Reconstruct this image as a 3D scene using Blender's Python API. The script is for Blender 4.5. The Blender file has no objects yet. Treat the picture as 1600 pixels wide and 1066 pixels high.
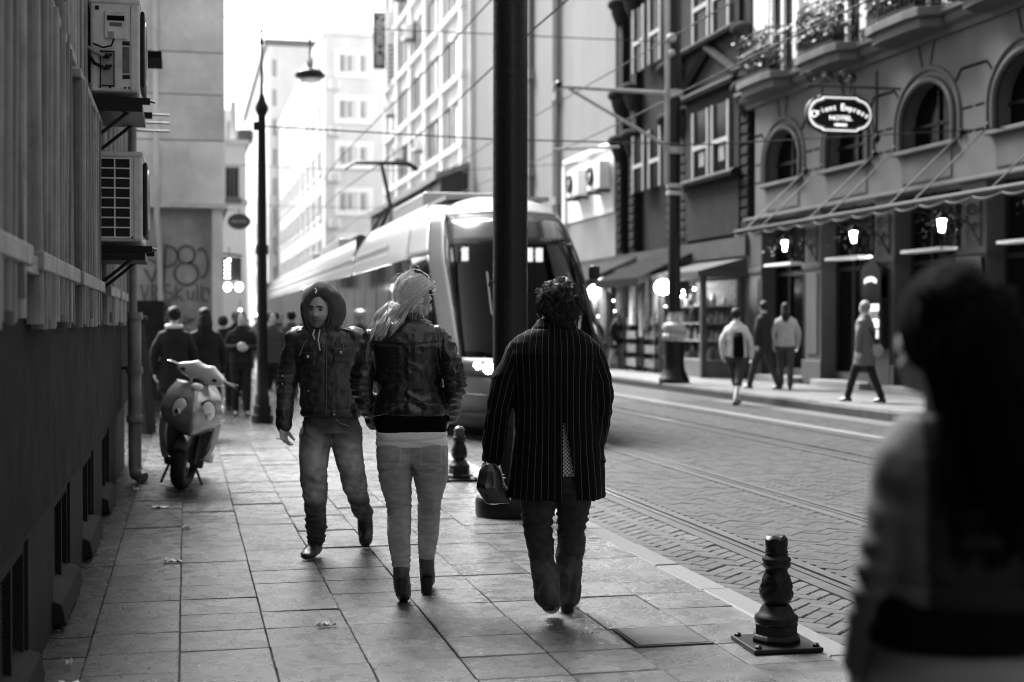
import bpy, bmesh, math, random
import numpy as np
from mathutils import Vector, Matrix
R = math.radians
rnd = random.Random(7)
sc = bpy.context.scene
C = sc.collection

# ------------------------------------------------------------------ camera, sky, sun, exposure
EYE = 1.47
YAW = R(12.93)
cam = bpy.data.cameras.new('camera'); camo = bpy.data.objects.new('camera', cam); C.objects.link(camo)
camo.location = (0, 0, EYE); camo.rotation_euler = (R(90 - 0.72), 0, -YAW)
cam.lens = 50; cam.sensor_width = 36; cam.clip_start = 0.05; cam.clip_end = 3000
cam.dof.use_dof = True; cam.dof.focus_distance = 7.5; cam.dof.aperture_fstop = 1.9
sc.camera = camo

SUN_EL, SUN_ROT = R(50), R(-22)        # veiled sun high over the left-hand roofs, towards the far end of the street
w = bpy.data.worlds.new('World'); sc.world = w; w.use_nodes = True
nt = w.node_tree; nt.nodes.clear()
sky = nt.nodes.new('ShaderNodeTexSky'); sky.sky_type = 'NISHITA'; sky.sun_disc = False
sky.sun_elevation = SUN_EL; sky.sun_rotation = SUN_ROT
sky.air_density = 1.0; sky.dust_density = 1.5; sky.ozone_density = 1.0
bw = nt.nodes.new('ShaderNodeRGBToBW'); bg = nt.nodes.new('ShaderNodeBackground'); wo = nt.nodes.new('ShaderNodeOutputWorld')
nt.links.new(sky.outputs[0], bw.inputs[0]); nt.links.new(bw.outputs[0], bg.inputs[0]); nt.links.new(bg.outputs[0], wo.inputs[0])
bg.inputs[1].default_value = 0.08
sl = bpy.data.lights.new('sun', 'SUN'); so = bpy.data.objects.new('sun', sl); C.objects.link(so)
sl.energy = 3.1; sl.angle = R(32); sl.color = (1, 1, 1)
d = Vector((math.sin(SUN_ROT) * math.cos(SUN_EL), math.cos(SUN_ROT) * math.cos(SUN_EL), math.sin(SUN_EL)))
so.rotation_euler = d.to_track_quat('Z', 'Y').to_euler()
sc.view_settings.view_transform = 'Standard'; sc.view_settings.look = 'None'
sc.view_settings.exposure = 2.4; sc.view_settings.gamma = 1
sc.render.engine = 'CYCLES'
sc.cycles.use_denoising = True
sc.cycles.max_bounces = 6; sc.cycles.diffuse_bounces = 3; sc.cycles.glossy_bounces = 3; sc.cycles.transparent_max_bounces = 8
sc.cycles.filter_width = 1.0
sc.cycles.sample_clamp_indirect = 6
sc.cycles.use_adaptive_sampling = False

# ------------------------------------------------------------------ helpers: materials
MATS = {}
def mat(name, v, rough=.7, spec=.5, metal=0, var=.25, scale=3., streak=0, sscale=4., bump=0, bscale=60., coat=0,
        rvar=0, rand=0, attr=None, island=0, emit=0, dirt=0, dscale=1.2, bdetail=4, aniso=None, spots=None, wall_tone=None):
    if name in MATS: return MATS[name]
    m = bpy.data.materials.new(name); MATS[name] = m; m.use_nodes = True
    n = m.node_tree.nodes; l = m.node_tree.links; b = n['Principled BSDF']
    b.inputs['Roughness'].default_value = rough; b.inputs['Specular IOR Level'].default_value = spec
    b.inputs['Metallic'].default_value = metal; b.inputs['Coat Weight'].default_value = coat
    b.inputs['Base Color'].default_value = (v, v, v, 1)
    if emit:
        b.inputs['Emission Color'].default_value = (1, 1, 1, 1); b.inputs['Emission Strength'].default_value = emit
        return m
    tc = n.new('ShaderNodeTexCoord'); vec = tc.outputs['Object']
    oi = n.new('ShaderNodeObjectInfo')
    ml = n.new('ShaderNodeMath'); ml.operation = 'MULTIPLY'; ml.inputs[1].default_value = 37.; l.new(oi.outputs['Random'], ml.inputs[0])
    av = n.new('ShaderNodeVectorMath'); av.operation = 'ADD'; l.new(vec, av.inputs[0]); l.new(ml.outputs[0], av.inputs[1]); vec = av.outputs[0]
    def noise(sc_, det, rough_=.6, st=None):
        t = n.new('ShaderNodeTexNoise'); t.inputs['Scale'].default_value = sc_; t.inputs['Detail'].default_value = det; t.inputs['Roughness'].default_value = rough_
        if st:
            mp = n.new('ShaderNodeMapping'); mp.inputs['Scale'].default_value = st; l.new(vec, mp.inputs[0]); l.new(mp.outputs[0], t.inputs[0])
        else: l.new(vec, t.inputs[0])
        return t.outputs[0]
    def rng(x, a, b_, lo=.25, hi=.75):
        r = n.new('ShaderNodeMapRange'); r.inputs[1].default_value = lo; r.inputs[2].default_value = hi
        r.inputs[3].default_value = a; r.inputs[4].default_value = b_; l.new(x, r.inputs[0]); return r.outputs[0]
    def mul(a, b_):
        q = n.new('ShaderNodeMath'); q.operation = 'MULTIPLY'; l.new(a, q.inputs[0])
        if isinstance(b_, (int, float)): q.inputs[1].default_value = b_
        else: l.new(b_, q.inputs[1])
        return q.outputs[0]
    cur = rng(noise(scale, 7), v * (1 - var), v * (1 + var))
    if streak: cur = mul(cur, rng(noise(sscale, 5, st=(1, 1, .06)), 1 - streak, 1 + streak * .6))
    if dirt: cur = mul(cur, rng(noise(dscale, 9, .7), 1 - dirt, 1.05, .35, .6))
    for sp in spots or ():
        cur = mul(cur, rng(noise(sp[0], 4, .65), 1., sp[2], sp[1], sp[1] + .06))
    if wall_tone:                      # darker towards the foot of the wall, by where each piece lies
        gx = n.new('ShaderNodeSeparateXYZ'); ag = n.new('ShaderNodeNewGeometry'); l.new(ag.outputs['Position'], gx.inputs[0]); na = n.new('ShaderNodeMath'); na.operation = 'MULTIPLY_ADD'; na.inputs[1].default_value = .9; l.new(noise(3.5, 8, .7), na.inputs[0]); l.new(gx.outputs[0], na.inputs[2]); cur = mul(cur, rng(na.outputs[0], wall_tone[2], 1., wall_tone[0], wall_tone[1]))
    if rand: cur = mul(cur, rng(oi.outputs['Random'], 1 - rand, 1 + rand, 0, 1))
    if island:
        g = n.new('ShaderNodeNewGeometry'); cur = mul(cur, rng(g.outputs['Random Per Island'], 1 - island, 1 + island, 0, 1))
    if attr:
        a = n.new('ShaderNodeAttribute'); a.attribute_name = attr; cur = mul(cur, a.outputs['Fac'])
    l.new(cur, b.inputs['Base Color'])
    if rvar: l.new(rng(noise(scale * 1.7, 6), max(.05, rough - rvar), min(1, rough + rvar)), b.inputs['Roughness'])
    if bump:
        bp = n.new('ShaderNodeBump'); bp.inputs['Strength'].default_value = 1; bp.inputs['Distance'].default_value = bump
        l.new(noise(bscale, bdetail, .6, aniso), bp.inputs['Height']); l.new(bp.outputs[0], b.inputs['Normal'])
    return m
def glass(name, tint=.25, rough=.03, refl=.35):
    if name in MATS: return MATS[name]
    m = bpy.data.materials.new(name); MATS[name] = m; m.use_nodes = True
    n = m.node_tree.nodes; l = m.node_tree.links; n.clear()
    o = n.new('ShaderNodeOutputMaterial'); mx = n.new('ShaderNodeMixShader')
    t = n.new('ShaderNodeBsdfTransparent'); t.inputs[0].default_value = (tint, tint, tint, 1)
    g = n.new('ShaderNodeBsdfGlossy'); g.inputs[0].default_value = (1, 1, 1, 1); g.inputs[1].default_value = rough
    fr = n.new('ShaderNodeFresnel'); fr.inputs[0].default_value = 1.5 + refl
    l.new(fr.outputs[0], mx.inputs[0]); l.new(t.outputs[0], mx.inputs[1]); l.new(g.outputs[0], mx.inputs[2]); l.new(mx.outputs[0], o.inputs[0])
    return m

# ------------------------------------------------------------------ helpers: meshes and objects
class MB:
    def __init__(s): s.v = []; s.f = []; s.m = []
    def add(s, vs, fs, m=0):
        o = len(s.v); s.v += [tuple(map(float, p)) for p in vs]; s.f += [tuple(i + o for i in f) for f in fs]; s.m += [m] * len(fs); return s
    def box(s, x0, x1, y0, y1, z0, z1, m=0):
        return s.add([(x0,y0,z0),(x1,y0,z0),(x1,y1,z0),(x0,y1,z0),(x0,y0,z1),(x1,y0,z1),(x1,y1,z1),(x0,y1,z1)],
                     [(3,2,1,0),(4,5,6,7),(0,1,5,4),(1,2,6,5),(2,3,7,6),(3,0,4,7)], m)
    def rbox(s, c, size, M=None, m=0):
        x, y, z = (q / 2 for q in size); b = MB().box(-x, x, -y, y, -z, z); M = M or Matrix()
        return s.add([tuple(Vector(c) + M.to_3x3() @ Vector(p)) for p in b.v], b.f, m)
    def quad(s, a, b, c, d_, m=0): return s.add([a, b, c, d_], [(0, 1, 2, 3)], m)
    def loft(s, rings, cap=True, closed=True, m=0):
        k = len(rings[0]); vs = [p for r in rings for p in r]; fs = []
        for i in range(len(rings) - 1):
            for j in range(k if closed else k - 1):
                a = i * k + j; b = i * k + (j + 1) % k; fs.append((a, b, b + k, a + k))
        if cap: fs.append(tuple(range(k - 1, -1, -1))); fs.append(tuple((len(rings) - 1) * k + j for j in range(k)))
        return s.add(vs, fs, m)
    def tube(s, pts, r, n=8, cap=True, m=0, flat=1., up=None):
        pts = [Vector(p) for p in pts]; N = len(pts); rr = r if isinstance(r, (list, tuple)) else [r] * N
        rings = []; prev = None
        for i, p in enumerate(pts):
            t = (pts[min(i + 1, N - 1)] - pts[max(i - 1, 0)]).normalized()
            if prev is None:
                a = Vector(up) if up else (Vector((0, 0, 1)) if abs(t.z) < .9 else Vector((1, 0, 0)))
                u = (a - t * a.dot(t)).normalized()
            else: u = (prev - t * prev.dot(t)).normalized()
            prev = u; v = t.cross(u)
            rings.append([tuple(p + rr[i] * (math.cos(2 * math.pi * k / n) * u * flat + math.sin(2 * math.pi * k / n) * v)) for k in range(n)])
        return s.loft(rings, cap, True, m)
    def lathe(s, prof, n=24, c=(0, 0, 0), m=0, sq=False):
        rings = []
        for r, z in prof:
            if sq: rings.append([(c[0] + r * a, c[1] + r * b, c[2] + z) for a, b in ((-1,-1),(1,-1),(1,1),(-1,1))])
            else: rings.append([(c[0] + r * math.cos(2 * math.pi * k / n), c[1] + r * math.sin(2 * math.pi * k / n), c[2] + z) for k in range(n)])
        return s.loft(rings, True, True, m)
    def prism(s, poly, z0, z1, f=lambda a, b, c: (a, b, c), m=0):
        k = len(poly)
        return s.add([f(a, b, z0) for a, b in poly] + [f(a, b, z1) for a, b in poly],
                     [tuple(range(k - 1, -1, -1)), tuple(range(k, 2 * k))] + [(i, (i + 1) % k, k + (i + 1) % k, k + i) for i in range(k)], m)
    def sphere(s, c, r, nu=16, nv=10, m=0, M=None):
        rx, ry, rz = (r, r, r) if isinstance(r, (int, float)) else r
        rings = []
        for i in range(nv + 1):
            t = math.pi * (i + .02) / (nv + .04) - math.pi / 2
            ring = [Vector((rx * math.cos(t) * math.cos(2 * math.pi * k / nu), ry * math.cos(t) * math.sin(2 * math.pi * k / nu), rz * math.sin(t))) for k in range(nu)]
            if M is not None: ring = [M.to_3x3() @ p for p in ring]
            rings.append([tuple(p + Vector(c)) for p in ring])
        return s.loft(rings, True, True, m)
    def ring(s, c, R_, r, axis='y', n=32, k=10, m=0, arc=(0, 2 * math.pi)):
        pts = []
        for i in range(n + 1):
            a = arc[0] + (arc[1] - arc[0]) * i / n; p, q = R_ * math.cos(a), R_ * math.sin(a)
            o = {'y': (p, 0, q), 'x': (0, p, q), 'z': (p, q, 0)}[axis]; pts.append((c[0] + o[0], c[1] + o[1], c[2] + o[2]))
        return s.tube(pts, r, k, True, m)
    def mesh(s, name):
        me = bpy.data.meshes.new(name); me.from_pydata(s.v, [], s.f); return me
    def build(s, name, mats, parent=None, smooth=None, local=False, bevel=0, kind=None, fixn=True):
        me = s.mesh(name)
        mats = mats if isinstance(mats, (list, tuple)) else [mats]
        for q in mats: me.materials.append(q)
        if len(mats) > 1: me.polygons.foreach_set('material_index', s.m)
        if fixn:
            bm = bmesh.new(); bm.from_mesh(me); bmesh.ops.recalc_face_normals(bm, faces=bm.faces); bm.to_mesh(me); bm.free()
        if smooth: me.shade_smooth(); me.set_sharp_from_angle(angle=R(smooth if smooth > 1 else 40))
        o = put(name, me, parent, local)
        if bevel:
            md = o.modifiers.new('bevel', 'BEVEL'); md.width = bevel; md.segments = 2; md.limit_method = 'ANGLE'
        if kind: o['kind'] = kind
        return o
def base_of(o):
    return Vector(o.get('_b', (0, 0, 0)))
def put(name, me, parent=None, local=False):
    o = bpy.data.objects.new(name, me); C.objects.link(o)
    if parent is not None:
        o.parent = parent
        if not local:
            r = parent
            while r.parent: r = r.parent
            if parent is r: o.matrix_parent_inverse = Matrix.Translation(-Vector(r.location))
    return o
def tag(o, label, cat, group=None):
    o['label'] = label; o['category'] = cat
    if group: o['group'] = group
    return o
def thing(name, label, cat, loc=(0, 0, 0), rotz=0, group=None):
    o = bpy.data.objects.new(name, None); C.objects.link(o); o.location = loc; o.rotation_euler = (0, 0, rotz)
    o.empty_display_size = .1
    return tag(o, label, cat, group)
def struct(o): o['kind'] = 'structure'; return o
def copy_tree(o, parent=None):
    c = o.copy(); C.objects.link(c)
    if parent is not None: c.parent = parent
    for ch in list(o.children): copy_tree(ch, c)
    return c
def text(name, s, size, M, m, parent=None, depth=.004, align='CENTER', local=False, sx=1.):
    cu = bpy.data.curves.new(name, 'FONT'); cu.body = s; cu.size = size; cu.extrude = depth; cu.align_x = align; cu.align_y = 'CENTER'; cu.resolution_u = 3
    t = bpy.data.objects.new(name, cu); me = evaluated(t)
    bpy.data.objects.remove(t); bpy.data.curves.remove(cu)
    me.transform(Matrix.Diagonal((sx, 1, 1, 1))); me.transform(M); me.materials.clear(); me.materials.append(m); me.name = name
    return put(name, me, parent, local)
def marks(name, f, w_, h_, n_, m, parent):
    # a line of lettering too small to read: uneven upright strokes laid along f(a, b) on the sign face
    mb = MB(); r_ = random.Random(n_)
    for i in range(n_):
        a = -w_ / 2 + w_ * (i + .15) / n_; b = a + w_ / n_ * .62; lo, hi = -h_ * r_.uniform(.3, .5), h_ * r_.uniform(.3, .5)
        mb.add([f(a, lo), f(b, lo), f(b, hi), f(a, hi)], [(0, 1, 2, 3)])
    return mb.build(name, m, parent, kind='stuff')
def TM(loc, xaxis, yaxis):
    x = Vector(xaxis).normalized(); y = Vector(yaxis).normalized(); z = x.cross(y)
    return Matrix((( x.x, y.x, z.x, loc[0]), (x.y, y.y, z.y, loc[1]), (x.z, y.z, z.z, loc[2]), (0, 0, 0, 1)))

TMP = bpy.data.scenes.new('workbench')
def evaluated(o):
    TMP.collection.objects.link(o); vl = TMP.view_layers[0]; vl.update(); me = bpy.data.meshes.new_from_object(o.evaluated_get(vl.depsgraph)); TMP.collection.objects.unlink(o); return me
# ------------------------------------------------------------------ palette
m_tile = mat('paving_concrete', .115, .28, .55, var=.16, scale=5, bump=.0022, bscale=140, rand=.2, rvar=.12, dirt=.45, dscale=2.2, spots=((22, .63, 1.5), (9, .66, .45), (60, .68, .35)), wall_tone=(-.1, 1.1, .4))
m_tile_far = mat('paving_concrete_far', .12, .25, .55, var=.16, scale=5, bump=.002, bscale=140, island=.16, rvar=.12, dirt=.35, dscale=2.2, spots=((22, .63, 1.5), (9, .66, .5)), wall_tone=(-.1, 1.1, .4))
m_grout = mat('joint_dirt', .06, .9, .2, var=.3, scale=12)
m_kerb = mat('kerb_granite', .10, .5, .5, var=.2, scale=30, bump=.002, bscale=120, rand=.1)
m_paver = mat('road_paver', .052, .65, .22, var=.2, scale=18, bump=.003, bscale=70, rand=.18, rvar=.1)
m_paver_far = mat('road_paver_far', .036, .68, .18, var=.2, scale=18, bump=.003, bscale=70, island=.16, rvar=.1)
m_road = mat('road_bed', .06, .5, .5, var=.25, scale=4, bump=.006, bscale=26)
m_rail = mat('rail_steel', .10, .4, .5, metal=.8, var=.2, scale=12)
m_black = mat('black_iron', .006, .42, .25, var=.3, scale=14, bump=.001, bscale=80)
m_blackgloss = mat('black_gloss', .015, .18, .5, var=.1)
m_dark = mat('dark_void', .006, .9, .1, var=.1)
m_plinth = mat('dark_plaster', .011, .85, .15, var=.3, scale=2.2, streak=.45, sscale=5, bump=.004, bscale=26, rvar=.12)
m_plinth2 = mat('dark_base_plaster', .022, .8, .2, var=.3, scale=4, streak=.3, bump=.004, bscale=30, dirt=.4)
m_slat = mat('weathered_slat', .23, .5, .4, var=.18, scale=5, streak=.3, sscale=30, bump=.0012, bscale=50, aniso=(4, 4, .1), rand=.6, dirt=.35, dscale=4)
m_band = mat('weathered_band', .33, .55, .4, var=.25, scale=8, bump=.001, bscale=60, dirt=.35, dscale=6)
m_conc = mat('bare_concrete', .68, .8, .3, var=.16, scale=.8, streak=.22, sscale=1.1, bump=.006, bscale=8, dirt=.3, dscale=.5)
m_white = mat('white_paint', .78, .5, .4, var=.06, scale=4)
m_offwhite = mat('pale_render', .74, .8, .3, var=.08, scale=.5, streak=.12, sscale=.8)
m_pale2 = mat('pale_grey_render', .62, .8, .3, var=.08, scale=.5, streak=.12, sscale=.8)
m_acwhite = mat('painted_casing', .68, .4, .5, var=.10, scale=3, streak=.15, sscale=8, dirt=.2, dscale=7)
m_hotel = mat('hotel_stone', .10, .8, .25, var=.12, scale=1.2, streak=.2, sscale=1.5, bump=.003, bscale=30)
m_hotelw = mat('hotel_upper_render', .72, .8, .3, var=.06, scale=1.5, streak=.1)
m_ornate = mat('dark_ornate_stone', .012, .8, .15, var=.4, scale=2.5, streak=.3, bump=.02, bscale=9)
m_glass = mat('dark_window_glass', .004, .12, .04, var=.1)
m_palepane = mat('sky_reflect_pane', .55, .12, .6, var=.1, scale=2)  # sky reflection painted into the pane colour
m_glow = mat('lamp_glow', 1, emit=12)
m_glow2 = mat('shop_glow', 1, emit=4)
m_skin = mat('skin', .5, .5, .4, var=.08, scale=9, attr='Col', bump=.0006, bscale=120)
# ------------------------------------------------------------------ the ground
Z_ROAD, Z_FAR = -.08, .07
XW, XK, XKE, XF = -.62, 2.77, 2.93, 10.8
g = struct(MB().box(-420, 420, -200, 620, -.6, -.15).build('ground', m_road))
road = struct(MB().box(XKE - .05, XF + .05, -8, 190, -.14, Z_ROAD - .022).build('road', m_grout))
pav = struct(MB().box(-8, XK + .02, -8, 200, -.12, -.016).build('pavement', m_grout))
# paving tiles, forty centimetres square; near ones singly, the far ones joined
def slab_mesh(name, w_, l_, h_, ch, m):
    b = MB(); x, y = w_ / 2, l_ / 2
    b.loft([[(-x, -y, -h_), (x, -y, -h_), (x, y, -h_), (-x, y, -h_)], [(-x, -y, -ch), (x, -y, -ch), (x, y, -ch), (-x, y, -ch)],
            [(-x + ch, -y + ch, 0), (x - ch, -y + ch, 0), (x - ch, y - ch, 0), (-x + ch, y - ch, 0)]], True)
    me = b.mesh(name); me.materials.append(m); return me
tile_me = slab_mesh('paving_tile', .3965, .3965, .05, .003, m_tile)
cols = [-.23 + .4 * i for i in range(8)]
rows = [4.93 + .4 * j for j in range(37)]
tiles_far = MB()
def cov(x, y): return 2.17 < x < 2.77 and 6.5 < y < 6.9
for j in range(90):
    y = 5.13 + .4 * j
    for i, x in enumerate(cols):
        if j < 37:
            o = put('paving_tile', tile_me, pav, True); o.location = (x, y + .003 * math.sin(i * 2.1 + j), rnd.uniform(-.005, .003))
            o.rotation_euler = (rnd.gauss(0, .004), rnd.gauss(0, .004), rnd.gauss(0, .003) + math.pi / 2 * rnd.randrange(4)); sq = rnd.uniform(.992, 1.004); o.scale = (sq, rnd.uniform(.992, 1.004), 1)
        else:
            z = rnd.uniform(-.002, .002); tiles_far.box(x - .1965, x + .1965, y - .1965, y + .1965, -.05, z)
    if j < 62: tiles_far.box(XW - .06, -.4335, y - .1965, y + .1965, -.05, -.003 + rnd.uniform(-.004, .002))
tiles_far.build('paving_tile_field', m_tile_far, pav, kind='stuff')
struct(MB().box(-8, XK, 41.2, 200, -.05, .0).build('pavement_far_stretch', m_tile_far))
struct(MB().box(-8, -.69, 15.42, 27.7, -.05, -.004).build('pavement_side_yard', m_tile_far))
# kerb stones of the near pavement
kerb = struct(MB().box(XK - .004, XKE - .02, -8, 200, -.13, -.03).build('kerb', m_grout))
k_me = slab_mesh('kerb_stone', .165, .795, .14, .012, m_kerb)
for j in range(48):
    o = put('kerb_stone', k_me, kerb, True); o.location = (XK + .083, 4.6 + .8 * j, rnd.uniform(-.003, .004)); o.rotation_euler = (0, rnd.uniform(-.01, .01), rnd.uniform(-.004, .004))
# herringbone pavers of the road
m_pv = slab_mesh('road_paver', .192, .094, .04, .006, m_paver)
field = MB(); nn = 0
rails = [(3.70, 3.84), (5.13, 5.27), (7.43, 7.57), (8.87, 9.01)]
L = .2; W2 = .1
cells = []
c45, s45 = math.cos(R(45)), math.sin(R(45))
for a in range(-120, 260):
    for q in range(-90, 90):
        # herringbone lattice: pairs of a lying and a standing brick, turned by 45 degrees
        for k in (0, 1):
            if k == 0: bx, by, wx, wy = q * L * 1 + a * W2, a * W2 - q * L, L, W2
            else: bx, by, wx, wy = q * L + a * W2 + L, a * W2 - q * L - W2, W2, L
            cx, cy = bx + wx / 2, by + wy / 2
            X = cx * c45 - cy * s45 + 5.5; Y = cx * s45 + cy * c45 + 9
            if not (XKE + .07 < X < XF - .5 and 3.5 < Y < 27): continue
            if any(r0 - .09 < X < r1 + .09 for r0, r1 in rails): continue
            # what the camera can see
            dd = X * math.sin(YAW) + Y * math.cos(YAW); uu = (X * math.cos(YAW) - Y * math.sin(YAW)) / dd
            if uu > .42: continue
            cells.append((dd, X, Y, k))
cells.sort(); nobj = 0
for dd, X, Y, k in cells:
    ang = R(45) if k == 0 else R(135)
    if nobj < 300 and X < 3.65 and dd > 5.5:
        o = put('road_paver', m_pv, road, True); o.location = (X, Y, Z_ROAD + rnd.uniform(-.004, .003)); o.rotation_euler = (rnd.uniform(-.015, .015), rnd.uniform(-.015, .015), ang); nobj += 1
    else:
        hx, hy = .0975, .0485; z = Z_ROAD + rnd.uniform(-.003, .002); c_, s_ = math.cos(ang), math.sin(ang)
        tx, ty = rnd.uniform(-.007, .007), rnd.uniform(-.007, .007)
        top = [(X + a * c_ - b * s_, Y + a * s_ + b * c_, z + a * tx + b * ty) for a, b in ((-hx, -hy), (hx, -hy), (hx, hy), (-hx, hy))]
        f = 1.06
        bot = [(X + (px - X) * f, Y + (py - Y) * f, Z_ROAD - .024) for px, py, pz in top]
        field.add(bot + top, [(4, 5, 6, 7), (0, 1, 5, 4), (1, 2, 6, 5), (2, 3, 7, 6), (3, 0, 4, 7)])
field.build('road_paver_field', m_paver_far, road, kind='stuff', fixn=False)
m_road2 = mat('far_road_setts', .036, .65, .2, var=.25, scale=10, bump=.01, bscale=14, rvar=.1)
struct(MB().box(XKE + .02, XF - .02, 27, 190, -.12, Z_ROAD - .004).build('road_far_stretch', m_road2))
m_strip = mat('pale_concrete_strip', .07, .5, .5, var=.12, scale=2)
struct(MB().box(XF - .5, XF - .006, -8, 27, -.12, Z_ROAD - .003).build('gutter_strip', m_strip))
struct(MB().box(9.06, 9.24, -8, 120, Z_ROAD - .03, Z_ROAD + .006).build('pale_line_marking', mat('road_marking', .11, .6, .4, var=.2, scale=6)))
# tram rails
m_bed = mat('rail_bedding', .045, .7, .2, var=.3, scale=6)
nm = ['nearest the pavement with the bollards', 'second from the bollard pavement', 'third from the bollard pavement', 'nearest the hotel side of the street']
for (r0, r1), t_ in zip(rails, nm):
    o = thing('tram_rail', 'grooved steel tram rail sunk in the road, ' + t_, 'rail', ((r0 + r1) / 2, 20, Z_ROAD), group='tram rails')
    xm = (r0 + r1) / 2
    MB().box(xm - .055, xm - .005, -6, 150, -.13, Z_ROAD + .012).build('rail_head', m_rail, o)
    MB().box(xm + .035, xm + .055, -6, 150, -.13, Z_ROAD + .008).build('rail_lip', m_rail, o)
    MB().box(xm - .004, xm + .034, -6, 150, -.13, Z_ROAD - .03).build('rail_groove', m_dark, o)
    MB().box(xm - .16, xm - .058, -6, 150, -.13, Z_ROAD + .006).build('rail_bedding', m_bed, o)
    MB().box(xm + .058, xm + .12, -6, 150, -.13, Z_ROAD + .006).build('rail_bedding', m_bed, o)
# far pavement with its kerb
m_fpav = mat('far_pavement_slabs', .12, .55, .35, var=.15, scale=3, bump=.003, bscale=40, rvar=.1)
fp = struct(MB().box(XF + .25, 16, -8, 200, -.12, Z_FAR - .02).build('pavement_opposite', m_grout))
fme = slab_mesh('paving_tile', .69, .69, .06, .005, m_fpav)
fk_me = slab_mesh('kerb_stone', .25, .99, .2, .02, mat('kerb_stone_dark', .035, .7, .2, var=.3, scale=6, rand=.2))
for j in range(62):
    o = put('kerb_stone', fk_me, fp, True); o.location = (XF + .128, 14 + j, Z_FAR + rnd.uniform(-.004, .004))
for j in range(68):
    for i in range(4):
        o = put('paving_tile', fme, fp, True); o.location = (XF + .25 + .35 + .7 * i, 16 + .7 * j, Z_FAR + rnd.uniform(-.003, .003))
struct(MB().box(XF + .26, 16, 63.4, 200, -.1, Z_FAR).build('pavement_opposite_far_stretch', m_fpav))

# ------------------------------------------------------------------ slat-clad building on the left
A = thing('slat_clad_building', 'tall building clad in weathered vertical slats above a dark plinth, along the left side', 'building', (-.7, 9, 0))
XS = -.545
MB().box(-8, -.66, -12, 15.4, .66, 7.2).build('wall', mat('siding_back', .04, .7, .3, var=.2, scale=3, streak=.4, sscale=12), A)
MB().box(-9, -.64, -45, -12.02, -.05, 15).build('unseen_rear_block', m_plinth2, A)
MB().box(-.70, -.575, -12, 15.4, .68, 1.60).build('plinth', m_plinth, A, bevel=.012)
# base wall with basement windows
wy = [(4.95, 6.05), (7.15, 8.2), (9.2, 10.25), (11.3, 12.3)]
base = MB(); y0 = -12
for a, b in wy + [(15.4, 15.4)]:
    base.box(-.9, -.625, y0, a, -.05, .678); y0 = b
for a, b in wy: base.box(-.9, -.625, a, b, .60, .678); base.box(-.9, -.625, a, b, -.05, .10)
base.build('base_wall', m_plinth2, A)
bars = mat('grille_wire', .05, .6, .4, var=.2)
for a, b in wy:
    wn = MB().box(-.80, -.77, a, b, .1, .6).build('basement_window', m_glass, A)
    f = MB(); f.box(-.70, -.64, a, a + .05, .1, .6); f.box(-.70, -.64, b - .05, b, .1, .6); f.box(-.70, -.64, a + .05, b - .05, .55, .6); f.box(-.70, -.64, a + .64, a + .69, .1, .55)
    f.build('window_frame', m_plinth2, wn, True)
    gr = MB(); n = 26
    for i in range(n): z = .12 + .44 * i / n; gr.box(-.672, -.668, a + .05, a + .64, z, z + .005)
    for i in range(20): y = a + .06 + .58 * i / 20; gr.box(-.676, -.672, y, y + .005, .1, .55)
    gr.build('window_grille', bars, wn, kind='stuff')
    s = MB().prism([(-.69, .02), (-.56, .02), (-.58, .12), (-.69, .17)], a - .04, b + .04, lambda p, q, r: (p, r, q)).build('window_sill', m_plinth2, A, bevel=.01)
# slats: rounded battens hung in screens
def slat_mesh(h_):
    b = MB(); P = [(-.034, -.03), (.034, -.03), (.034, .0), (.029, .016), (.017, .027), (0, .031), (-.017, .027), (-.029, .016), (-.034, .0)]
    b.loft([[(-y, x, 0) if 0 else (y, x, 0) for x, y in P], [(y, x, h_) for x, y in P]])
    me = b.mesh('slat'); me.materials.append(m_slat); return me
sm_a, sm_b, sm_c = slat_mesh(1.28), slat_mesh(4.6), slat_mesh(3.9)
screens = [(3.3, 5.07, sm_b), (5.50, 7.28, sm_a), (7.62, 9.5, sm_a), (10.35, 11.75, sm_c), (12.05, 13.3, sm_c), (13.6, 15.3, sm_c)]
for (a, b, me) in screens:
    y = a + .05
    while y < b - .02:
        o = put('slat', me, A, True); broken = rnd.random() < .12
        o.matrix_parent_inverse = Matrix.Translation((.7, -9, 0)); o.location = (XS + rnd.gauss(0, .006), y, 1.445 + abs(rnd.gauss(0, .03)) + (.10 if broken else 0))
        o.rotation_euler = (rnd.gauss(0, .006), rnd.gauss(0, .008), rnd.gauss(0, .06)); y += .108
    MB().box(XS - .02, XS + .042, a - .03, b + .03, 1.665, 1.735).build('lower_rail', m_band, A, bevel=.006)
    if me is sm_a: MB().box(XS - .03, XS + .03, a - .02, b + .02, 2.73, 2.775).build('top_rail', m_band, A, bevel=.006)
MB().box(XS - .02, XS + .02, 5.0, 5.6, 1.645, 1.715).build('rail_splice', m_band, A, bevel=.006)
# upper cladding behind the screens
y = 5.55
while y < 10.2:
    if not 7.32 < y < 7.55:
        o = put('slat', sm_b, A, True); o.matrix_parent_inverse = Matrix.Translation((.7, -9, 0)); o.location = (-.618 + rnd.uniform(-.003, .003), y, 2.6); o.rotation_euler = (0, 0, rnd.gauss(0, .03))
    y += .108
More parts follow.
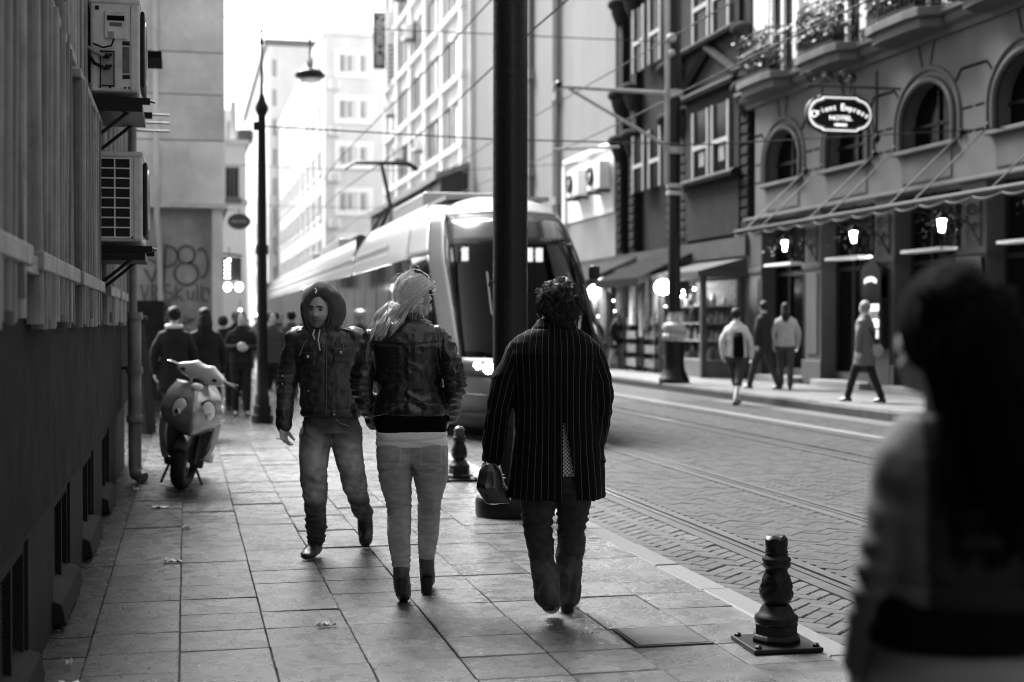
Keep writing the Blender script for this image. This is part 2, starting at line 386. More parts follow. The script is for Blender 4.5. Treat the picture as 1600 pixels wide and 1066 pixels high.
# narrow dark window between the screens, with its frame
wn = MB().box(-.645, -.63, 5.10, 5.48, 1.75, 6).build('narrow_window', m_glass, A)
f = MB(); f.box(-.66, -.585, 5.09, 5.15, 1.62, 6); f.box(-.66, -.585, 5.43, 5.49, 1.62, 6); f.build('window_frame', m_band, wn, True)
for z in (2.05, 2.95, 3.9): MB().box(-.655, -.60, 5.15, 5.43, z, z + .12).build('window_rail', m_band, wn, True)
MB().box(-.66, -.60, 7.29, 7.6, 1.62, 6.2).build('post', mat('dark_timber', .07, .6, .4, var=.3, scale=6, streak=.3), A)
MB().box(-.66, -.60, 9.55, 10.33, 1.62, 6.2).build('post', mat('dark_timber', .07), A)
# conduit and hood high on the far end
MB().box(-.66, -.22, 14.3, 14.9, 4.05, 4.12).build('window_hood', m_plinth, A)
for z in (3.38, 3.46, 3.54): MB().tube([(-.6, 14.6, z), (-.15, 14.6, z)], .012, 6).build('cable_bracket', m_band, A)

# drainpipe at the end of that building
D_ = thing('drainpipe', 'grey cast drainpipe at the end of the slat building, behind the scooter', 'pipe', (-.46, 13.6, 0))
m_pipe = mat('pipe_paint', .22, .5, .5, var=.3, scale=5, streak=.3, dirt=.4, dscale=3)
MB().tube([(-.47, 13.6, 8), (-.47, 13.6, 1.5)], .035, 12).build('upper_pipe', m_pipe, D_, 40)
MB().tube([(-.46, 13.6, 1.52), (-.46, 13.6, .16), (-.45, 13.57, .08), (-.38, 13.5, .04)], .06, 14).build('lower_pipe', m_pipe, D_, 40)
for z in (.55, 1.0, 1.5): MB().lathe([(.072, 0), (.075, .02), (.075, .05), (.072, .07)], 16, (-.46, 13.6, z)).build('pipe_collar', m_pipe, D_, 40)
MB().box(-.62, -.46, 13.58, 13.62, 1.04, 1.07).build('pipe_bracket', m_black, D_)
# dark leaning post further on
P_ = thing('leaning_post', 'dark weathered post leaning by the graffiti wall, between drainpipe and scooter', 'post', (-.5, 19.5, 0))
MB().tube([(-.5, 19.6, 0), (-.56, 19.6, .7), (-.65, 19.62, 1.52)], [.12, .115, .11], 4).build('shaft', mat('post_wood', .025, .7, .3, var=.4, streak=.3), P_)
MB().box(-.80, -.50, 19.46, 19.76, 1.50, 1.56).build('cap', mat('post_wood', .025), P_, bevel=.01)

# ------------------------------------------------------------------ air conditioners
m_acdark = mat('coil_dark', .012, .6, .3, var=.2)
m_label = mat('printed_label', .12, .5, .4, var=.5, scale=40)
def aircon(y, z, dx, label, coil):
    t = thing('air_conditioner', label, 'air conditioner', (-.42, y, z), group='outdoor air conditioning units on the slat wall')
    x0, x1, y1, h = -.575 + dx, -.275 + dx, y + .78, .58
    MB().box(x0, x1, y, y1, z + .02, z + h).build('casing', m_acwhite, t, bevel=.018)
    MB().box(x0 - .006, x1 + .006, y - .008, y1 + .006, z + h - .012, z + h + .022).build('lid', m_acwhite, t, bevel=.01)
    MB().box(x1 + .003, x1 + .028, y + .05, y1 - .22, z + .06, z + h - .04).build('fan_grille', m_acdark, t, bevel=.01)
    MB().ring((x1 + .03, y + .30, z + .31), .2, .006, 'x', 24, 6).build('fan_ring', m_acwhite, t, 40)
    # wall bracket
    for yy in (y + .06, y1 - .1):
        b = MB(); b.box(-.64, x1 + .06, yy, yy + .04, z - .045, z - .005); b.tube([(-.62, yy + .02, z - .32), (x1 - .02, yy + .02, z - .05)], .012, 6); b.box(-.64, -.60, yy, yy + .04, z - .38, z + .05)
        b.build('bracket', m_black, t)
    MB().box(x0 + .02, x1 + .015, y + .02, y1 - .02, z - .10, z - .05).build('drip_tray', m_black, t)
    MB().tube([(x1 + .05, y + .08, z - .02), (x1 + .09, y + .08, z - .03)], .008, 6).build('bracket_bolt', m_rail, t)
    MB().box(x1 - .055, x1 - .052, y - .0025, y + .02, z + .02, z + h - .02).build('casing_seam', m_acdark, t)
    for bx in (x0 + .06, x0 + .12, x1 - .09, x1 - .065): MB().sphere((bx, y - .002, z + .045), .007, 8, 6).build('screw', m_black, t, 60)
    if not coil:
        p = MB().box(x0 + .085, x1 - .075, y - .014, y + .004, z + .345, z + .525).build('service_panel', m_acwhite, t, bevel=.012)
        MB().box(x0 + .103, x1 - .092, y - .019, y - .012, z + .46, z + .49).build('panel_handle', m_dark, p, True).parent = p
        MB().box(x0 + .118, x1 - .106, y - .0175, y - .012, z + .425, z + .447).build('panel_plate', m_label, p, True)
        MB().box(x0 + .108, x0 + .145, y - .017, y - .012, z + .352, z + .39).build('panel_sticker', mat('grey_sticker', .3), p, True)
        f = MB(); f.box(x0 + .062, x0 + .146, y - .006, y + .002, z + .055, z + .27); f.build('valve_recess', mat('recess_grey', .33, .5), t, bevel=.02)
        f = MB()
        for a in ((x0 + .06, x0 + .066), (x0 + .142, x0 + .148)): f.box(a[0], a[1], y - .014, y, z + .06, z + .265)
        f.box(x0 + .06, x0 + .148, y - .014, y, z + .05, z + .057); f.box(x0 + .06, x0 + .148, y - .014, y, z + .264, z + .271); f.build('recess_edge', m_acdark, t)
        for k, zz in enumerate((z + .235, z + .165)):
            v = MB(); v.sphere((x0 + .105, y - .03, zz), .017, 10, 8); v.tube([(x0 + .08, y - .03, zz - .012), (x0 + .132, y - .03, zz + .012)], .009, 8); v.tube([(x0 + .1, y - .05, zz), (x0 + .1, y, zz)], .008, 8)
            v.build('valve', m_black, t, 60)
            MB().tube([(x0 + .08, y - .03, zz), (x0 + .03, y - .035, zz + .02), (x0 - .01, y - .02, zz + .05 + .03 * k), (x0 - .04, y + .02, zz + .07)], .011, 8).build('refrigerant_pipe', m_black if k else m_band, t, 60)
        MB().tube([(x0 + .02, y - .02, z + .31), (x0 + .08, y - .035, z + .285), (x0 + .13, y - .03, z + .30), (x0 + .145, y - .015, z + .345)], .006, 6).build('cable', m_black, t, 60)
        MB().box(x1 - .105, x1 - .062, y - .003, y + .002, z + .135, z + .30).build('rating_label', m_label, t)
        MB().box(x1 - .105, x1 - .06, y - .004, y + .002, z + .31, z + .335).build('logo_plate', m_acdark, t)
        MB().box(x1 - .105, x1 - .06, y - .004, y + .002, z + .10, z + .125).build('warning_label', m_acdark, t)
        MB().box(x0 + .03, x0 + .055, y - .004, y + .002, z + .525, z + .55).build('lifting_slot', m_acdark, t)
    else:
        MB().box(x0 + .03, x0 + .225, y - .004, y + .003, z + .045, z + .555).build('coil', m_acdark, t)
        for i in range(9):
            zz = z + .045 + .51 * i / 8; MB().box(x0 + .028, x0 + .227, y - .014, y - .004, zz - .004, zz + .004).build('guard_bar', m_white, t)
        for i in range(3):
            xx = x0 + .03 + .195 * i / 2; MB().box(xx - .004, xx + .004, y - .018, y - .0145, z + .04, z + .56).build('guard_bar', m_white, t)
    return t
aircon(9.25, 2.90, 0, 'upper air conditioner showing its service panel, valves and pipes, above the other unit', False)
aircon(9.55, 1.98, .005, 'lower air conditioner with dark coil behind a white guard grid, under the other unit', True)

# ------------------------------------------------------------------ concrete building with graffiti
B = thing('concrete_building', 'bare concrete building jutting into the pavement, graffiti under its overhang', 'building', (-1, 30, 0))
MB().box(-7, .62, 28.0, 41, -.05, 3.72).build('lower_wall', mat('grimy_wall', .34, .8, .3, var=.2, scale=1.5, streak=.25, sscale=2.5, bump=.006, bscale=10, dirt=.35, dscale=1), B)
for i, (z0, z1) in enumerate([(3.74, 4.93), (4.945, 5.8), (5.815, 6.6), (6.615, 9.0)]):
    MB().box(-7, .74, 27.72 - .004 * (i % 2), 41.2, z0, z1).build('wall_panel', m_conc, B, bevel=.01)
MB().box(-7, .80, 27.66, 41.2, 3.66, 3.735).build('overhang_edge', mat('pale_lip', .5, .7), B)
MB().box(.50, .70, 27.8, 28.05, -.05, 3.72).build('corner_pilaster', m_conc, B, bevel=.02)
MB().tube([(-.56, 27.68, 9), (-.52, 27.68, 3.5), (-.48, 27.9, 3.0), (-.46, 27.93, 1.9), (-.47, 27.93, 1.1)], .05, 10).build('conduit', m_conc, B, 60)
MB().box(-.9, -.4, 27.85, 27.99, -.05, 1.9).build('wall_buttress', m_plinth2, B)
m_spray = mat('spray_paint', .10, .8, .2, var=.3, scale=5)
def stroke(pts, wd=.05, y=27.985):
    mb = MB(); n = len(pts)
    for i in range(n - 1):
        a, b = Vector((pts[i][0], pts[i][1])), Vector((pts[i + 1][0], pts[i + 1][1])); t = (b - a); t.normalize(); nn_ = Vector((-t.y, t.x)) * wd / 2; e = t * wd * .2
        q = [a - e + nn_, a - e - nn_, b + e - nn_, b + e + nn_]; yy = y - .0012 * (i % 5) - .001
        mb.box  # flat paint stroke
        mb.add([(p.x, yy, p.y) for p in q] + [(p.x, yy + .0005, p.y) for p in q], [(0, 1, 2, 3), (7, 6, 5, 4), (0, 4, 5, 1), (1, 5, 6, 2), (2, 6, 7, 3), (3, 7, 4, 0)])
    return mb
def arc(cx, cz, rx, rz, a0, a1, n=16): return [(cx + rx * math.cos(R(a0 + (a1 - a0) * i / n)), cz + rz * math.sin(R(a0 + (a1 - a0) * i / n))) for i in range(n + 1)]
gl = [arc(.02, 2.78, .16, .17, -60, 300), arc(.02, 2.42, .22, .22, 100, 440), arc(-.36, 2.75, .22, .2, 90, -140), [(-.36, 2.95), (-.42, 2.1)], arc(.3, 2.62, .12, .28, 120, -90),
      [(-.75, 2.5), (-.62, 2.25), (-.5, 2.6), (-.7, 2.7)],
      [(-.82, 2.2), (-.76, 1.9), (-.68, 2.2)], [(-.62, 2.2), (-.62, 1.9)], [(-.62, 2.2), (-.5, 2.12), (-.61, 2.04), (-.48, 1.9)], arc(-.32, 2.13, .08, .07, 60, 260), arc(-.31, 1.98, .08, .08, 90, -120),
      [(-.18, 2.2), (-.18, 1.9)], [(-.06, 2.15), (-.18, 2.02), (-.04, 1.9)], [(.04, 2.1), (.06, 1.93), (.14, 1.93), (.15, 2.1)], [(.22, 2.22), (.22, 1.9)], [(.30, 2.22), (.30, 1.9)], arc(.38, 2.02, .07, .13, 0, 300)]
grf = MB()
for i, p in enumerate(gl):
    s_ = stroke(p, .045 if i < 6 else .026, 27.985); grf.add(s_.v, s_.f)
for i in range(26):
    x, z = rnd.uniform(-.8, .3), rnd.uniform(1.2, 1.85); s_ = stroke([(x + rnd.uniform(-.12, .12), z + rnd.uniform(-.1, .1)) for _ in range(5)], .02, 27.98); grf.add(s_.v, s_.f)
grf.build('graffiti', m_spray, B, kind='stuff', fixn=False)
# ------------------------------------------------------------------ hotel on the right
H = thing('hotel_building', 'stone hotel with arched windows, balconies and a glass canopy over its doors', 'building', (16, 25, 0))
XH = 14.0
bays = [31.9 - 3.4 * i for i in range(6)]           # window axes along the street
piers = [33.6 - 3.4 * i for i in range(7)]
Y0H, Y1H = 9.9, 34.0
MB().box(XH + .9, 26, Y0H, Y1H, 0, 26).build('core_wall', m_dark, H)
MB().box(XH, 26, -45, Y0H - .02, 0, 19).build('side_wing', m_hotel, H); MB().box(-9, 26, -60, -45.02, 0, 15).build('unseen_rear_block', m_hotel, H)  # rear block is unseen, added to cut low sky light from behind

# ground-floor piers
m_pier = mat('pier_stone', .06, .6, .4, var=.15, scale=1.5, streak=.2, sscale=3)
for y in piers:
    p = MB().box(XH, XH + .9, y - .42, y + .42, Z_FAR, 4.1).build('pier', m_pier, H, bevel=.015)
    MB().box(XH - .05, XH - .002, y - .5, y + .5, Z_FAR, .62).build('pier_base', m_pier, p, True, bevel=.01)
    MB().box(XH - .05, XH - .002, y - .5, y + .5, 2.72, 2.84).build('pier_moulding', m_pier, p, True, bevel=.01)
    MB().box(XH - .03, XH - .002, y - .28, y + .28, .75, 2.6).build('pier_panel', m_pier, p, True, bevel=.01)
m_wood = mat('dark_joinery', .008, .5, .2, var=.3, scale=4)
for k, y in enumerate(bays):
    wn = MB().box(XH + .42, XH + .44, y - 1.22, y + 1.22, .35, 4.0).build('shopfront_glass', m_glass, H)
    f = MB()
    for yy in (y - 1.24, y - .45, y + .38, y + 1.18): f.box(XH + .36, XH + .415, yy, yy + .07, Z_FAR, 4.05)
    f.box(XH + .355, XH + .41, y - 1.2, y + 1.2, 2.62, 2.72); f.build('shopfront_frame', m_wood, wn, True)
    MB().box(XH + .30, XH + .9, y - 1.22, y + 1.22, Z_FAR, .38).build('stall_riser', m_pier, H)
    MB().box(XH - .3, XH + .36, y - 1.2, y + 1.2, Z_FAR, Z_FAR + .14).build('door_step', mat('step_stone', .2, .5), H, bevel=.01)
    MB().box(XH - .25, XH + .1, y - 1.0, y + .55, 2.84, 2.90).build('light_shelf', m_white, H)
# first floor wall: strips around arched openings
def arch(yc, hw, z0, zs, rise, n=14):
    return [(yc - hw, z0), (yc + hw, z0)] + [(yc + hw * math.cos(math.pi * i / n), zs + rise * math.sin(math.pi * i / n)) for i in range(n + 1)]
HW, ZB, ZS, RS = 1.0, 4.9, 5.35, .80
XU = lambda a, b, c: (c, a, b)
for k, y in enumerate(bays):
    # wall panel of the bay with an arched hole, as two halves
    n = 14; top = 6.9
    for s in (-1, 1):
        poly = [(y + s * 1.7, 4.1), (y, 4.1), (y, ZB), (y + s * HW, ZB), (y + s * HW, ZS)]
        poly += [(y + s * HW * math.cos(math.pi / 2 * i / n), ZS + RS * math.sin(math.pi / 2 * i / n)) for i in range(1, n + 1)]
        poly += [(y, top), (y + s * 1.7, top)]
        MB().prism(poly, XH, XH + .5, XU).build('bay_wall', m_hotel, H)
    wn = MB().prism(arch(y, HW - .01, ZB + .01, ZS, RS - .01), XH + .3, XH + .32, XU).build('arched_window', m_glass, H)
    mb = MB()
    mb.box(XH + .25, XH + .295, y - .03, y + .03, ZB, ZS + RS); mb.box(XH + .25, XH + .295, y - HW, y + HW, ZS - .03, ZS + .03); mb.build('window_bars', m_wood, wn, True)
    ao = [(y + HW + .02, ZB)] + [(y + (HW + .02) * math.cos(math.pi * i / 18), ZS + (RS + .02) * math.sin(math.pi * i / 18)) for i in range(19)] + [(y - HW - .02, ZB)]
    MB().tube([(XH - .02, a, b) for a, b in ao], .07, 8).build('window_arch_moulding', m_pier, H, 60)
    ao = [(y + HW + .24, ZB)] + [(y + (HW + .24) * math.cos(math.pi * i / 18), ZS + (RS + .24) * math.sin(math.pi * i / 18)) for i in range(19)] + [(y - HW - .24, ZB)]
    MB().tube([(XH - .01, a, b) for a, b in ao], .05, 8).build('window_arch_moulding', m_hotel, H, 60)
    MB().box(XH - .14, XH - .002, y - HW - .15, y + HW + .15, ZB - .1, ZB - .012).build('window_sill', m_hotel, H, bevel=.02)
    MB().box(XH - .025, XH - .002, y - .95, y + .95, 4.22, 4.72).build('relief_panel', m_pier, H, bevel=.012)
    # keystone grooves
    for s in (-1, 1):
        MB().tube([(XH - .002, y + s * .16, ZS + RS + .3), (XH - .002, y + s * .3, 6.88)], .022, 4).build('stone_joint', m_dark, H)
        MB().tube([(XH - .002, y + s * 1.08, ZS + .62), (XH - .002, y + s * 1.28, ZS + .82), (XH - .002, y + s * 1.68, ZS + .82)], .03, 4).build('stone_joint', m_dark, H)
    for zz in (4.95, 5.4):
        for s in (-1, 1): MB().box(XH - .004, XH + .01, y + s * 1.66 - .36 * (s > 0), y + s * 1.66 + .36 * (s < 0), zz, zz + .05).build('stone_joint', m_dark, H)
MB().box(XH - .18, XH + .6, Y0H, Y1H, 4.04, 4.12).build('string_course', m_hotel, H, bevel=.02)
# cornice
prof = [(XH + .5, 6.88), (XH - .08, 6.88), (XH - .12, 6.98), (XH - .26, 7.04), (XH - .30, 7.16), (XH - .42, 7.2), (XH - .42, 7.28), (XH + .5, 7.28)]
MB().prism(prof, Y0H, Y1H, lambda a, b, c: (a, c, b)).build('cornice', m_hotel, H)
MB().box(XH + .1, XH + .6, Y0H, Y1H, 7.28, 18).build('upper_wall', m_hotelw, H)
m_leaf = mat('ivy_leaf', .012, .5, .4, var=.4, scale=8, island=.5)
m_metal_light = mat('pale_iron', .25, .4, .5, metal=.6, var=.3, scale=20)
for k, y in enumerate(bays[:5]):
    # french window on the balcony
    w_ = MB().box(XH + .06, XH + .095, y - .62, y + .62, 7.3, 10.4).build('french_window', m_glass, H)
    f = MB()
    for yy in (y - .72, y - .05, y + .62): f.box(XH - .03, XH + .055, yy, yy + .10, 7.3, 10.5)
    for zz in (8.5, 9.6): f.box(XH, XH + .05, y - .62, y + .62, zz, zz + .05)
    f.box(XH - .035, XH + .05, y - .72, y + .72, 10.4, 10.55); f.build('window_frame', m_white, w_, True)
    MB().box(XH - .06, XH + .095, y - 1.0, y - .76, 7.3, 11).build('window_pilaster', m_pale2, H); MB().box(XH - .06, XH + .095, y + .76, y + 1.0, 7.3, 11).build('window_pilaster', m_pale2, H)
    # balcony slab
    pr = [(XH - .40, y - 1.25), (XH - .78, y - 1.05), (XH - .85, y - .6), (XH - .85, y + .6), (XH - .78, y + 1.05), (XH - .40, y + 1.25), (XH + .1, y + 1.25), (XH + .1, y - 1.25)]
    MB().prism(pr, 7.16, 7.34).build('balcony_slab', m_hotel, H, bevel=.02)
    MB().prism([(XH - (XH - a) * .86 if a < XH else a, y + (b - y) * .9) for a, b in pr], 6.98, 7.155).build('balcony_corbel', m_hotel, H)
    rl = thing('balcony_railing', 'wrought iron balcony railing with planters, %s bay from the dark ornate building' % ['first', 'second', 'third', 'fourth', 'fifth'][k], 'railing', (XH - .6, y, 7.34), group='hotel balcony railings')
    path = [(XH + .09, y - 1.1), (XH - .45, y - 1.1), (XH - .76, y - .9), (XH - .8, y - .3), (XH - .8, y + .3), (XH - .76, y + .9), (XH - .45, y + 1.1), (XH + .09, y + 1.1)]
    for zz in (7.40, 8.22, 8.36): MB().tube([(a, b, zz) for a, b in path], .018, 6).build('rail', m_black, rl)
    pts = []
    for i in range(len(path) - 1):
        a, b = Vector(path[i]), Vector(path[i + 1]); nseg = max(2, int((b - a).length / .14))
        pts += [a.lerp(b, q / nseg) for q in range(nseg)]
    bars_ = MB(); sc_ = MB()
    for i, q in enumerate(pts):
        bars_.box(q.x - .009, q.x + .009, q.y - .009, q.y + .009, 7.34, 8.36)
        c = .06
        for z0, sg in ((7.6, 1), (7.9, -1), (8.1, 1)):
            sc_.tube([(q.x - .01, q.y + sg * c * math.sin(t), z0 + c * math.cos(t) * 1.4) for t in [j * .9 for j in range(6)]], .012, 4)
    bars_.build('baluster_bars', m_black, rl, kind='stuff'); sc_.build('scrollwork', m_black, rl, kind='stuff')
    pl = thing('balcony_planter', 'dark bushy plants in a trough on the balcony, %s bay from the dark ornate building' % ['first', 'second', 'third', 'fourth', 'fifth'][k], 'plant', (XH - .5, y, 7.35), group='hotel balcony plants')
    MB().box(XH - .68, XH - .42, y - .75, y + .75, 7.35, 7.58).build('trough', m_black, pl, bevel=.02)
    lf = MB()
    for i in range(1500):
        q = Vector((XH - .60 + rnd.gauss(0, .13), y + rnd.uniform(-.95, .95), 7.5 + abs(rnd.gauss(0, .36)))); s_ = rnd.uniform(.03, .075)
        a = Vector((rnd.gauss(0, 1), rnd.gauss(0, 1), rnd.gauss(0, 1))).normalized(); b = a.orthogonal().normalized()
        lf.quad(q - a * s_, q + b * s_ * .6, q + a * s_, q - b * s_ * .6)
    lf.build('foliage', m_leaf, pl, kind='stuff', fixn=False)
    tr = thing('floodlight', 'small dark floodlight on the hotel cornice, beside the %s balcony' % ['first', 'second', 'third', 'fourth', 'fifth'][k], 'floodlight', (XH - .3, y - 1.7, 7.28), group='cornice floodlights')
    MB().box(XH - .46, XH - .16, y - 1.86, y - 1.5, 7.33, 7.52).build('housing', m_black, tr, bevel=.03); MB().box(XH - .35, XH - .25, y - 1.7, y - 1.66, 7.28, 7.34).build('foot', m_black, tr)
# glass canopy with its rods
CN = thing('glass_canopy', 'long glass and iron canopy hung on rods along the hotel front', 'canopy', (13.2, 25, 3.5))
m_can = glass('canopy_glass', .35, .3, -.3)
m_canf = mat('canopy_frame', .06, .7, .15, var=.2, scale=4)
ys = [30.9 - .85 * i for i in range(26)]
for i in range(25):
    y0, y1 = ys[i + 1] + .03, ys[i] - .03
    MB().add([(13.95, y0, 3.74), (12.45, y0, 3.56), (12.45, y1, 3.56), (13.95, y1, 3.74), (13.95, y0, 3.752), (12.45, y0, 3.572), (12.45, y1, 3.572), (13.95, y1, 3.752)],
             [(0, 1, 2, 3), (7, 6, 5, 4), (0, 4, 5, 1), (1, 5, 6, 2), (2, 6, 7, 3), (3, 7, 4, 0)]).build('pane', m_can, CN)
    MB().tube([(13.95, ys[i], 3.75), (12.4, ys[i], 3.56)], .03, 4).build('glazing_bar', m_canf, CN)
    pv = [(12.38 - .05 * math.sin(math.pi * j / 8), y0 - .03 + .85 * j / 8, 3.50 - .06 * math.sin(math.pi * j / 8)) for j in range(9)]
    MB().tube(pv, .022, 6).build('scalloped_edge', m_canf, CN, 60)
MB().tube([(12.42, 31, 3.58), (12.42, 10, 3.58)], .045, 8).build('front_beam', m_canf, CN)
for y in piers[1:6]:
    for dy in (-.55, .35):
        MB().tube([(13.98, y + dy, 5.0), (12.5, y + dy + .05, 3.6)], .016, 6).build('tie_rod', m_black, CN)
        MB().sphere((13.96, y + dy, 5.0), .06, 10, 6).build('rod_anchor', m_black, CN, 60)
# scroll brackets under the canopy
for k, y in enumerate(piers[1:6]):
    t = thing('scroll_bracket', 'openwork iron scroll bracket under the canopy, on pier %s from the dark building' % ['one', 'two', 'three', 'four', 'five', 'six'][k], 'bracket', (XH, y, 2.9), group='canopy scroll brackets')
    for dy in (-.36, .36):
        MB().tube([(13.93, y + dy, 2.86), (13.93, y + dy, 3.68)], .02, 6).build('upright', m_black, t)
        MB().tube([(13.93, y + dy, 2.88), (13.7, y + dy, 3.25), (13.2, y + dy, 3.5), (12.6, y + dy, 3.54)], .022, 6).build('stay', m_black, t, 60)
        for (cx, cz, rr) in ((13.75, 3.5, .12), (13.5, 3.52, .09), (13.82, 3.2, .08)):
            MB().tube([(cx + rr * (1 - j / 22) * math.cos(j * .6), y + dy, cz + rr * (1 - j / 22) * math.sin(j * .6)) for j in range(18)], .012, 5).build('scroll', m_black, t, 60)
    lf = MB()
    for i in range(160):
        q = Vector((rnd.uniform(13.0, 13.9), y + rnd.gauss(0, .34), 3.5 - abs(rnd.gauss(0, .26)))); s_ = rnd.uniform(.03, .06); a = Vector((rnd.gauss(0, 1), rnd.gauss(0, 1), rnd.gauss(0, 1))).normalized(); b = a.orthogonal().normalized()
        lf.quad(q - a * s_, q + b * s_ * .5, q + a * s_, q - b * s_ * .5)
    lf.build('iron_leaves', m_leaf, t, kind='stuff', fixn=False)
# lanterns
def lantern(x, y, z, label):
    t = thing('lantern', label, 'lantern', (x, y, z), group='lit lanterns under the hotel canopy')
    MB().lathe([(.055, -.12), (.085, .08), (.08, .10)], 8, (x, y, z)).build('glass_body', m_glow, t)
    MB().lathe([(.13, .10), (.11, .14), (.05, .2), (.012, .26), (.012, .40)], 12, (x, y, z)).build('cap', m_black, t, 50)
    for k in range(4):
        a = math.pi / 2 * k + .4; MB().tube([(x + .06 * math.cos(a), y + .06 * math.sin(a), z - .13), (x + .095 * math.cos(a), y + .095 * math.sin(a), z + .10)], .014, 5).build('rib', m_black, t)
for k, y in enumerate((29.5, 26.15, 22.75, 19.4)):
    lantern(13.0, y, 3.2, 'lit glass lantern under the hotel canopy, ' + ['nearest the dark building', 'above the woman with the shoulder bag', 'over the dark-haired woman in front', 'hung at the picture edge'][k])
# small round lamps inside the openings
for k, (y, z, s) in enumerate(((27.2, 2.86, .10), (27.6, 2.35, .11), (24.0, 3.2, .07), (20.9, 3.3, .07))):
    t = thing('globe_lamp', 'small glowing %s behind the hotel shopfront, %s' % (('globe lamp', 'by the door')if k == 0 else (['', 'flattened ceiling lamp', 'bulb', 'bulb'][k], ['', 'above the black doorway', 'left of the third lantern', 'at the picture edge'][k])), 'lamp', (14.3, y, z), group='lamps inside the hotel')
    MB().sphere((14.25, y, z), (s, s * 1.5 if k == 1 else s, s * .9), 12, 8).build('globe', m_glow, t, 60); MB().tube([(14.25, y, z + s), (14.25, y, z + s + .25)], .012, 5).build('stem', m_black, t)
# oval hotel sign on scroll bracket, hung across the pavement
S = thing('hotel_sign', 'black oval hanging hotel sign with white lettering and white rim on iron bracket', 'sign', (12.7, 25.6, 5.6))
sx, sy_, sz = 12.62, 26.0, 5.6
def oval(w_, h_, inset=0):
    w_, h_ = w_ - inset, h_ - inset; c = .19
    q = [(-w_ + .36, -h_), (w_ - .36, -h_)]
    def cor(cx, cz, a0): return []
    q1 = [(w_ - .30, -h_), (w_ - .27, -h_ + .035)] + [(w_ - .25 + .25 * math.cos(R(a)), (h_ - .05) * math.sin(R(a))) for a in range(-80, 81, 10)] + [(w_ - .27, h_ - .035), (w_ - .30, h_)]
    o = q1 + [(-a, -b) for a, b in q1]
    return o
FS = lambda a, b, c: (sx + a, sy_ + c, sz + b)
MB().prism(oval(.70, .37), 0, .14, FS).build('board_case', m_black, S)
MB().prism(oval(.70, .37, .035), -.012, -.002, FS).build('outer_rim', mat('sign_white', .85, .4, emit=.22), S)
MB().prism(oval(.70, .37, .06), -.018, -.014, FS).build('rim_gap', m_blackgloss, S)
MB().prism(oval(.70, .37, .068), -.024, -.020, FS).build('inner_rim', mat('sign_grey', .5, .4), S)
MB().prism(oval(.70, .37, .085), -.030, -.026, FS).build('face', m_blackgloss, S)
m_let = mat('sign_letters', .9, emit=.35)
for i, ch in enumerate('Orient Express'):
    if ch == ' ': continue
    a = (i - 6.5) / 6.5; x = a * .56; z = .13 - .15 * a * a; an = -a * .42
    text('letter', ch, .19 if ch in 'OE' else .155, TM((sx + x, sy_ - .034, sz + z), (math.cos(an), 0, math.sin(an)), (-math.sin(an), 0, math.cos(an))), m_let, S, .003, sx=.95)
text('lettering', 'HOTEL', .125, TM((sx, sy_ - .034, sz - .085), (1, 0, 0), (0, 0, 1)), m_let, S, .003, sx=1.25)
marks('lettering', lambda a, b: (sx + a, sy_ - .034, sz - .215 + b), .27, .065, 10, m_let, S)
MB().tube([(13.98, sy_ + .07, 6.16), (11.95, sy_ + .07, 6.16)], .022, 6).build('bracket_arm', m_black, S)
MB().tube([(13.45, sy_ + .07, 6.5), (13.45, sy_ + .07, 5.2)], .03, 6).build('bracket_upright', m_black, S); MB().lathe([(.02, -.1), (.07, -.02), (.07, .03), (.03, .1)], 10, (13.45, sy_ + .07, 5.15)).build('bracket_finial', m_black, S, 60)
for cx, rr, sg in ((12.75, .17, 1), (12.4, .12, -1), (12.05, .14, 1), (12.93, .09, -1)):
    MB().tube([(cx + sg * rr * (1 - j / 26) * math.cos(j * .55), sy_ + .07, 6.33 + rr * (1 - j / 26) * math.sin(j * .55)) for j in range(20)], .018, 5).build('scroll', m_black, S, 60)
for cx in (sx - .35, sx + .35): MB().tube([(cx, sy_ + .07, 6.16), (cx, sy_ + .07, sz + .36)], .02, 6).build('hanger', m_black, S)
# small boards on the pier by the door
S2 = thing('menu_board', 'tall black display board with lit pictures on the hotel pier', 'sign', (XH, 26.95, Z_FAR))
MB().box(XH - .22, XH - .055, 26.5, 27.35, .95, 2.6).build('board', m_blackgloss, S2, bevel=.02)
MB().prism(arch(26.925, .425, 2.0, 2.45, .3), XH - .24, XH - .10, XU).build('arched_head', m_blackgloss, S2)
for z0, z1, e in ((1.72, 1.86, .3), (1.38, 1.55, .35), (1.16, 1.34, .15)): MB().box(XH - .235, XH - .222, 26.6, 27.25, z0, z1).build('lit_picture', mat('lit_print_%d' % int(e * 100), .8, emit=e), S2)
MB().box(XH - .234, XH - .222, 26.6, 27.25, 1.55, 1.72).build('picture', mat('busy_print', .35, .4, var=.9, scale=14), S2)
marks('lettering', lambda a, b: (XH - .245, 26.92 - a, 2.38 + b - a * a * .8), .55, .13, 9, m_let, S2)
MB().box(XH - .06, XH - .002, 26.45, 27.4, .1, .94).build('lower_panel', m_pier, S2)
S3 = thing('bar_sign', 'small black board with pale lettering on the pier right of the menu board', 'sign', (XH, 23.4, 2.4))
MB().box(XH - .10, XH - .052, 22.98, 23.85, 2.12, 2.68).build('board', m_blackgloss, S3); text('lettering', 'ment', .26, TM((XH - .106, 23.42, 2.42), (0, -1, 0), (0, 0, 1)), mat('dim_letters', .5, .5), S3, .002)
MB().box(XH - .112, XH - .1, 23.0, 23.8, 2.17, 2.2).build('underline', mat('dim_letters', .5), S3)

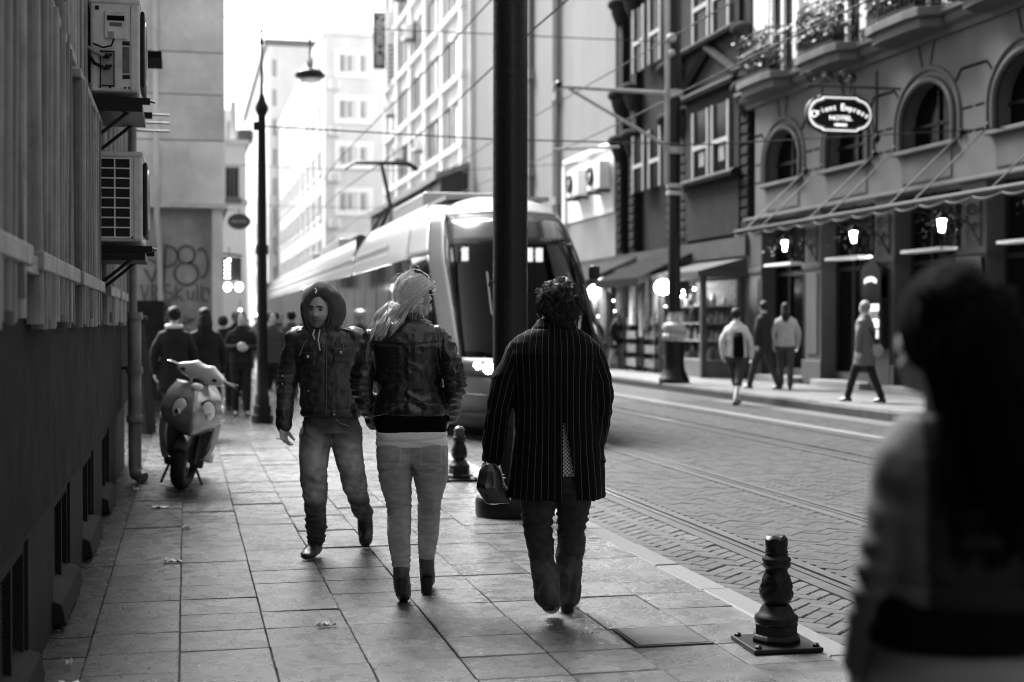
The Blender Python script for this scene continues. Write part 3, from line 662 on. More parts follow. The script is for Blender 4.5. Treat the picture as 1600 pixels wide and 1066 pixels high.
# ------------------------------------------------------------------ dark ornate building
O = thing('ornate_building', 'dark ornate stone building with gabled bay and white-framed windows beside the hotel', 'building', (16, 40, 0))
MB().box(XH + .25, 26, 34.02, 45.6, 3.6, 24).build('wall', m_ornate, O)
m_owin = mat('white_frame', .3, .5, .4, var=.1)
def ornwin(yc, z0, z1, hw=.52):
    wn = MB().box(XH - .06, XH - .045, yc - hw, yc + hw, z0, z1).build('window', m_glass, O)
    f = MB()
    f.box(XH - .13, XH - .062, yc - hw - .11, yc - hw, z0, z1); f.box(XH - .13, XH - .062, yc + hw, yc + hw + .11, z0, z1); f.box(XH - .13, XH - .062, yc - hw, yc + hw, z0 + (z1 - z0) * .42, z0 + (z1 - z0) * .42 + .12)
    f.build('window_frame', m_owin, wn, True)
bay0, bay1 = 34.6, 38.6
MB().box(XH - .04, XH + .26, bay0, bay1, 3.8, 24).build('bay', m_ornate, O)
for yc in (35.75, 37.25): ornwin(yc, 5.5, 7.35); ornwin(yc, 9.3, 11.3)
for yc in (41.2, 42.8): ornwin(yc, 5.6, 7.4, .45); ornwin(yc, 9.4, 11.4, .45)
for z in (5.3, 7.7, 9.05, 11.6): MB().prism([(XH + .1, z), (XH - .28, z), (XH - .32, z + .1), (XH - .2, z + .2), (XH + .1, z + .2)], bay0 - .1, bay1 + .1, lambda a, b, c: (a, c, b)).build('string_course', m_ornate, O)
MB().tube([(XH - .15, bay1 + .3, 7.95), (XH - .15, 36.6, 8.95), (XH - .15, bay0 - .1, 7.95), (XH - .15, bay0 - .5, 7.95)], .14, 4).build('gable_moulding', mat('ornate_edge', .03, .9, .05, var=.4, scale=6), O)
for y in (34.3, 38.95, 40.2, 43.8, 45.2):
    MB().box(XH + .05, XH + .26, y - .28, y + .28, 3.7, 24).build('pilaster', m_ornate, O)
    for z in (7.5, 9.0, 12):
        c = MB(); c.sphere((XH - .1, y, z), (.28, .32, .2), 12, 8); c.lathe([(.1, -.7), (.24, -.35), (.3, 0)], 10, (XH, y, z)); c.build('corbel', mat('ornate_edge', .035), O, 50)
    for i in range(14): MB().box(XH - .02, XH + .045, y - .24, y + .24, 3.9 + .27 * i, 4.12 + .27 * i).build('rustic_block', m_ornate, O, bevel=.05)
m_post_ = mat('poster_grey', .18, .5, .4, var=.6, scale=9)
for yc in (35.75, 37.25): MB().box(XH - .068, XH - .062, yc - .2, yc + .2, 5.8, 6.2).build('window_sticker', m_post_, O)
# ------------------------------------------------------------------ shops at street level under it
SH = thing('souvenir_shops', 'row of crowded street-level shops under the dark ornate building', 'shop', (14.5, 40, 0))
m_goods = mat('hung_goods', .16, .7, .3, var=.95, scale=9, rand=.3)
MB().box(XH + .9, 16, 34.02, 69.5, Z_FAR, 3.7).build('back_wall', mat('shop_interior', .03, .7, .3, var=.7, scale=3), SH)
MB().box(XH - .1, XH + 1, 34.02, 60, 3.2, 3.7).build('fascia', mat('fascia_paint', .035, .5, .4, var=.5, scale=2), SH)
for y in (34.2, 38.2, 41.5, 45.0, 49, 53): MB().box(XH, XH + .5, y - .2, y + .2, Z_FAR, 3.2).build('pier', mat('shop_pier', .12, .6, .4, var=.3, scale=4), SH)
# glazed display case with its small roof
K = thing('display_kiosk', 'white-framed glass display case with lit shelves outside the souvenir shop', 'kiosk', (13.4, 35.8, 0))
kx0, kx1, ky0, ky1 = 12.9, 13.9, 34.35, 37.6
for (x, y) in ((kx0, ky0), (kx0, ky1), (kx1, ky0), (kx1, ky1)): MB().box(x - .07, x + .07, y - .07, y + .07, Z_FAR, 2.65).build('frame_post', mat('kiosk_frame', .07, .8, .1), K)
MB().box(kx0 - .25, kx1 + .2, ky0 - .3, ky1 + .3, 2.65, 2.8).build('roof', mat('kiosk_frame', .10), K); MB().prism([(kx0 - .2, 2.8), (kx1 + .1, 2.8), (kx1 + .1, 3.15)], ky0 - .2, ky1 + .2, lambda a, b, c: (a, c, b)).build('roof_slope', mat('kiosk_frame', .10), K)
for z in (.5, 1.0, 1.45, 1.9): MB().box(kx0, kx1, ky0, ky1, z, z + .03).build('shelf', mat('kiosk_shelf', .3), K)
MB().box(kx1 - .02, kx1, ky0, ky1, Z_FAR, 2.6).build('back_panel', m_goods, K)
MB().box(kx0 + .01, kx1 - .03, ky0 + .08, ky1 - .08, Z_FAR, .5).build('cupboard', mat('kiosk_base', .12, .5), K)
goods = MB()
for i in range(150):
    x, y, z = rnd.uniform(kx0 + .05, kx1 - .2), rnd.uniform(ky0 + .1, ky1 - .1), rnd.choice((.53, 1.03, 1.48, 1.93)); h_ = rnd.uniform(.08, .34); r_ = rnd.uniform(.03, .07)
    goods.lathe([(r_, 0), (r_ * rnd.uniform(.7, 1.4), h_ * .5), (r_ * .4, h_)], 7, (x, y, z))
goods.build('souvenirs', mat('souvenir_mix', .3, .3, .6, var=.7, scale=5, island=.9), K, kind='stuff')
for i in range(9): MB().sphere((kx0 + rnd.uniform(0, .3), ky0 + .2 + .32 * i, 2.36 + rnd.uniform(-.18, .1)), .032, 8, 6).build('spot_lamp', m_glow2 if i % 3 else m_glow, K)
for i in range(26): MB().sphere((XH - rnd.uniform(.2, .9), rnd.uniform(37.9, 52), rnd.uniform(1.2, 2.9)), rnd.uniform(.02, .035), 8, 6).build('spot_lamp', m_glow2, SH)
# hung goods, racks and awnings
def awning(y0, y1, x0, z0, z1, v, label):
    t = thing('awning', label, 'awning', (14, (y0 + y1) / 2, z0), group='shop awnings')
    mm = mat('canvas_%d' % int(v * 100), v * .6, .95, .0, var=.2, scale=3)
    n = 12; MB().loft([[(14, y0, z1), (x0, y0, z0), (x0, y0, z0 - .22), (x0 + .02, y0, z0 - .22), (14, y0, z1 - .03)], [(14, y1, z1), (x0, y1, z0), (x0, y1, z0 - .22), (x0 + .02, y1, z0 - .22), (14, y1, z1 - .03)]]).build('canvas', mm, t)
    for yy in (y0 + .05, y1 - .05): MB().tube([(14, yy, z0 - .3), (x0 + .05, yy, z0 - .03)], .02, 5).build('arm', m_black, t)
awning(37.9, 42.2, 12.3, 2.75, 3.5, .05, 'dark drooping canvas awning between the display case and the tram')
awning(43.0, 50.5, 12.0, 2.7, 3.6, .08, 'grey canvas awning beyond the mast, over hanging clothes')
for k in range(26):
    y = 38.0 + k * .45; x = 12.6 + rnd.uniform(-.2, .5); h_ = rnd.uniform(.8, 1.9); zt = rnd.uniform(2.3, 2.9)
    t = tag(MB().loft([[(x - w_ * .5, y - w_, z), (x + w_ * .5, y - w_ * .8, z), (x + w_ * .5, y + w_ * .8, z), (x - w_ * .5, y + w_, z)] for z, w_ in ((zt, .05), (zt - .1, .14), (zt - h_ * .5, rnd.uniform(.12, .2)), (zt - h_, rnd.uniform(.1, .2)))]).build('hanging_garment', mat('cloth_%d' % (k % 5), [.55, .08, .35, .65, .2][k % 5], .9, .2, var=.5, scale=7), smooth=50), 'limp garment hanging from the shop awnings opposite', 'garment', 'garments hanging outside the shops')
for k in range(7):
    y = 38.2 + 1.7 * k; t = thing('goods_rack', 'waist-high rack packed with small goods outside the shops opposite', 'rack', (13, y, Z_FAR), group='goods racks outside the shops')
    for zz in (.15, .55, .95, 1.35): MB().box(12.75, 13.35, y - .5, y + .5, Z_FAR + zz, Z_FAR + zz + .22).build('shelf_of_goods', m_goods, t)
    for xx in (12.75, 13.35):
        for yy in (y - .5, y + .5): MB().box(xx - .02, xx + .02, yy - .02, yy + .02, Z_FAR, 1.75).build('upright', m_black, t)
for k, (x, y, z, s, lb) in enumerate(((12.7, 36.9, 2.45, (.22, .34, .2), 'large flattened glowing lamp hung left of the display case'), (12.6, 43.3, 2.45, (.2, .2, .22), 'bright round lamp hung over the walkers by the shops'), (13.4, 45.2, 2.9, (.4, .5, .05), 'dim strip lamp inside the shop beyond the mast'))):
    t = thing('hanging_lamp', lb, 'lamp', (x, y, z), group='lamps hung outside the shops'); MB().sphere((x, y, z), s, 14, 9).build('globe', m_glow if k < 2 else m_glow2, t, 60); MB().tube([(x, y, z + s[2]), (x, y, 3.1)], .012, 5).build('cord', m_black, t)

# ------------------------------------------------------------------ plain rendered building with pipes
PL = thing('plain_building', 'plain grey rendered building with vertical pipes and an air conditioner niche', 'building', (16, 57, 0))
m_plain = mat('grey_render', .2, .8, .3, var=.1, scale=.5, streak=.15, sscale=.7, bump=.004, bscale=20)
MB().box(XH + .02, 26, 45.62, 69.5, 3.72, 34).build('wall', m_plain, PL)
MB().box(XH - .25, XH + .02, 59.2, 60.2, 3.7, 34).build('pilaster', mat('dark_pilaster', .16, .8, .3, var=.15, scale=1), PL)  # pilaster in a darker grey than the wall
for y in (52.8, 53.2): MB().tube([(XH - .1, y, 4), (XH - .1, y, 34)], .09, 8).build('pipe', m_plain, PL, 60)
for y in (57.2,): MB().tube([(XH - .1, y, 4), (XH - .1, y, 34)], .12, 8).build('pipe', m_plain, PL, 60)
for z in range(6, 30, 4):
    MB().box(XH - .22, XH + .02, 52.6, 53.4, z, z + .3).build('pipe_clamp', m_plain, PL); MB().box(XH - .25, XH + .02, 56.9, 57.5, z + 1.5, z + 1.9).build('pipe_clamp', m_plain, PL)
    MB().box(XH - .28, XH - .251, 59.4, 60.0, z + .5, z + .9).build('pilaster_boss', m_plain, PL)
MB().box(XH - .12, XH + .01, 45.7, 52, 7.35, 7.6).build('niche_lintel', m_offwhite, PL, bevel=.1); MB().box(XH - .12, XH + .01, 51.7, 52, 5.2, 7.345).build('niche_jamb', m_offwhite, PL)
MB().box(XH - .02, XH + .015, 45.7, 51.7, 5.2, 7.35).build('niche_back', m_pale2, PL)
for k, (y, lb) in enumerate(((49.4, 'pale air conditioner with round dark fan in the niche of the plain building'), (46.7, 'second pale air conditioner in the niche, against the dark ornate building'))):
    t = thing('air_conditioner', lb, 'air conditioner', (13.8, y, 5.9), group='air conditioners in the niche')
    MB().box(13.55, 13.95, y - .75, y + .75, 6.0, 6.95).build('casing', m_white, t, bevel=.05); MB().lathe([(.34, 0), (.34, .04)], 24, (0, 0, 0)).build
    f = MB(); f.ring((13.53, y + .25, 6.5), .26, .09, 'x', 24, 8); f.build('fan_surround', m_acdark, t, 60); MB().sphere((13.5, y + .25, 6.5), (.04, .14, .14), 12, 8).build('fan_hub', m_acwhite, t, 60)
    MB().box(13.5, 14.0, y - .6, y - .5, 5.9, 5.99).build('bracket', m_black, t); MB().box(13.5, 14.0, y + .5, y + .6, 5.9, 5.99).build('bracket', m_black, t)

# ------------------------------------------------------------------ bright buildings down the street
def win(parent, face, a0, a1, z0, z1, pane, frame, fw=.1, proud=.06, mull=1):
    if face[0] == 'x':
        x = face[1]; f3 = lambda a, b, c: (x - c, a, b)
    else:
        y = face[1]; f3 = lambda a, b, c: (a, y - c, b)
    def bx(m_, a, b, c, d_, e, f_): m_.add([f3(p, q, r) for r in (e, f_) for p, q in ((a, c), (b, c), (b, d_), (a, d_))], [(3, 2, 1, 0), (4, 5, 6, 7), (0, 1, 5, 4), (1, 2, 6, 5), (2, 3, 7, 6), (3, 0, 4, 7)])
    m1 = MB(); bx(m1, a0, a1, z0, z1, .004, .02); o = m1.build('window', pane, parent)
    m2 = MB(); bx(m2, a0 - fw, a0, z0 - fw, z1 + fw, .003, proud); bx(m2, a1, a1 + fw, z0 - fw, z1 + fw, .003, proud); bx(m2, a0, a1, z0 - fw, z0, .003, proud * 1.2); bx(m2, a0, a1, z1, z1 + fw, .003, proud)
    for i in range(mull): am = a0 + (a1 - a0) * (i + 1) / (mull + 1); bx(m2, am - fw * .3, am + fw * .3, z0, z1, .021, proud * .8)
    m2.build('window_frame', frame, o, True)
    return o
A2 = thing('white_office_building', 'bright white building with rows of windows and projecting sills, beyond the plain building', 'building', (16, 84, 0))
MB().box(XH - .2, 26, 69.52, 99, 0, 36).build('wall', m_offwhite, A2)
m_dframe = mat('dark_frame', .10, .5, .4, var=.2)
for j in range(8):
    z = 7.4 + 3.5 * j
    for i in range(7):
        y = 72.2 + 3.75 * i
        win(A2, ('x', XH - .2), y - 1.3, y + 1.3, z, z + 1.9, m_palepane if (i + j) % 3 else mat('grey_pane', .3, .15, .6), m_dframe, .12, .1, 1)
    MB().box(XH - .55, XH - .203, 70, 98.6, z - .55, z - .25).build('sill_band', m_pale2, A2)
for i in range(6): MB().box(XH - .5, XH - .203, 70.2 + 5.6 * i, 70.8 + 5.6 * i, 3.8, 36).build('pier', m_offwhite, A2)
for k, (i, z) in enumerate(((5, 22.3), (4, 18.9), (5, 12.0), (6, 15.4), (3, 11.6))):
    y = 71 + 4 * i; t = thing('air_conditioner', 'white air conditioner on the bright facade, %s' % ['highest one', 'below the highest', 'low one far down the street', 'beside the vertical sign', 'low one nearest the plain building'][k], 'air conditioner', (13.5, y, z), group='air conditioners on the bright facade')
    MB().box(13.1, 13.6, y - .6, y + .6, z, z + .9).build('casing', m_white, t, bevel=.05); MB().ring((13.09, y, z + .45), .28, .04, 'x', 18, 6).build('fan_guard', m_dframe, t); MB().box(13.1, 13.8, y - .5, y + .5, z - .1, z - .01).build('bracket', m_dframe, t)
AW = thing('roofed_gallery', 'dark corrugated lean-to roof over the first floor beside the tram roof', 'roof', (13, 84, 8))
MB().loft([[(14, 69.6, 9.6), (12.1, 69.6, 8.9), (12.1, 69.6, 8.6), (14, 69.6, 9.3)], [(14, 97, 9.6), (12.1, 97, 8.9), (12.1, 97, 8.6), (14, 97, 9.3)]]).build('roof_sheet', mat('corrugated', .2, .5, .4, var=.3, scale=3), AW)
MB().box(12.4, 13.75, 69.8, 96.8, 6.4, 8.95).build('gallery_glazing', mat('gallery_dark', .02, .3, .5, var=.4, scale=2), AW)
for i in range(10): MB().box(12.33, 12.395, 69.8 + 2.97 * i, 70 + 2.97 * i, 6.4, 8.7).build('mullion', mat('corrugated', .2), AW)
# vertical sign on the bright facade
V = thing('vertical_sign', 'tall black vertical blade sign with pale letters high on the bright facade', 'sign', (13, 97, 18))
vy, vx0, vx1, vz0, vz1 = 96.5, 12.5, 13.4, 18.8, 22.6
MB().box(vx0, vx1, vy, vy + .35, vz0, vz1).build('box', m_blackgloss, V)
for i, ch in enumerate('ZKBHB'): text('letter', ch, .92, TM(((vx0 + vx1) / 2, vy - .02, vz1 - .5 - .69 * i), (1, 0, 0), (0, 0, 1)), mat('vertical_letters', .38, .5), V, .01, sx=1.05)
for z in (19.6, 22.4): MB().box(vx1, 13.82, vy + .12, vy + .2, z, z + .1).build('arm', m_black, V)
V2 = thing('white_blade_sign', 'narrow white vertical sign with dark lettering beside the black blade sign', 'sign', (13.4, 95, 17))
MB().box(13.15, 13.75, 95, 95.25, 17.2, 22.4).build('box', m_white, V2)
for i in range(9): MB().box(13.3, 13.6, 94.975, 94.995, 17.6 + .3 * i, 17.75 + .3 * i).build('letter_mark', m_dframe, V2)
# building with rounded corner standing forward, its end wall facing us
E1 = thing('corner_building', 'pale building with framed windows standing forward at the far right bend', 'building', (14, 118, 0))
MB().box(10.5, 22, 110, 165, 0, 23.6).build('wall', m_pale2, E1); MB().box(10.3, 22, 109.8, 165, 23.6, 24).build('parapet', m_pale2, E1)
for j in range(5):
    z = 21.2 - 3.55 * j
    win(E1, ('y', 110), 11.6, 13.8, z - .4, z + 1.0, m_palepane, m_white, .4, .12, 2)
    for xx in (11.75, 12.3, 13.3): MB().box(xx, xx + .22, 109.85, 109.88, z - .3, z + .9).build('window_divider', mat('grey_div', .25, .5), E1)
    for i in range(9): win(E1, ('x', 10.5), 113 + 5.6 * i, 115.4 + 5.6 * i, z - .6, z + 1.1, mat('grey_pane', .3), m_white, .25, .12, 1)
    t = thing('air_conditioner', 'white air conditioner on the forward corner building, %s floor from the top' % ['first', 'second', 'third', 'fourth', 'fifth'][j], 'air conditioner', (10.8, 109.7, z - 1.7), group='air conditioners on the corner building')
    MB().box(10.7, 11.6, 109.45, 109.9, z - 1.75, z - 1.1).build('casing', m_white, t, bevel=.05); MB().ring((11.2, 109.43, z - 1.42), .2, .03, 'y', 16, 6).build('fan_guard', m_dframe, t)
E2 = thing('tall_far_building', 'tall pale building with roof-edge frame seen between lamp post and corner building', 'building', (10, 190, 0))
MB().box(9.3, 20, 166, 230, 0, 34).build('wall', m_offwhite, E2); MB().box(8.9, 20, 165.8, 230, 33.4, 34.1).build('roof_edge', mat('dark_edge', .15), E2)
for j in range(8):
    for i in range(4): win(E2, ('x', 9.3), 170 + 12 * i, 174 + 12 * i, 6 + 3.4 * j, 8 + 3.4 * j, mat('grey_pane', .3), m_white, .3, .15, 1)
    win(E2, ('y', 166), 9.8, 10.3, 6 + 3.4 * j, 8 + 3.4 * j, mat('grey_pane', .3), m_white, .15, .1, 0)
E3 = thing('street_end_building', 'pale terrace closing the far end of the street', 'building', (6, 235, 0))
MB().box(-10, 9.2, 232, 250, 0, 24).build('wall', m_offwhite, E3); MB().box(-10, 9.2, 231.7, 250, 24, 24.6).build('cornice', m_pale2, E3)
for j in range(6):
    for i in range(6): win(E3, ('y', 232), -3.4 + 2.1 * i, -2.2 + 2.1 * i, 3.2 + 3.5 * j, 5.4 + 3.5 * j, mat('grey_pane', .3), m_pale2, .2, .15, 1)
# left side, beyond the concrete building
L2 = thing('pale_left_building', 'low pale building left of the lamp post with one dark barred window', 'building', (0, 64, 0))
MB().box(-8, 2.55, 62, 90, 0, 9.1).build('wall', m_offwhite, L2); MB().box(-8, 2.7, 61.85, 90, 9.1, 9.3).build('roof_edge', m_pale2, L2); MB().box(-8, 2.62, 61.9, 90, 6.55, 6.75).build('string_course', m_pale2, L2)
win(L2, ('y', 62), 1.72, 2.2, 6.85, 8.1, m_glass, mat('mid_frame', .25, .6), .06, .05, 2); MB().box(1.6, 2.35, 61.6, 61.98, 6.6, 6.78).build('window_box', m_dframe, L2)
for i in range(3): win(L2, ('y', 62), -2 + 1.3 * i, -1.3 + 1.3 * i, 3, 4.6, m_glass, m_pale2)
MB().lathe([(.35, 0), (.4, .1), (.4, .5), (.36, .55)], 14, (2.5, 63, 9.3)).build('roof_tank', mat('tank', .12, .6), L2, 50)
MB().box(1.9, 2.15, 62.4, 62.65, 9.3, 11).build('chimney', m_pale2, L2)
L3 = thing('far_left_terrace', 'far pale terrace on the left side of the street behind the lamp post', 'building', (0, 120, 0))
MB().box(-12, 3.2, 92, 200, 0, 15).build('wall', m_offwhite, L3)
for j in range(4):
    z = 3 + 3.2 * j
    for i in range(10): win(L3, ('x', 3.2), 94, 95, z, z + 1, m_glass, m_pale2) if False else None
    win(L3, ('y', 92), 2.65, 3.0, z, z + 1.6, mat('grey_pane', .3), m_pale2, .1, .08, 0)
# ------------------------------------------------------------------ signs on the left
t = thing('oval_shop_sign', 'dark oval sign with faint lettering hanging from the left-hand buildings', 'sign', (1.45, 40, 4.3))
MB().prism([(1.45 + .31 * math.cos(i * math.pi / 16), 4.27 + .22 * math.sin(i * math.pi / 16)) for i in range(32)], 39.9, 40, lambda a, b, c: (a, c, b)).build('board', mat('sign_dark', .05, .4), t)
marks('lettering', lambda a, b: (1.45 + a, 39.89, 4.27 + b), .42, .05, 11, mat('dim_letters', .5), t)
MB().tube([(.7, 39.95, 4.6), (1.5, 39.95, 4.6)], .02, 6).build('arm', m_black, t); MB().tube([(1.45, 39.95, 4.48), (1.45, 39.95, 4.6)], .012, 6).build('hanger', m_black, t)
t = thing('hanging_box_sign', 'dark hanging box sign with glowing characters above two round lamps', 'sign', (1.1, 36, 2.6))
MB().box(.88, 1.36, 36, 36.5, 2.5, 3.12).build('box', mat('sign_dark', .05), t, bevel=.02)
for i in range(5):
    for s in (0, .09): MB().sphere((.97 + s, 35.97, 2.6 + .1 * i), .016, 8, 6).build('bulb', m_glow2, t)
MB().tube([(.72, 36.25, 3.22), (1.4, 36.25, 3.17)], .035, 8).build('arm', m_band, t)
for k, x in enumerate((1.02, 1.30)):
    t = thing('round_lamp', 'bright round lamp under the hanging box sign, %s' % ['beside the wall', 'towards the lamp post'][k], 'lamp', (x, 36, 2.35), group='two lamps under the box sign'); MB().sphere((x, 36, 2.37), (.085, .085, .1), 12, 8).build('globe', m_glow, t, 60); MB().tube([(x, 36, 2.45), (x, 36, 2.52)], .02, 6).build('stem', m_black, t)
for k, (x, y, z) in enumerate(((1.55, 42, 1.85), (2.1, 44, 1.72), (2.3, 44, 1.72), (2.62, 52, 3.15), (1.0, 34, 2.95))):
    t = thing('shop_light', 'tiny shop light glowing over the distant crowd, ' + ['above the walkers', 'one of a pair by the lamp post', 'other of the pair by the lamp post', 'high beside the lamp post', 'at the end of the box sign arm'][k], 'lamp', (x, y, z)); MB().sphere((x, y, z), .035, 8, 6).build('bulb', m_glow2, t); MB().tube([(x, y, z), (x, y, z + .3)], .01, 4).build('flex', m_black, t)

# ------------------------------------------------------------------ poles
# big mast in the middle
t = thing('tram_mast', 'thick black riveted mast with drum base rising through the middle of the picture', 'mast', (2.42, 10.6, 0))
px_, py_ = 2.42, 10.6
m_mast = mat('mast_paint', .006, .38, .5, var=.25, scale=10, bump=.006, bscale=22, aniso=(.3, .3, 1), rvar=.08)
MB().lathe([(.262, 0), (.268, .02), (.268, .12), (.255, .145), (.2, .15)], 40, (px_, py_, 0)).build('drum_base', m_black, t, 50)
MB().lathe([(.20, .15), (.195, .22), (.178, .30), (.172, .42), (.155, .5), (.15, .62), (.165, .66), (.165, .70), (.14, .74), (.136, .9)], 40, (px_, py_, 0)).build('pedestal', m_black, t, 50)
MB().lathe([(.134, .9), (.132, 3), (.128, 9)], 40, (px_, py_, 0)).build('shaft', m_mast, t, 50)
MB().tube([(px_ - .13, py_ - .05, 1.78), (px_ - .18, py_ - .09, 1.79), (px_ - .19, py_ - .10, 1.75)], .006, 5).build('wire_hook', m_black, t)
# lamp post on the left
t = thing('lamp_post', 'slender black lamp post with pointed finial standing on the left pavement', 'lamp post', (1.10, 21.2, 0))
lx, ly = 1.10, 21.2
MB().lathe([(.16, 0), (.16, .12), (.13, .13), (.13, .26), (.105, .27), (.105, .4), (.085, .42), (.08, .9)], 20, (lx, ly, 0)).build('base', m_black, t, 50)
MB().lathe([(.078, .9), (.072, 2.0), (.07, 3.0)], 18, (lx, ly, 0)).build('shaft', m_black, t, 50)
MB().lathe([(.088, 2.48), (.095, 2.55), (.088, 2.62)], 18, (lx, ly, 0)).build('collar', m_black, t, 50)
MB().lathe([(.07, 3.0), (.055, 4.5), (.09, 4.58), (.095, 4.64), (.05, 4.75), (.02, 4.85)], 18, (lx, ly, 0)).build('upper_shaft', m_black, t, 50)
MB().lathe([(.02, 4.85), (.014, 5.55), (.03, 5.58), (.005, 5.7)], 10, (lx, ly, 0)).build('finial', m_black, t, 50)
MB().box(lx - .12, lx, ly - .03, ly + .03, 4.3, 4.42).build('wire_clamp', m_black, t); MB().sphere((lx, ly, 5.75), .025, 8, 6).build('finial_ball', m_black, t)
# pendant street lamp on span wire
t = thing('pendant_street_lamp', 'dark dome street lamp hung on a span wire against the white sky', 'lamp', (2.7, 30, 7))
qx, qy, qz = 2.52, 29.6, 6.62
MB().lathe([(.30, -.08), (.31, -.03), (.25, .05), (.1, .10), (.04, .12)], 22, (qx, qy, qz)).build('shade', m_black, t, 50); MB().lathe([(.2, -.16), (.22, -.11)], 16, (qx, qy, qz)).build('bowl', mat('lamp_bowl', .5, .3), t)
MB().lathe([(.05, .13), (.07, .17), (.07, .27), (.05, .3)], 14, (qx, qy, qz)).build('gear_box', mat('gear_grey', .45, .5), t, 50)
MB().tube([(qx, qy, qz + .3), (qx, qy, qz + .75)], .02, 6).build('hook', m_black, t)
tag(MB().tube([(-.0, 29.6, 7.75), (qx, qy, 7.6), (11.0, 31, 7.9)], .012, 5).build('span_wire', m_black), 'thin span wire carrying the dome lamp across the street', 'wire')
# mast on the opposite pavement
t = thing('tram_mast', 'tall dark mast with flared iron pedestal on the opposite kerb', 'mast', (11.15, 31.6, Z_FAR))
mx, my = 11.15, 31.6
MB().lathe([(.36, 0), (.36, .10), (.33, .13), (.30, .22), (.27, .27), (.25, .35), (.235, .5), (.235, .98)], 28, (mx, my, Z_FAR)).build('pedestal', m_black, t, 50)
for k in range(10):
    a = k * math.pi / 5; MB().sphere((mx + .215 * math.cos(a), my + .215 * math.sin(a), Z_FAR + 1.08), (.075, .075, .085), 8, 6).build('boss', mat('worn_iron', .38, .35, .5, var=.3, scale=8), t, 60)
MB().lathe([(.22, 1.0), (.22, 1.14), (.2, 1.17), (.26, 1.24), (.285, 1.3), (.26, 1.37), (.12, 1.42), (.12, 1.56), (.135, 1.6), (.12, 1.66)], 28, (mx, my, Z_FAR)).build('capital', mat('worn_iron', .38), t, 50)
MB().lathe([(.15, 1.66), (.14, 4.5), (.13, 12)], 22, (mx, my, Z_FAR)).build('shaft', m_black, t, 50)
for z in (4.45, 4.62): MB().lathe([(.18, 0), (.2, .05), (.18, .1)], 18, (mx, my, z)).build('collar', mat('worn_iron', .38), t, 50)
MB().tube([(mx - .22, my - .05, 4.7), (mx - .2, my - .05, 12)], .045, 8).build('cable_duct', mat('duct_grey', .3, .5), t)
for z in (5.42, 6.75): MB().lathe([(.19, 0), (.19, .16)], 16, (mx, my, z)).build('clamp', mat('duct_grey', .3), t)
MB().tube([(mx, my, 6.83), (8.2, my, 6.9)], .045, 8).build('bracket_arm', mat('duct_grey', .3), t); MB().tube([(mx, my, 5.5), (8.6, my, 6.85)], .04, 8).build('bracket_strut', mat('duct_grey', .3), t)
MB().tube([(9.8, my, 5.55), (8.2, my, 5.45)], .03, 8).build('registration_arm', mat('duct_grey', .3), t); MB().tube([(8.35, my, 6.9), (8.3, my, 5.47)], .012, 6).build('dropper', m_black, t)
MB().lathe([(.05, 0), (.1, .04), (.05, .08), (.1, .12), (.05, .16)], 12, (8.35, my, 6.86)).build('insulator', m_black, t)
for z, s in ((8.1, .12), (7.75, .09)): MB().sphere((mx - .12, my - .12, z), s, 12, 8).build('clamp_fitting', mat('worn_iron', .38), t, 60)
# overhead wires
for k, (x, z, lb) in enumerate(((4.49, 5.27, 'contact wire over the near tram track'), (4.49, 6.3, 'messenger wire above the near tram track'), (8.22, 5.4, 'contact wire over the far tram track'), (8.22, 6.4, 'messenger wire above the far tram track'))):
    pts = [(x + .12 * math.sin(i * .9), -6 + 4 * i, z + (.12 * math.cos(i * .7) if k % 2 else 0)) for i in range(32)]
    tag(MB().tube(pts, .013, 5).build('overhead_wire', m_black), 'thin dark ' + lb, 'wire', 'overhead wires')
for k, (y, z, x0) in enumerate(((21.2, 4.36, 1.1), (46, 6.5, .75), (60, 6.4, 2.5))):
    tag(MB().tube([(x0, y, z), (4.5, y + .3, z - .05), (8.2, y + .6, z + .0), (13.9, y + 1, z + .5)], .012, 5).build('cross_wire', m_black), 'cross-span wire over the street, ' + ['tied to the lamp post', 'second beyond the lamp post', 'third, far down the street'][k], 'wire', 'cross-span wires')
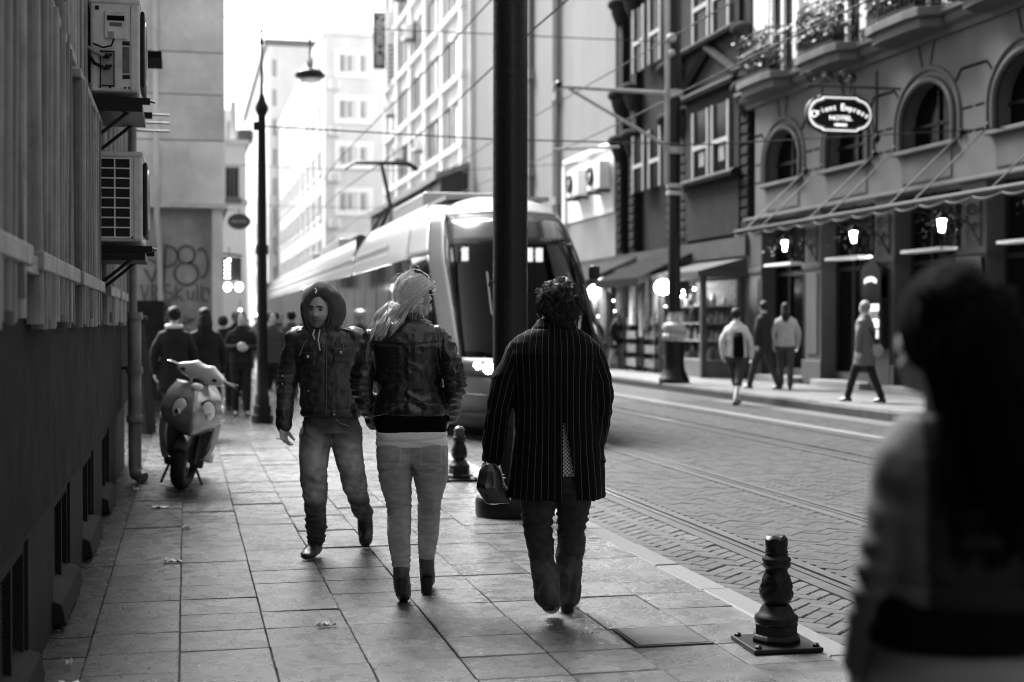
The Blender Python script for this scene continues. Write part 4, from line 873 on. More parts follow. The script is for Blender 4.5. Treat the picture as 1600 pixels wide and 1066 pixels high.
# ------------------------------------------------------------------ bollards
def bollard(x, y, label, broken):
    t = thing('bollard', label, 'bollard', (x, y, 0), group='cast iron bollards along the kerb')
    pl = MB(); pl.prism([(-.17, -.155), (.155, -.17), (.17, .155), (-.155, .17)], 0, .022, lambda a, b, c: (x + a, y + b, c)); pl.build('base_plate', m_black, t, bevel=.006)
    for a, b in ((-.14, -.13), (.13, -.14), (.14, .13), (-.13, .14)): MB().lathe([(.016, 0), (.016, .01), (.008, .016)], 6, (x + a, y + b, .022)).build('bolt', m_black, t)
    MB().lathe([(.112, .022), (.115, .04), (.108, .052), (.1, .058), (.1, .10), (.104, .106), (.098, .112)], 8, (x, y, 0)).build('plinth', m_black, t, 25)
    MB().lathe([(.096, .11), (.1, .125), (.096, .14), (.082, .15), (.07, .175), (.06, .19)], 32, (x, y, 0)).build('foot', m_black, t, 50)
    n = 40; rings = []
    for i in range(19):
        q = i / 18; z = .19 + .165 * q; r = .047 + .026 * math.sin(math.pi * min(1, q * 1.1) ** .72) + .004 * q
        ring = []
        for k in range(n):
            a = 2 * math.pi * k / n; fl = .0045 * (1 if (k * 10 // n + int(q * 4 + .5 * math.sin(a * 5))) % 2 else -1) * math.sin(math.pi * q) * abs(math.sin(a * 5 + q * 3)); ring.append((x + (r + fl) * math.cos(a), y + (r + fl) * math.sin(a), z))
        rings.append(ring)
    MB().loft(rings).build('leaf_cast_body', m_black, t, 60)
    MB().lathe([(.05, .352), (.06, .36), (.066, .37), (.06, .382), (.066, .392), (.064, .402), (.052, .41), (.05, .42)], 32, (x, y, 0)).build('collar', m_black, t, 50)
    if broken:
        rings = []
        for z, r in ((.42, .049), (.428, .053), (.44, .049), (.455, .05), (.458, .0515), (.49, .051)): rings.append([(x + r * math.cos(k * math.pi / 12), y + r * math.sin(k * math.pi / 12), z + (0 if z < .48 else .005 * math.sin(k * 1.3) + .003 * math.sin(k * 3.1))) for k in range(24)])
        rings.append([(x + .04 * math.cos(k * math.pi / 12), y + .04 * math.sin(k * math.pi / 12), .502 + .006 * math.sin(k * 1.3 + .5)) for k in range(24)]); rings.append([(x + .015 * math.cos(k * math.pi / 12) + .008, y + .015 * math.sin(k * math.pi / 12), .504) for k in range(24)])
        MB().loft(rings).build('broken_neck', m_black, t, 35)
    else: MB().lathe([(.05, .42), (.048, .43), (.044, .45), (.05, .46), (.049, .475), (.035, .495), (.008, .505)], 24, (x, y, 0)).build('cap', mat('bollard_cap', .05, .3), t, 50)
bollard(2.62, 6.03, 'black cast iron bollard with broken top on a bolted plate, nearest the camera', True)
bollard(2.50, 13.1, 'black bollard with rounded cap standing between the blonde woman and the mast', False)
# ------------------------------------------------------------------ inspection cover and litter
t = thing('inspection_cover', 'dark worn inspection cover in the paving beside the broken bollard', 'cover', (2.2, 6.35, 0))
MB().box(1.99, 2.36, 6.14, 6.52, -.04, .0035).build('frame', m_grout, t); MB().box(2.01, 2.34, 6.16, 6.50, -.04, .006).build('plate', mat('cover_plate', .06, .4, .5, var=.6, scale=6, bump=.004, bscale=20), t)
m_paper = mat('waste_paper', .6, .9, .2, var=.3, scale=8)
def scrap(x, y, w_, l_, label, h_=.012):
    n = 6; vs = []; fs = []
    for i in range(n):
        for j in range(n): vs.append((x + (i / (n - 1) - .5) * w_ * rnd.uniform(.8, 1.1), y + (j / (n - 1) - .5) * l_ * rnd.uniform(.8, 1.1), .004 + abs(rnd.gauss(0, h_))))
    for i in range(n - 1):
        for j in range(n - 1): a = i * n + j; fs.append((a, a + n, a + n + 1, a + 1))
    o = MB().add(vs, fs).build('paper_scrap', m_paper, smooth=80); md = o.modifiers.new('thick', 'SOLIDIFY'); md.thickness = .002
    tag(o, label, 'litter', 'paper scraps on the pavement')
for x, y, w_, l_, lb in ((-.46, 5.95, .09, .10, 'crumpled paper tissue lying by the nearest basement window'), (-.49, 6.35, .03, .03, 'tiny paper ball lying by the basement window'), (-.08, 8.95, .10, .05, 'flat paper scrap on the pavement in front of the scooter'), (-.2, 11.6, .13, .06, 'white paper scrap near the drainpipe foot'), (.0, 10.4, .07, .05, 'small white scrap between the scooter and the camera'), (.66, 6.9, .09, .03, 'thin white strip on the paving left of the blonde woman'), (1.85, 6.45, .05, .03, 'small white scrap behind the foot of the person in pinstripes'), (-.43, 12.9, .05, .06, 'upright white scrap beside the drainpipe')):
    scrap(x, y, w_, l_, lb)
# dust, grit and chips along the wall
gr_ = MB()
for i in range(700):
    y = rnd.uniform(5, 14); x = -.6 + abs(rnd.gauss(0, .22)); s_ = rnd.uniform(.002, .007)
    if rnd.random() < .35: x = rnd.uniform(-.5, 1.2); y = rnd.uniform(5.5, 8); s_ *= .6
    a = rnd.uniform(0, 3); gr_.add([(x + s_ * math.cos(a), y + s_ * math.sin(a), .002), (x - s_ * math.sin(a) * 1.5, y + s_ * math.cos(a), .002), (x - s_ * math.cos(a), y - s_ * math.sin(a), .002), (x, y, .002 + s_)], [(0, 1, 3), (1, 2, 3), (2, 0, 3), (2, 1, 0)])
o = gr_.build('gravel', mat('grit', .3, .9, .2, var=.3, island=.8)); o['kind'] = 'stuff'; o['label'] = 'fine grit and chips scattered along the foot of the wall'
# ------------------------------------------------------------------ tram on the near track
T = thing('tram', 'low-floor tram with lit headlights approaching on the near track behind the people', 'tram', (4.49, 17.6, Z_ROAD))
TX, TE = 4.49, 62.
m_tbody = mat('tram_body', .06, .35, .4, var=.05, coat=.1); m_troof = mat('tram_roof_white', .34, .3, .5, var=.05, coat=.3, streak=.05)
m_tside = glass('tram_side_glass', .03, .05, -.25); m_tpil = mat('tram_pillar', .06, .5, .3, var=.05); m_tskirt = mat('tram_skirt', .015, .5, .4); m_tglass = glass('tram_glass', .10, .03, -.33)
def lerp(tab, z):
    if z <= tab[0][0]: return tab[0][1]
    for (a, b), (c, d_) in zip(tab, tab[1:]):
        if z <= c: return b + (d_ - b) * (z - a) / (c - a)
    return tab[-1][1]
YF = [(.1, 17.65), (.45, 17.45), (.9, 17.4), (1.15, 17.55), (2.0, 18.35), (2.8, 19.1), (3.05, 19.4), (3.2, 19.75), (3.32, 20.4)]
WF = [(.1, 1.12), (.4, 1.17), (1.0, 1.2), (2.4, 1.18), (2.9, 1.08), (3.15, .95), (3.32, .8)]
TF = 2.7
def S_(phi, z, off=0):
    W_, yf = lerp(WF, z) + off, lerp(YF, z) - off; c, s = math.cos(phi), math.sin(phi)
    return (TX - W_ * math.copysign(abs(c) ** .72, c), yf + TF - TF * abs(s) ** .85, z)
def patch(z0, z1, p0, p1, off, m_, name, nz=10, np_=18, parent=None, back=True):
    g1 = [[S_(R(p0 + (p1 - p0) * j / np_), z0 + (z1 - z0) * i / nz, off) for j in range(np_ + 1)] for i in range(nz + 1)]
    mb = MB(); mb.loft(g1, cap=False, closed=False)
    o = mb.build(name, m_, parent or T, 60); md = o.modifiers.new('t', 'SOLIDIFY'); md.thickness = .012; md.offset = -1
    return o
patch(.32, 1.02, 0, 180, 0, m_tbody, 'nose_shell', 10, 40)
patch(.10, .315, 0, 180, -.04, m_tskirt, 'nose_skirt', 3, 40)
patch(3.0, 3.32, 0, 180, 0, m_troof, 'nose_roof', 6, 40)
patch(1.03, 2.99, 42, 138, 0, m_tglass, 'windscreen', 16, 30)
for a, b in ((26, 41.5), (138.5, 154)): patch(.75, 3.06, a, b, .012, m_tpil, 'windscreen_pillar', 16, 6)
patch(2.45, 2.995, 0, 25.5, .002, m_troof, 'side_fairing', 6, 10); patch(2.45, 2.995, 154.5, 180, .002, m_troof, 'side_fairing', 6, 10)
patch(1.03, 2.44, 0, 25.5, 0, m_tglass, 'cab_side_window', 8, 10); patch(1.03, 2.44, 154.5, 180, 0, m_tglass, 'cab_side_window', 8, 10)
patch(.78, 1.02, 30, 150, .006, m_tskirt, 'bumper_band', 3, 30)
patch(2.55, 2.985, 44, 136, .004, mat('screen_top_tint', .03, .15), 'screen_top_band', 4, 24)
# wiper, seams, route display and driver
for s in (-1, 1): MB().tube([S_(R(90 + s * 12), 1.08, .02), S_(R(90 + s * 22), 1.6, .03), S_(R(90 + s * 20), 2.15, .03)], .014, 5).build('wiper', m_tskirt, T)
MB().tube([S_(R(90), z, .004) for z in (.36, .6, .76)], .008, 4).build('panel_seam', m_tskirt, T)
for zz in (.55,): MB().tube([S_(R(a), zz, .004) for a in range(4, 177, 6)], .007, 4).build('panel_seam', m_tskirt, T)
dsp = MB().box(TX - .5, TX + .3, 19.75, 19.8, 2.62, 2.86).build('route_display', m_tskirt, T)
dr = MB(); dr.sphere((TX + .1, 20.3, 1.75), (.1, .11, .13), 14, 10); sect_ = [(TX + .1, 20.4, 1.3)]; dr.tube([(TX + .1, 20.4, 1.0), (TX + .1, 20.4, 1.45), (TX + .1, 20.35, 1.62)], [.2, .21, .07], 14)
tag(dr.build('person', mat('driver_dark', .12, .8), smooth=60), 'tram driver seated behind the windscreen', 'person')
# the long body behind the cab
ysd = 21.8
m_band_t = mat('tram_window_band', .01, .1, .6)
for s in (-1, 1):
    x0 = TX + s * 1.19
    def sb(z0, z1, m_, nm, xo=0, y0=ysd, y1=TE):
        a = x0 - s * .05; b = x0 + s * xo
        return MB().box(min(a, b), max(a, b), y0, y1, z0, z1).build(nm, m_, T)
    sb(.10, .32, m_tskirt, 'side_skirt', -.03); sb(.325, 1.02, m_tbody, 'side_panel')
    MB().loft([[(TX + s * 1.19, y, 2.45), (TX + s * 1.1, y, 2.9), (TX + s * .95, y, 3.15), (TX + s * .8, y, 3.32), (TX + s * .76, y, 3.3), (TX + s * 1.13, y, 2.45)] for y in (ysd, 28.8)]).build('roof_fairing', m_troof, T, 30)
    MB().loft([[(TX + s * 1.19, y, 2.45), (TX + s * 1.1, y, 2.9), (TX + s * .95, y, 3.15), (TX + s * .8, y, 3.32), (TX + s * .76, y, 3.3), (TX + s * 1.13, y, 2.45)] for y in (29.4, TE)]).build('roof_fairing', m_troof, T, 30)
    for k in range(24):
        y0 = ysd + 1.67 * k
        if s < 0 or k < 8: MB().box(min(x0, x0 - s * .02), max(x0, x0 - s * .02), y0 + .05, y0 + 1.6, 1.03, 2.44).build('side_window', m_tside, T)
        MB().box(min(x0 + s * .004, x0 - s * .06), max(x0 + s * .004, x0 - s * .06), y0 - .05, y0 + .045, 1.03, 2.44).build('window_pillar', m_tskirt, T)
    for zz in (2.62, 2.78): sb(zz, zz + .04, m_pale2, 'fairing_rib', -.03, 24, TE)
MB().box(TX - 1.18, TX + 1.18, TE - .06, TE, .3, 3.2).build('rear_wall', m_tbody, T)
MB().box(TX - .78, TX + .78, 20.5, TE, 3.28, 3.34).build('roof', m_troof, T)
MB().box(TX - 1.08, TX + 1.08, 18.6, TE, .3, .36).build('floor', m_tskirt, T); MB().box(TX - 1.08, TX + 1.08, 23.0, 23.06, .36, 2.9).build('cab_bulkhead', mat('bulkhead', .05, .6), T)
MB().box(TX - .95, TX + .95, 18.7, 19.3, .36, 1.15).build('driver_desk', mat('desk', .05, .6), T)
MB().box(TX - 1.15, TX - .3, 19.6, 19.66, 1.2, 1.7).build('cab_blind', mat('blind', .35, .7), T); MB().box(TX - 1.08, TX + 1.08, 29.0, 29.2, .3, 3.25).build('articulation', m_tskirt, T)
m_tl = mat('tram_light', 1, emit=20)
for x in (-.72, -.55, .42, .57): MB().box(TX + x, TX + x + .09, 20.4, 20.46, 2.38, 2.58).build('interior_lamp', m_tl, T)
for y0, y1 in ((26, 31), (41, 47)): MB().box(TX - .9, TX - .8, y0, y1, 1.98, 2.06).build('interior_lamp', m_tl, T)
MB().box(TX + 1.0, TX + 1.04, 23, 60, .4, 2.4).build('far_side_lining', mat('bulkhead', .05), T)
for s in (1, -1):
    for k, (ph, z, r_, m_) in enumerate(((60, .9, .075, m_glow), (53, .93, .05, m_glow), (66, .86, .05, m_tl))):
        p_ = S_(R(ph if s > 0 else 180 - ph), z, .01); MB().sphere(p_, (r_, .04, r_), 14, 8).build('headlight', m_, T, 60)
for s in (1, -1):
    p_ = S_(R(30 if s > 0 else 150), 2.2, .05); MB().box(p_[0] - .35 if s > 0 else p_[0] + .05, p_[0] - .05 if s > 0 else p_[0] + .2, p_[1] - .1, p_[1] + .05, 2.1, 2.3).build('mirror', m_tskirt, T, bevel=.04) if s < 0 else None
# roof gear and pantograph
for y0, y1 in ((23, 26.5), (36, 41), (44, 50)): MB().box(TX - .7, TX + .7, y0, y1, 3.34, 3.62).build('roof_unit', m_troof, T, bevel=.05)
py = 33.2
pn = MB().box(TX - .6, TX + .6, py - .6, py + 1.2, 3.36, 3.5).build('pantograph_base', m_black, T)
MB().tube([(TX, py + 1.0, 3.45), (TX + .1, py - .7, 4.2), (TX, py, 5.18)], .05, 6).build('pantograph_arm', m_black, pn, True); MB().tube([(TX - .25, py + .9, 3.45), (TX, py - .6, 4.1)], .03, 6).build('pantograph_arm', m_black, pn, True)
for yy in (py - .15, py + .15): MB().tube([(TX - .85, yy, 5.08), (TX - .62, yy, 5.22), (TX + .62, yy, 5.22), (TX + .85, yy, 5.08)], .03, 6).build('pantograph_bow', m_black, pn, True)
# ------------------------------------------------------------------ parked scooter
SC = thing('scooter', 'silver motor scooter with twin headlights parked on its stand by the wall', 'scooter', (-.05, 12.85, 0), -YAW)
SC.rotation_euler = (0, R(9), R(2))
m_sil = mat('scooter_silver', .4, .24, .6, metal=.45, var=.06, coat=.5); m_sblk = mat('scooter_black', .012, .45, .5, var=.2); m_tyre = mat('tyre_rubber', .012, .7, .3, var=.2, bump=.003, bscale=40); m_chr = mat('chrome', .7, .1, .5, metal=1, var=.05)
# steered front end
sw = Matrix.Rotation(R(-20), 4, 'Z'); W0 = Vector((0, .0, 0))
hroll = Matrix.Rotation(R(12), 4, 'Y')
def stv(p):
    return tuple(sw @ Vector(p))
def hbv(p):
    c_ = Vector((0, .07, .98)); return tuple(sw @ (c_ + hroll @ (Vector(p) - c_)))
wh = MB(); wh.ring((0, 0, 0), .185, .062, 'x', 40, 14); wh.v = [stv((a, b, c + .247)) for a, b, c in wh.v]; fw_ = wh.build('front_wheel', m_tyre, SC, 60, local=True)
rm = MB(); rm.lathe([(.02, -.05), (.05, -.04), (.05, .04), (.02, .05)], 16); rm.v = [stv((c, a, b + .247)) for a, b, c in rm.v]; rm.build('hub', m_chr, fw_, 60, local=True)
rm = MB(); rm.ring((0, 0, 0), .13, .02, 'x', 30, 8)
for k in range(5): a = k * 2 * math.pi / 5; rm.tube([(0, .03 * math.cos(a), .03 * math.sin(a)), (0, .135 * math.cos(a), .135 * math.sin(a))], .016, 6)
rm.v = [stv((a, b, c + .247)) for a, b, c in rm.v]; rm.build('rim', mat('rim_alloy', .3, .3, .5, metal=.8), fw_, 60, local=True)
dk = MB(); dk.lathe([(.10, -.003), (.10, .003)], 24); dk.v = [stv((c - .075, a, b + .247)) for a, b, c in dk.v]; dk.build('brake_disc', m_chr, fw_, 60, local=True)
for s in (-1, 1):
    f = MB(); f.tube([stv((s * .085, .0, .25)), stv((s * .085, .07, .52)), stv((s * .07, .1, .62))], [.022, .026, .026], 10); f.build('fork_leg', m_chr if s < 0 else m_sblk, SC, 60, local=True)
fd = MB(); ring = []
for i in range(13):
    a = R(25 + 130 * i / 12); ring.append([stv((x, -.01 + .262 * math.cos(a) * -1 if 0 else -.262 * math.cos(a) * -1 * -1, .247 + .262 * math.sin(a) - abs(x) * .25)) for x in (-.075, -.05, 0, .05, .075)])
fd.loft(ring, False, False); o = fd.build('front_mudguard', m_sblk, SC, 60, local=True); md = o.modifiers.new('t', 'SOLIDIFY'); md.thickness = .008
# front apron: nose cone with a centre ridge, wide shoulders
def apron(z, a):  # a in -1..1 across
    hw = lerp([(.50, .10), (.56, .19), (.62, .245), (.70, .262), (.80, .25), (.86, .225), (.94, .16)], z); fy = lerp([(.50, -.15), (.60, -.22), (.72, -.225), (.82, -.17), (.90, -.09), (.95, -.02)], z)
    x = a * hw; return (x, fy + .24 * abs(a) ** 1.7 - .018 * math.exp(-(a / .13) ** 2) * (1 if z < .88 else .3) + .012 * math.exp(-((abs(a) - .45) / .22) ** 2 - ((z - .73) / .07) ** 2), z)
g1 = [[apron(.50 + .45 * i / 18, -1 + 2 * j / 28) for j in range(29)] for i in range(19)]
o = MB().loft(g1, False, False).build('nose_cowl', m_sil, SC, 70, local=True); md = o.modifiers.new('t', 'SOLIDIFY'); md.thickness = .012; md.offset = 1
for s in (-1, 1):
    M_ = Matrix.Rotation(s * R(24), 4, 'Z') @ Matrix.Rotation(R(12), 4, 'X') @ Matrix.Rotation(-s * R(22), 4, 'Y'); c = apron(.725, s * .47)
    h = MB().sphere((c[0], c[1] - .004, c[2]), (.068, .034, .10), 24, 14, M=M_).build('headlight', mat('lens', .92, .15, .6, var=.12, scale=24, coat=1), SC, 60, local=True)
    MB().sphere((c[0], c[1] - .001, c[2]), (.077, .026, .111), 24, 14, M=M_).build('headlight_surround', m_sblk, SC, 60, local=True)
    MB().sphere((c[0] - .004, c[1] - .026, c[2] - .03), (.034, .012, .036), 14, 8).build('bulb_reflector', m_chr, h, 60, local=True)
    # leg shield wing
    wg = [[(s * lerp([(.22, .17), (.35, .22), (.5, .255), (.7, .262)], z) * q, -.02 + .13 * q - .10 * (z - .2) + (.0 if q > .9 else -.02), z) for q in (.74, .86, .96, 1.0)] for z in [.27 + .035 * i for i in range(12)]]
    o = MB().loft(wg, False, False).build('leg_shield_wing', m_sil, SC, 60, local=True); md = o.modifiers.new('t', 'SOLIDIFY'); md.thickness = .015
    MB().sphere((s * .262, .07, .62), (.018, .03, .035), 10, 8).build('indicator', mat('lens', .85), SC, 60, local=True)
MB().prism([(.21 * math.cos(a), .45 + .22 * math.sin(a)) for a in [k * math.pi / 12 for k in range(24)]], .03, .05, lambda a, b, c: (a, c, b)).build('inner_shield', m_sblk, SC, local=True)
MB().sphere((0, -.10, .925), (.055, .03, .03), 18, 10).build('nose_badge', mat('badge_white', .85, .3), SC, 60, local=True)
# handlebar cowl
hb = MB(); rings = []
for i in range(17):
    q = -1 + 2 * i / 16; x = q * .215; r1 = .062 * (1 - abs(q) ** 4 * .6) + .022 * math.exp(-((abs(q) - .36) / .15) ** 2); zc = 1.035 + .01 * math.cos(q * 3)
    rings.append([hbv((x, .07 - .075 * math.cos(t) * (1 if math.cos(t) > 0 else .6), zc + r1 * math.sin(t) + (.02 if math.sin(t) > 0 else 0))) for t in [k * math.pi / 9 for k in range(18)]])
hb.loft(rings); hb.build('handlebar_cowl', m_sil if 0 else mat('cowl_white', .6, .3, .5, var=.06, coat=.4), SC, 60, local=True)
for s in (-1, 1):
    MB().tube([hbv((s * .20, .07, 1.035)), hbv((s * .335, .10, 1.04))], .019, 10).build('grip', m_sblk, SC, 60, local=True)
    MB().tube([hbv((s * .20, .03, 1.045)), hbv((s * .27, .0, 1.045)), hbv((s * .33, .03, 1.04))], .008, 6).build('brake_lever', m_chr, SC, 60, local=True)
    MB().sphere(hbv((s * .15, .005, 1.03)), (.032, .016, .018), 12, 8).build('cowl_indicator', m_sblk, SC, 60, local=True)
MB().tube([(0, .09, .6), (0, .08, 1.0)], .04, 10).build('steering_column', m_sblk, SC, local=True)
MB().box(-.17, .17, .06, .5, .20, .28).build('floorboard', m_sblk, SC, local=True, bevel=.02)
MB().loft([[(x * w_, y, z) for x, z in ((-.1, .28), (.1, .28), (.15, .5), (.14, .68), (-.14, .68), (-.15, .5))] for y, w_ in ((.48, .9), (.6, 1.05), (.95, 1.15), (1.25, .8))]).build('tail_body', m_sil, SC, 40, local=True)
MB().loft([[(x * w_, y, z + dz) for x, z in ((-.12, .68), (.12, .68), (.13, .74), (.09, .78), (-.09, .78), (-.13, .74))] for y, w_, dz in ((.46, .6, -.01), (.6, 1, 0), (.9, 1.1, .01), (1.2, .9, .04))]).build('seat', m_sblk, SC, 50, local=True)
wh = MB(); wh.ring((0, .98, .247), .185, .062, 'x', 36, 12); wh.build('rear_wheel', m_tyre, SC, 60, local=True)
MB().tube([(.13, .62, .3), (.17, .75, .25), (.17, 1.15, .3)], [.03, .055, .05], 12).build('exhaust', m_chr, SC, 60, local=True)
MB().tube([(.1, .45, .22), (.22, .38, .0)], .013, 8).build('side_stand', m_sblk, SC, 60, local=True); MB().tube([(-.1, .45, .22), (-.16, .42, .0)], .013, 8).build('side_stand', m_sblk, SC, 60, local=True)
MB().box(.2, .25, .1, .2, .26, .34).build('foot_peg', m_chr, SC, local=True, bevel=.01)
# ------------------------------------------------------------------ people: helpers
def vnoise(p):
    p = np.asarray(p, float); i = np.floor(p).astype(np.int64); f = p - i; f = f * f * (3 - 2 * f); out = 0
    for a in (0, 1):
        for b in (0, 1):
            for c in (0, 1):
                n = ((i[:, 0] + a) * 73856093) ^ ((i[:, 1] + b) * 19349663) ^ ((i[:, 2] + c) * 83492791)
                n = (n ^ (n >> 13)) * 1274126177; n = (n ^ (n >> 16)) & 0xffff
                out = out + (n / 32767.5 - 1) * (f[:, 0] if a else 1 - f[:, 0]) * (f[:, 1] if b else 1 - f[:, 1]) * (f[:, 2] if c else 1 - f[:, 2])
    return out
def ridge(co, fx, fy, fz, seed=0):
    n = vnoise(co * np.array([fx, fy, fz]) + seed); return 1 - 2.2 * np.abs(n)
def gz(co, z, w_): return np.exp(-((co[:, 2] - z) / w_) ** 2)
def vox(mb, voxel, smooth_it=6, sf=.5):
    me = mb.mesh('t'); bm = bmesh.new(); bm.from_mesh(me); bmesh.ops.recalc_face_normals(bm, faces=bm.faces); bm.to_mesh(me); bm.free()
    o = bpy.data.objects.new('t', me)
    r = o.modifiers.new('r', 'REMESH'); r.mode = 'VOXEL'; r.voxel_size = voxel
    if smooth_it: s = o.modifiers.new('s', 'SMOOTH'); s.factor = sf; s.iterations = smooth_it
    out = evaluated(o); bpy.data.objects.remove(o); bpy.data.meshes.remove(me)
    return out
def co_of(me):
    a = np.empty(len(me.vertices) * 3); me.vertices.foreach_get('co', a); n = np.empty(len(me.vertices) * 3); me.vertices.foreach_get('normal', n)
    return a.reshape(-1, 3), n.reshape(-1, 3)
def finish(me, name, m_, parent, disp=None, col=None, extra=None):
    co, nr = co_of(me)
    c0 = co.copy()
    if disp is not None:
        co = co + nr * disp(co, nr)[:, None]; me.vertices.foreach_set('co', co.ravel()); me.update()
    at = me.attributes.new('Col', 'FLOAT', 'POINT'); at.data.foreach_set('value', (col(c0, nr) if col else np.ones(len(co))).astype(np.float32))
    if extra:
        for k, f in extra.items(): at = me.attributes.new(k, 'FLOAT', 'POINT'); at.data.foreach_set('value', f(c0, nr).astype(np.float32))
    me.materials.clear(); me.materials.append(m_); me.shade_smooth(); me.name = name
    return put(name, me, parent, True)
def sect(mb, secs, n=28, e=2.3):
    # secs: (z, cx, cy, half width, half depth)
    rings = []
    for z, cx, cy, a, b in secs:
        r = []
        for k in range(n):
            t = 2 * math.pi * k / n; c, s = math.cos(t), math.sin(t); r.append((cx + a * math.copysign(abs(c) ** (2 / e), c), cy + b * math.copysign(abs(s) ** (2 / e), s), z))
        rings.append(r)
    return mb.loft(rings)
def spline(pts, n=5):
    P = [Vector(p) for p in pts]; P = [P[0] * 2 - P[1]] + P + [P[-1] * 2 - P[-2]]; out = []
    for i in range(1, len(P) - 2):
        for k in range(n):
            t = k / n; out.append(.5 * ((2 * P[i]) + (-P[i - 1] + P[i + 1]) * t + (2 * P[i - 1] - 5 * P[i] + 4 * P[i + 1] - P[i + 2]) * t * t + (-P[i - 1] + 3 * P[i] - 3 * P[i + 1] + P[i + 2]) * t ** 3))
    return out + [P[-2]]
def limb(mb, pts, rad, n=14, k=5):
    pp = spline(pts, k); rr = []
    for i in range(len(rad) - 1): rr += [rad[i] + (rad[i + 1] - rad[i]) * (j / k) ** 1.0 for j in range(k)]
    rr.append(rad[-1]); mb.tube(pp, rr, n); mb.sphere(pts[0], rad[0] * .98, 12, 8); mb.sphere(pts[-1], rad[-1] * .98, 12, 8); return mb
def hand(mb, wrist, dirv, normal, s=1., curl=.5, thumb=1):
    # palm plus five separate bent fingers; normal points out of the palm
    d_ = Vector(dirv).normalized(); n = (Vector(normal) - d_ * Vector(normal).dot(d_)).normalized(); side = d_.cross(n) * thumb; w_ = Vector(wrist)
    M_ = Matrix((side, n, d_)).transposed()
    mb.sphere(w_ + d_ * .045 * s, (.041 * s, .016 * s, .05 * s), 14, 10, M=M_.to_4x4())
    limb(mb, [w_, w_ + d_ * .04 * s], [.026 * s, .025 * s], 10, 3)
    for i, (o, L_) in enumerate(((.030, .072), (.0105, .080), (-.0095, .075), (-.028, .058))):
        b = w_ + d_ * (.082 - .004 * abs(i - 1)) * s + side * o * s; pts = [b - d_ * .02 * s, b]; a = 0
        for q in (.45, .32, .25):
            a += curl * (.75 + .1 * i); b = b + (d_ * math.cos(a) + n * math.sin(a)) * L_ * q * s; pts.append(b)
        mb.tube(pts, [.0095 * s, .0095 * s, .009 * s, .0085 * s, .0065 * s], 8); mb.sphere(pts[-1], .0066 * s, 8, 6)
    b = w_ + d_ * .028 * s + side * .03 * s; pts = [b - side * .012 * s]
    for q, k in ((.035, .2), (.03, .45), (.022, .7)):
        b = b + (d_ * .75 + side * (.62 - k * .5) + n * k).normalized() * q * s; pts.append(b)
    mb.tube(pts, [.013 * s, .0125 * s, .011 * s, .008 * s], 8); mb.sphere(pts[-1], .008 * s, 8, 6)
def head_points(s=1., nu=80, nv=60, fem=0):
    rings = []
    for i in range(nv + 1):
        t = math.pi * (i + .01) / (nv + .02) - math.pi / 2; ring = []
        for k in range(nu):
            a = 2 * math.pi * k / nu; sx, sy, sz = math.cos(t) * math.cos(a), math.cos(t) * math.sin(a), math.sin(t)
            x, y, z = .074 * sx, .095 * sy, .117 * sz
            if sy > 0: y *= 1.03
            if z < -.015: q = min(1, (-z - .015) / .095); x *= 1 - (.34 + .06 * fem) * q ** 1.3; y *= (1 - .42 * q) if sy > 0 else 1
            if sy < 0:
                F = min(1, -sy * 1.6); ax = abs(x); G = lambda v, c, w_: math.exp(-((v - c) / w_) ** 2); dy = 0
                y = -((abs(y) ** 3 + 1e-9) ** (1 / 3)); y = max(y, -.088 - .004 * G(z, -.06, .05))
                if -.115 < z < -.05: y = min(y, -(.082 - .25 * ax - max(0, (-z - .1)) * 1.5))
                gzn = 0 if z > .02 else ((.02 - z) / .05 if z > -.03 else max(0, 1 - (-.03 - z) / .009)); dy -= .026 * (1 - .2 * fem) * G(x, 0, .0105 + .004 * gzn) * gzn
                dy -= .009 * G(ax, .0125, .007) * G(z, -.031, .008); dy -= (.007 - .004 * fem) * G(z, .03, .009) * G(ax, .025, .03)
                dy += .012 * G(ax, .031, .015) * G(z, .008, .012); dy -= .006 * G(ax, .046, .018) * G(z, -.02, .018)
                dy -= .007 * G(x, 0, .02) * (G(z, -.057, .0055) + 1.1 * G(z, -.071, .0065)); dy += .005 * G(x, 0, .02) * G(z, -.064, .0028)
                dy += .004 * G(x, 0, .018) * G(z, -.082, .006); dy -= .009 * G(x, 0, .018) * G(z, -.1, .013)
                y += dy * F
            ring.append(Vector((x * s, y * s, z * s)))
        rings.append(ring)
    return rings
def add_head(mb, c, M_, s=1., fem=0, lo=False):
    rings = head_points(s, 40 if lo else 80, 30 if lo else 60, fem); c = Vector(c)
    mb.loft([[tuple(c + M_ @ p) for p in r] for r in rings])
    for q in (-1, 1): mb.sphere(c + M_ @ Vector((q * .075 * s, .012 * s, -.005 * s)), (.011 * s, .018 * s, .03 * s), 10, 8, M=M_.to_4x4())
def hrot(yaw=0, pitch=0, roll=0): return (Matrix.Rotation(R(yaw), 3, 'Z') @ Matrix.Rotation(R(pitch), 3, 'X') @ Matrix.Rotation(R(roll), 3, 'Y'))
def strands(mb, paths, r0, n=4): 
    for p in paths: mb.tube(p, [r0 * (1 - .55 * (i / (len(p) - 1)) ** 2) for i in range(len(p))], n)
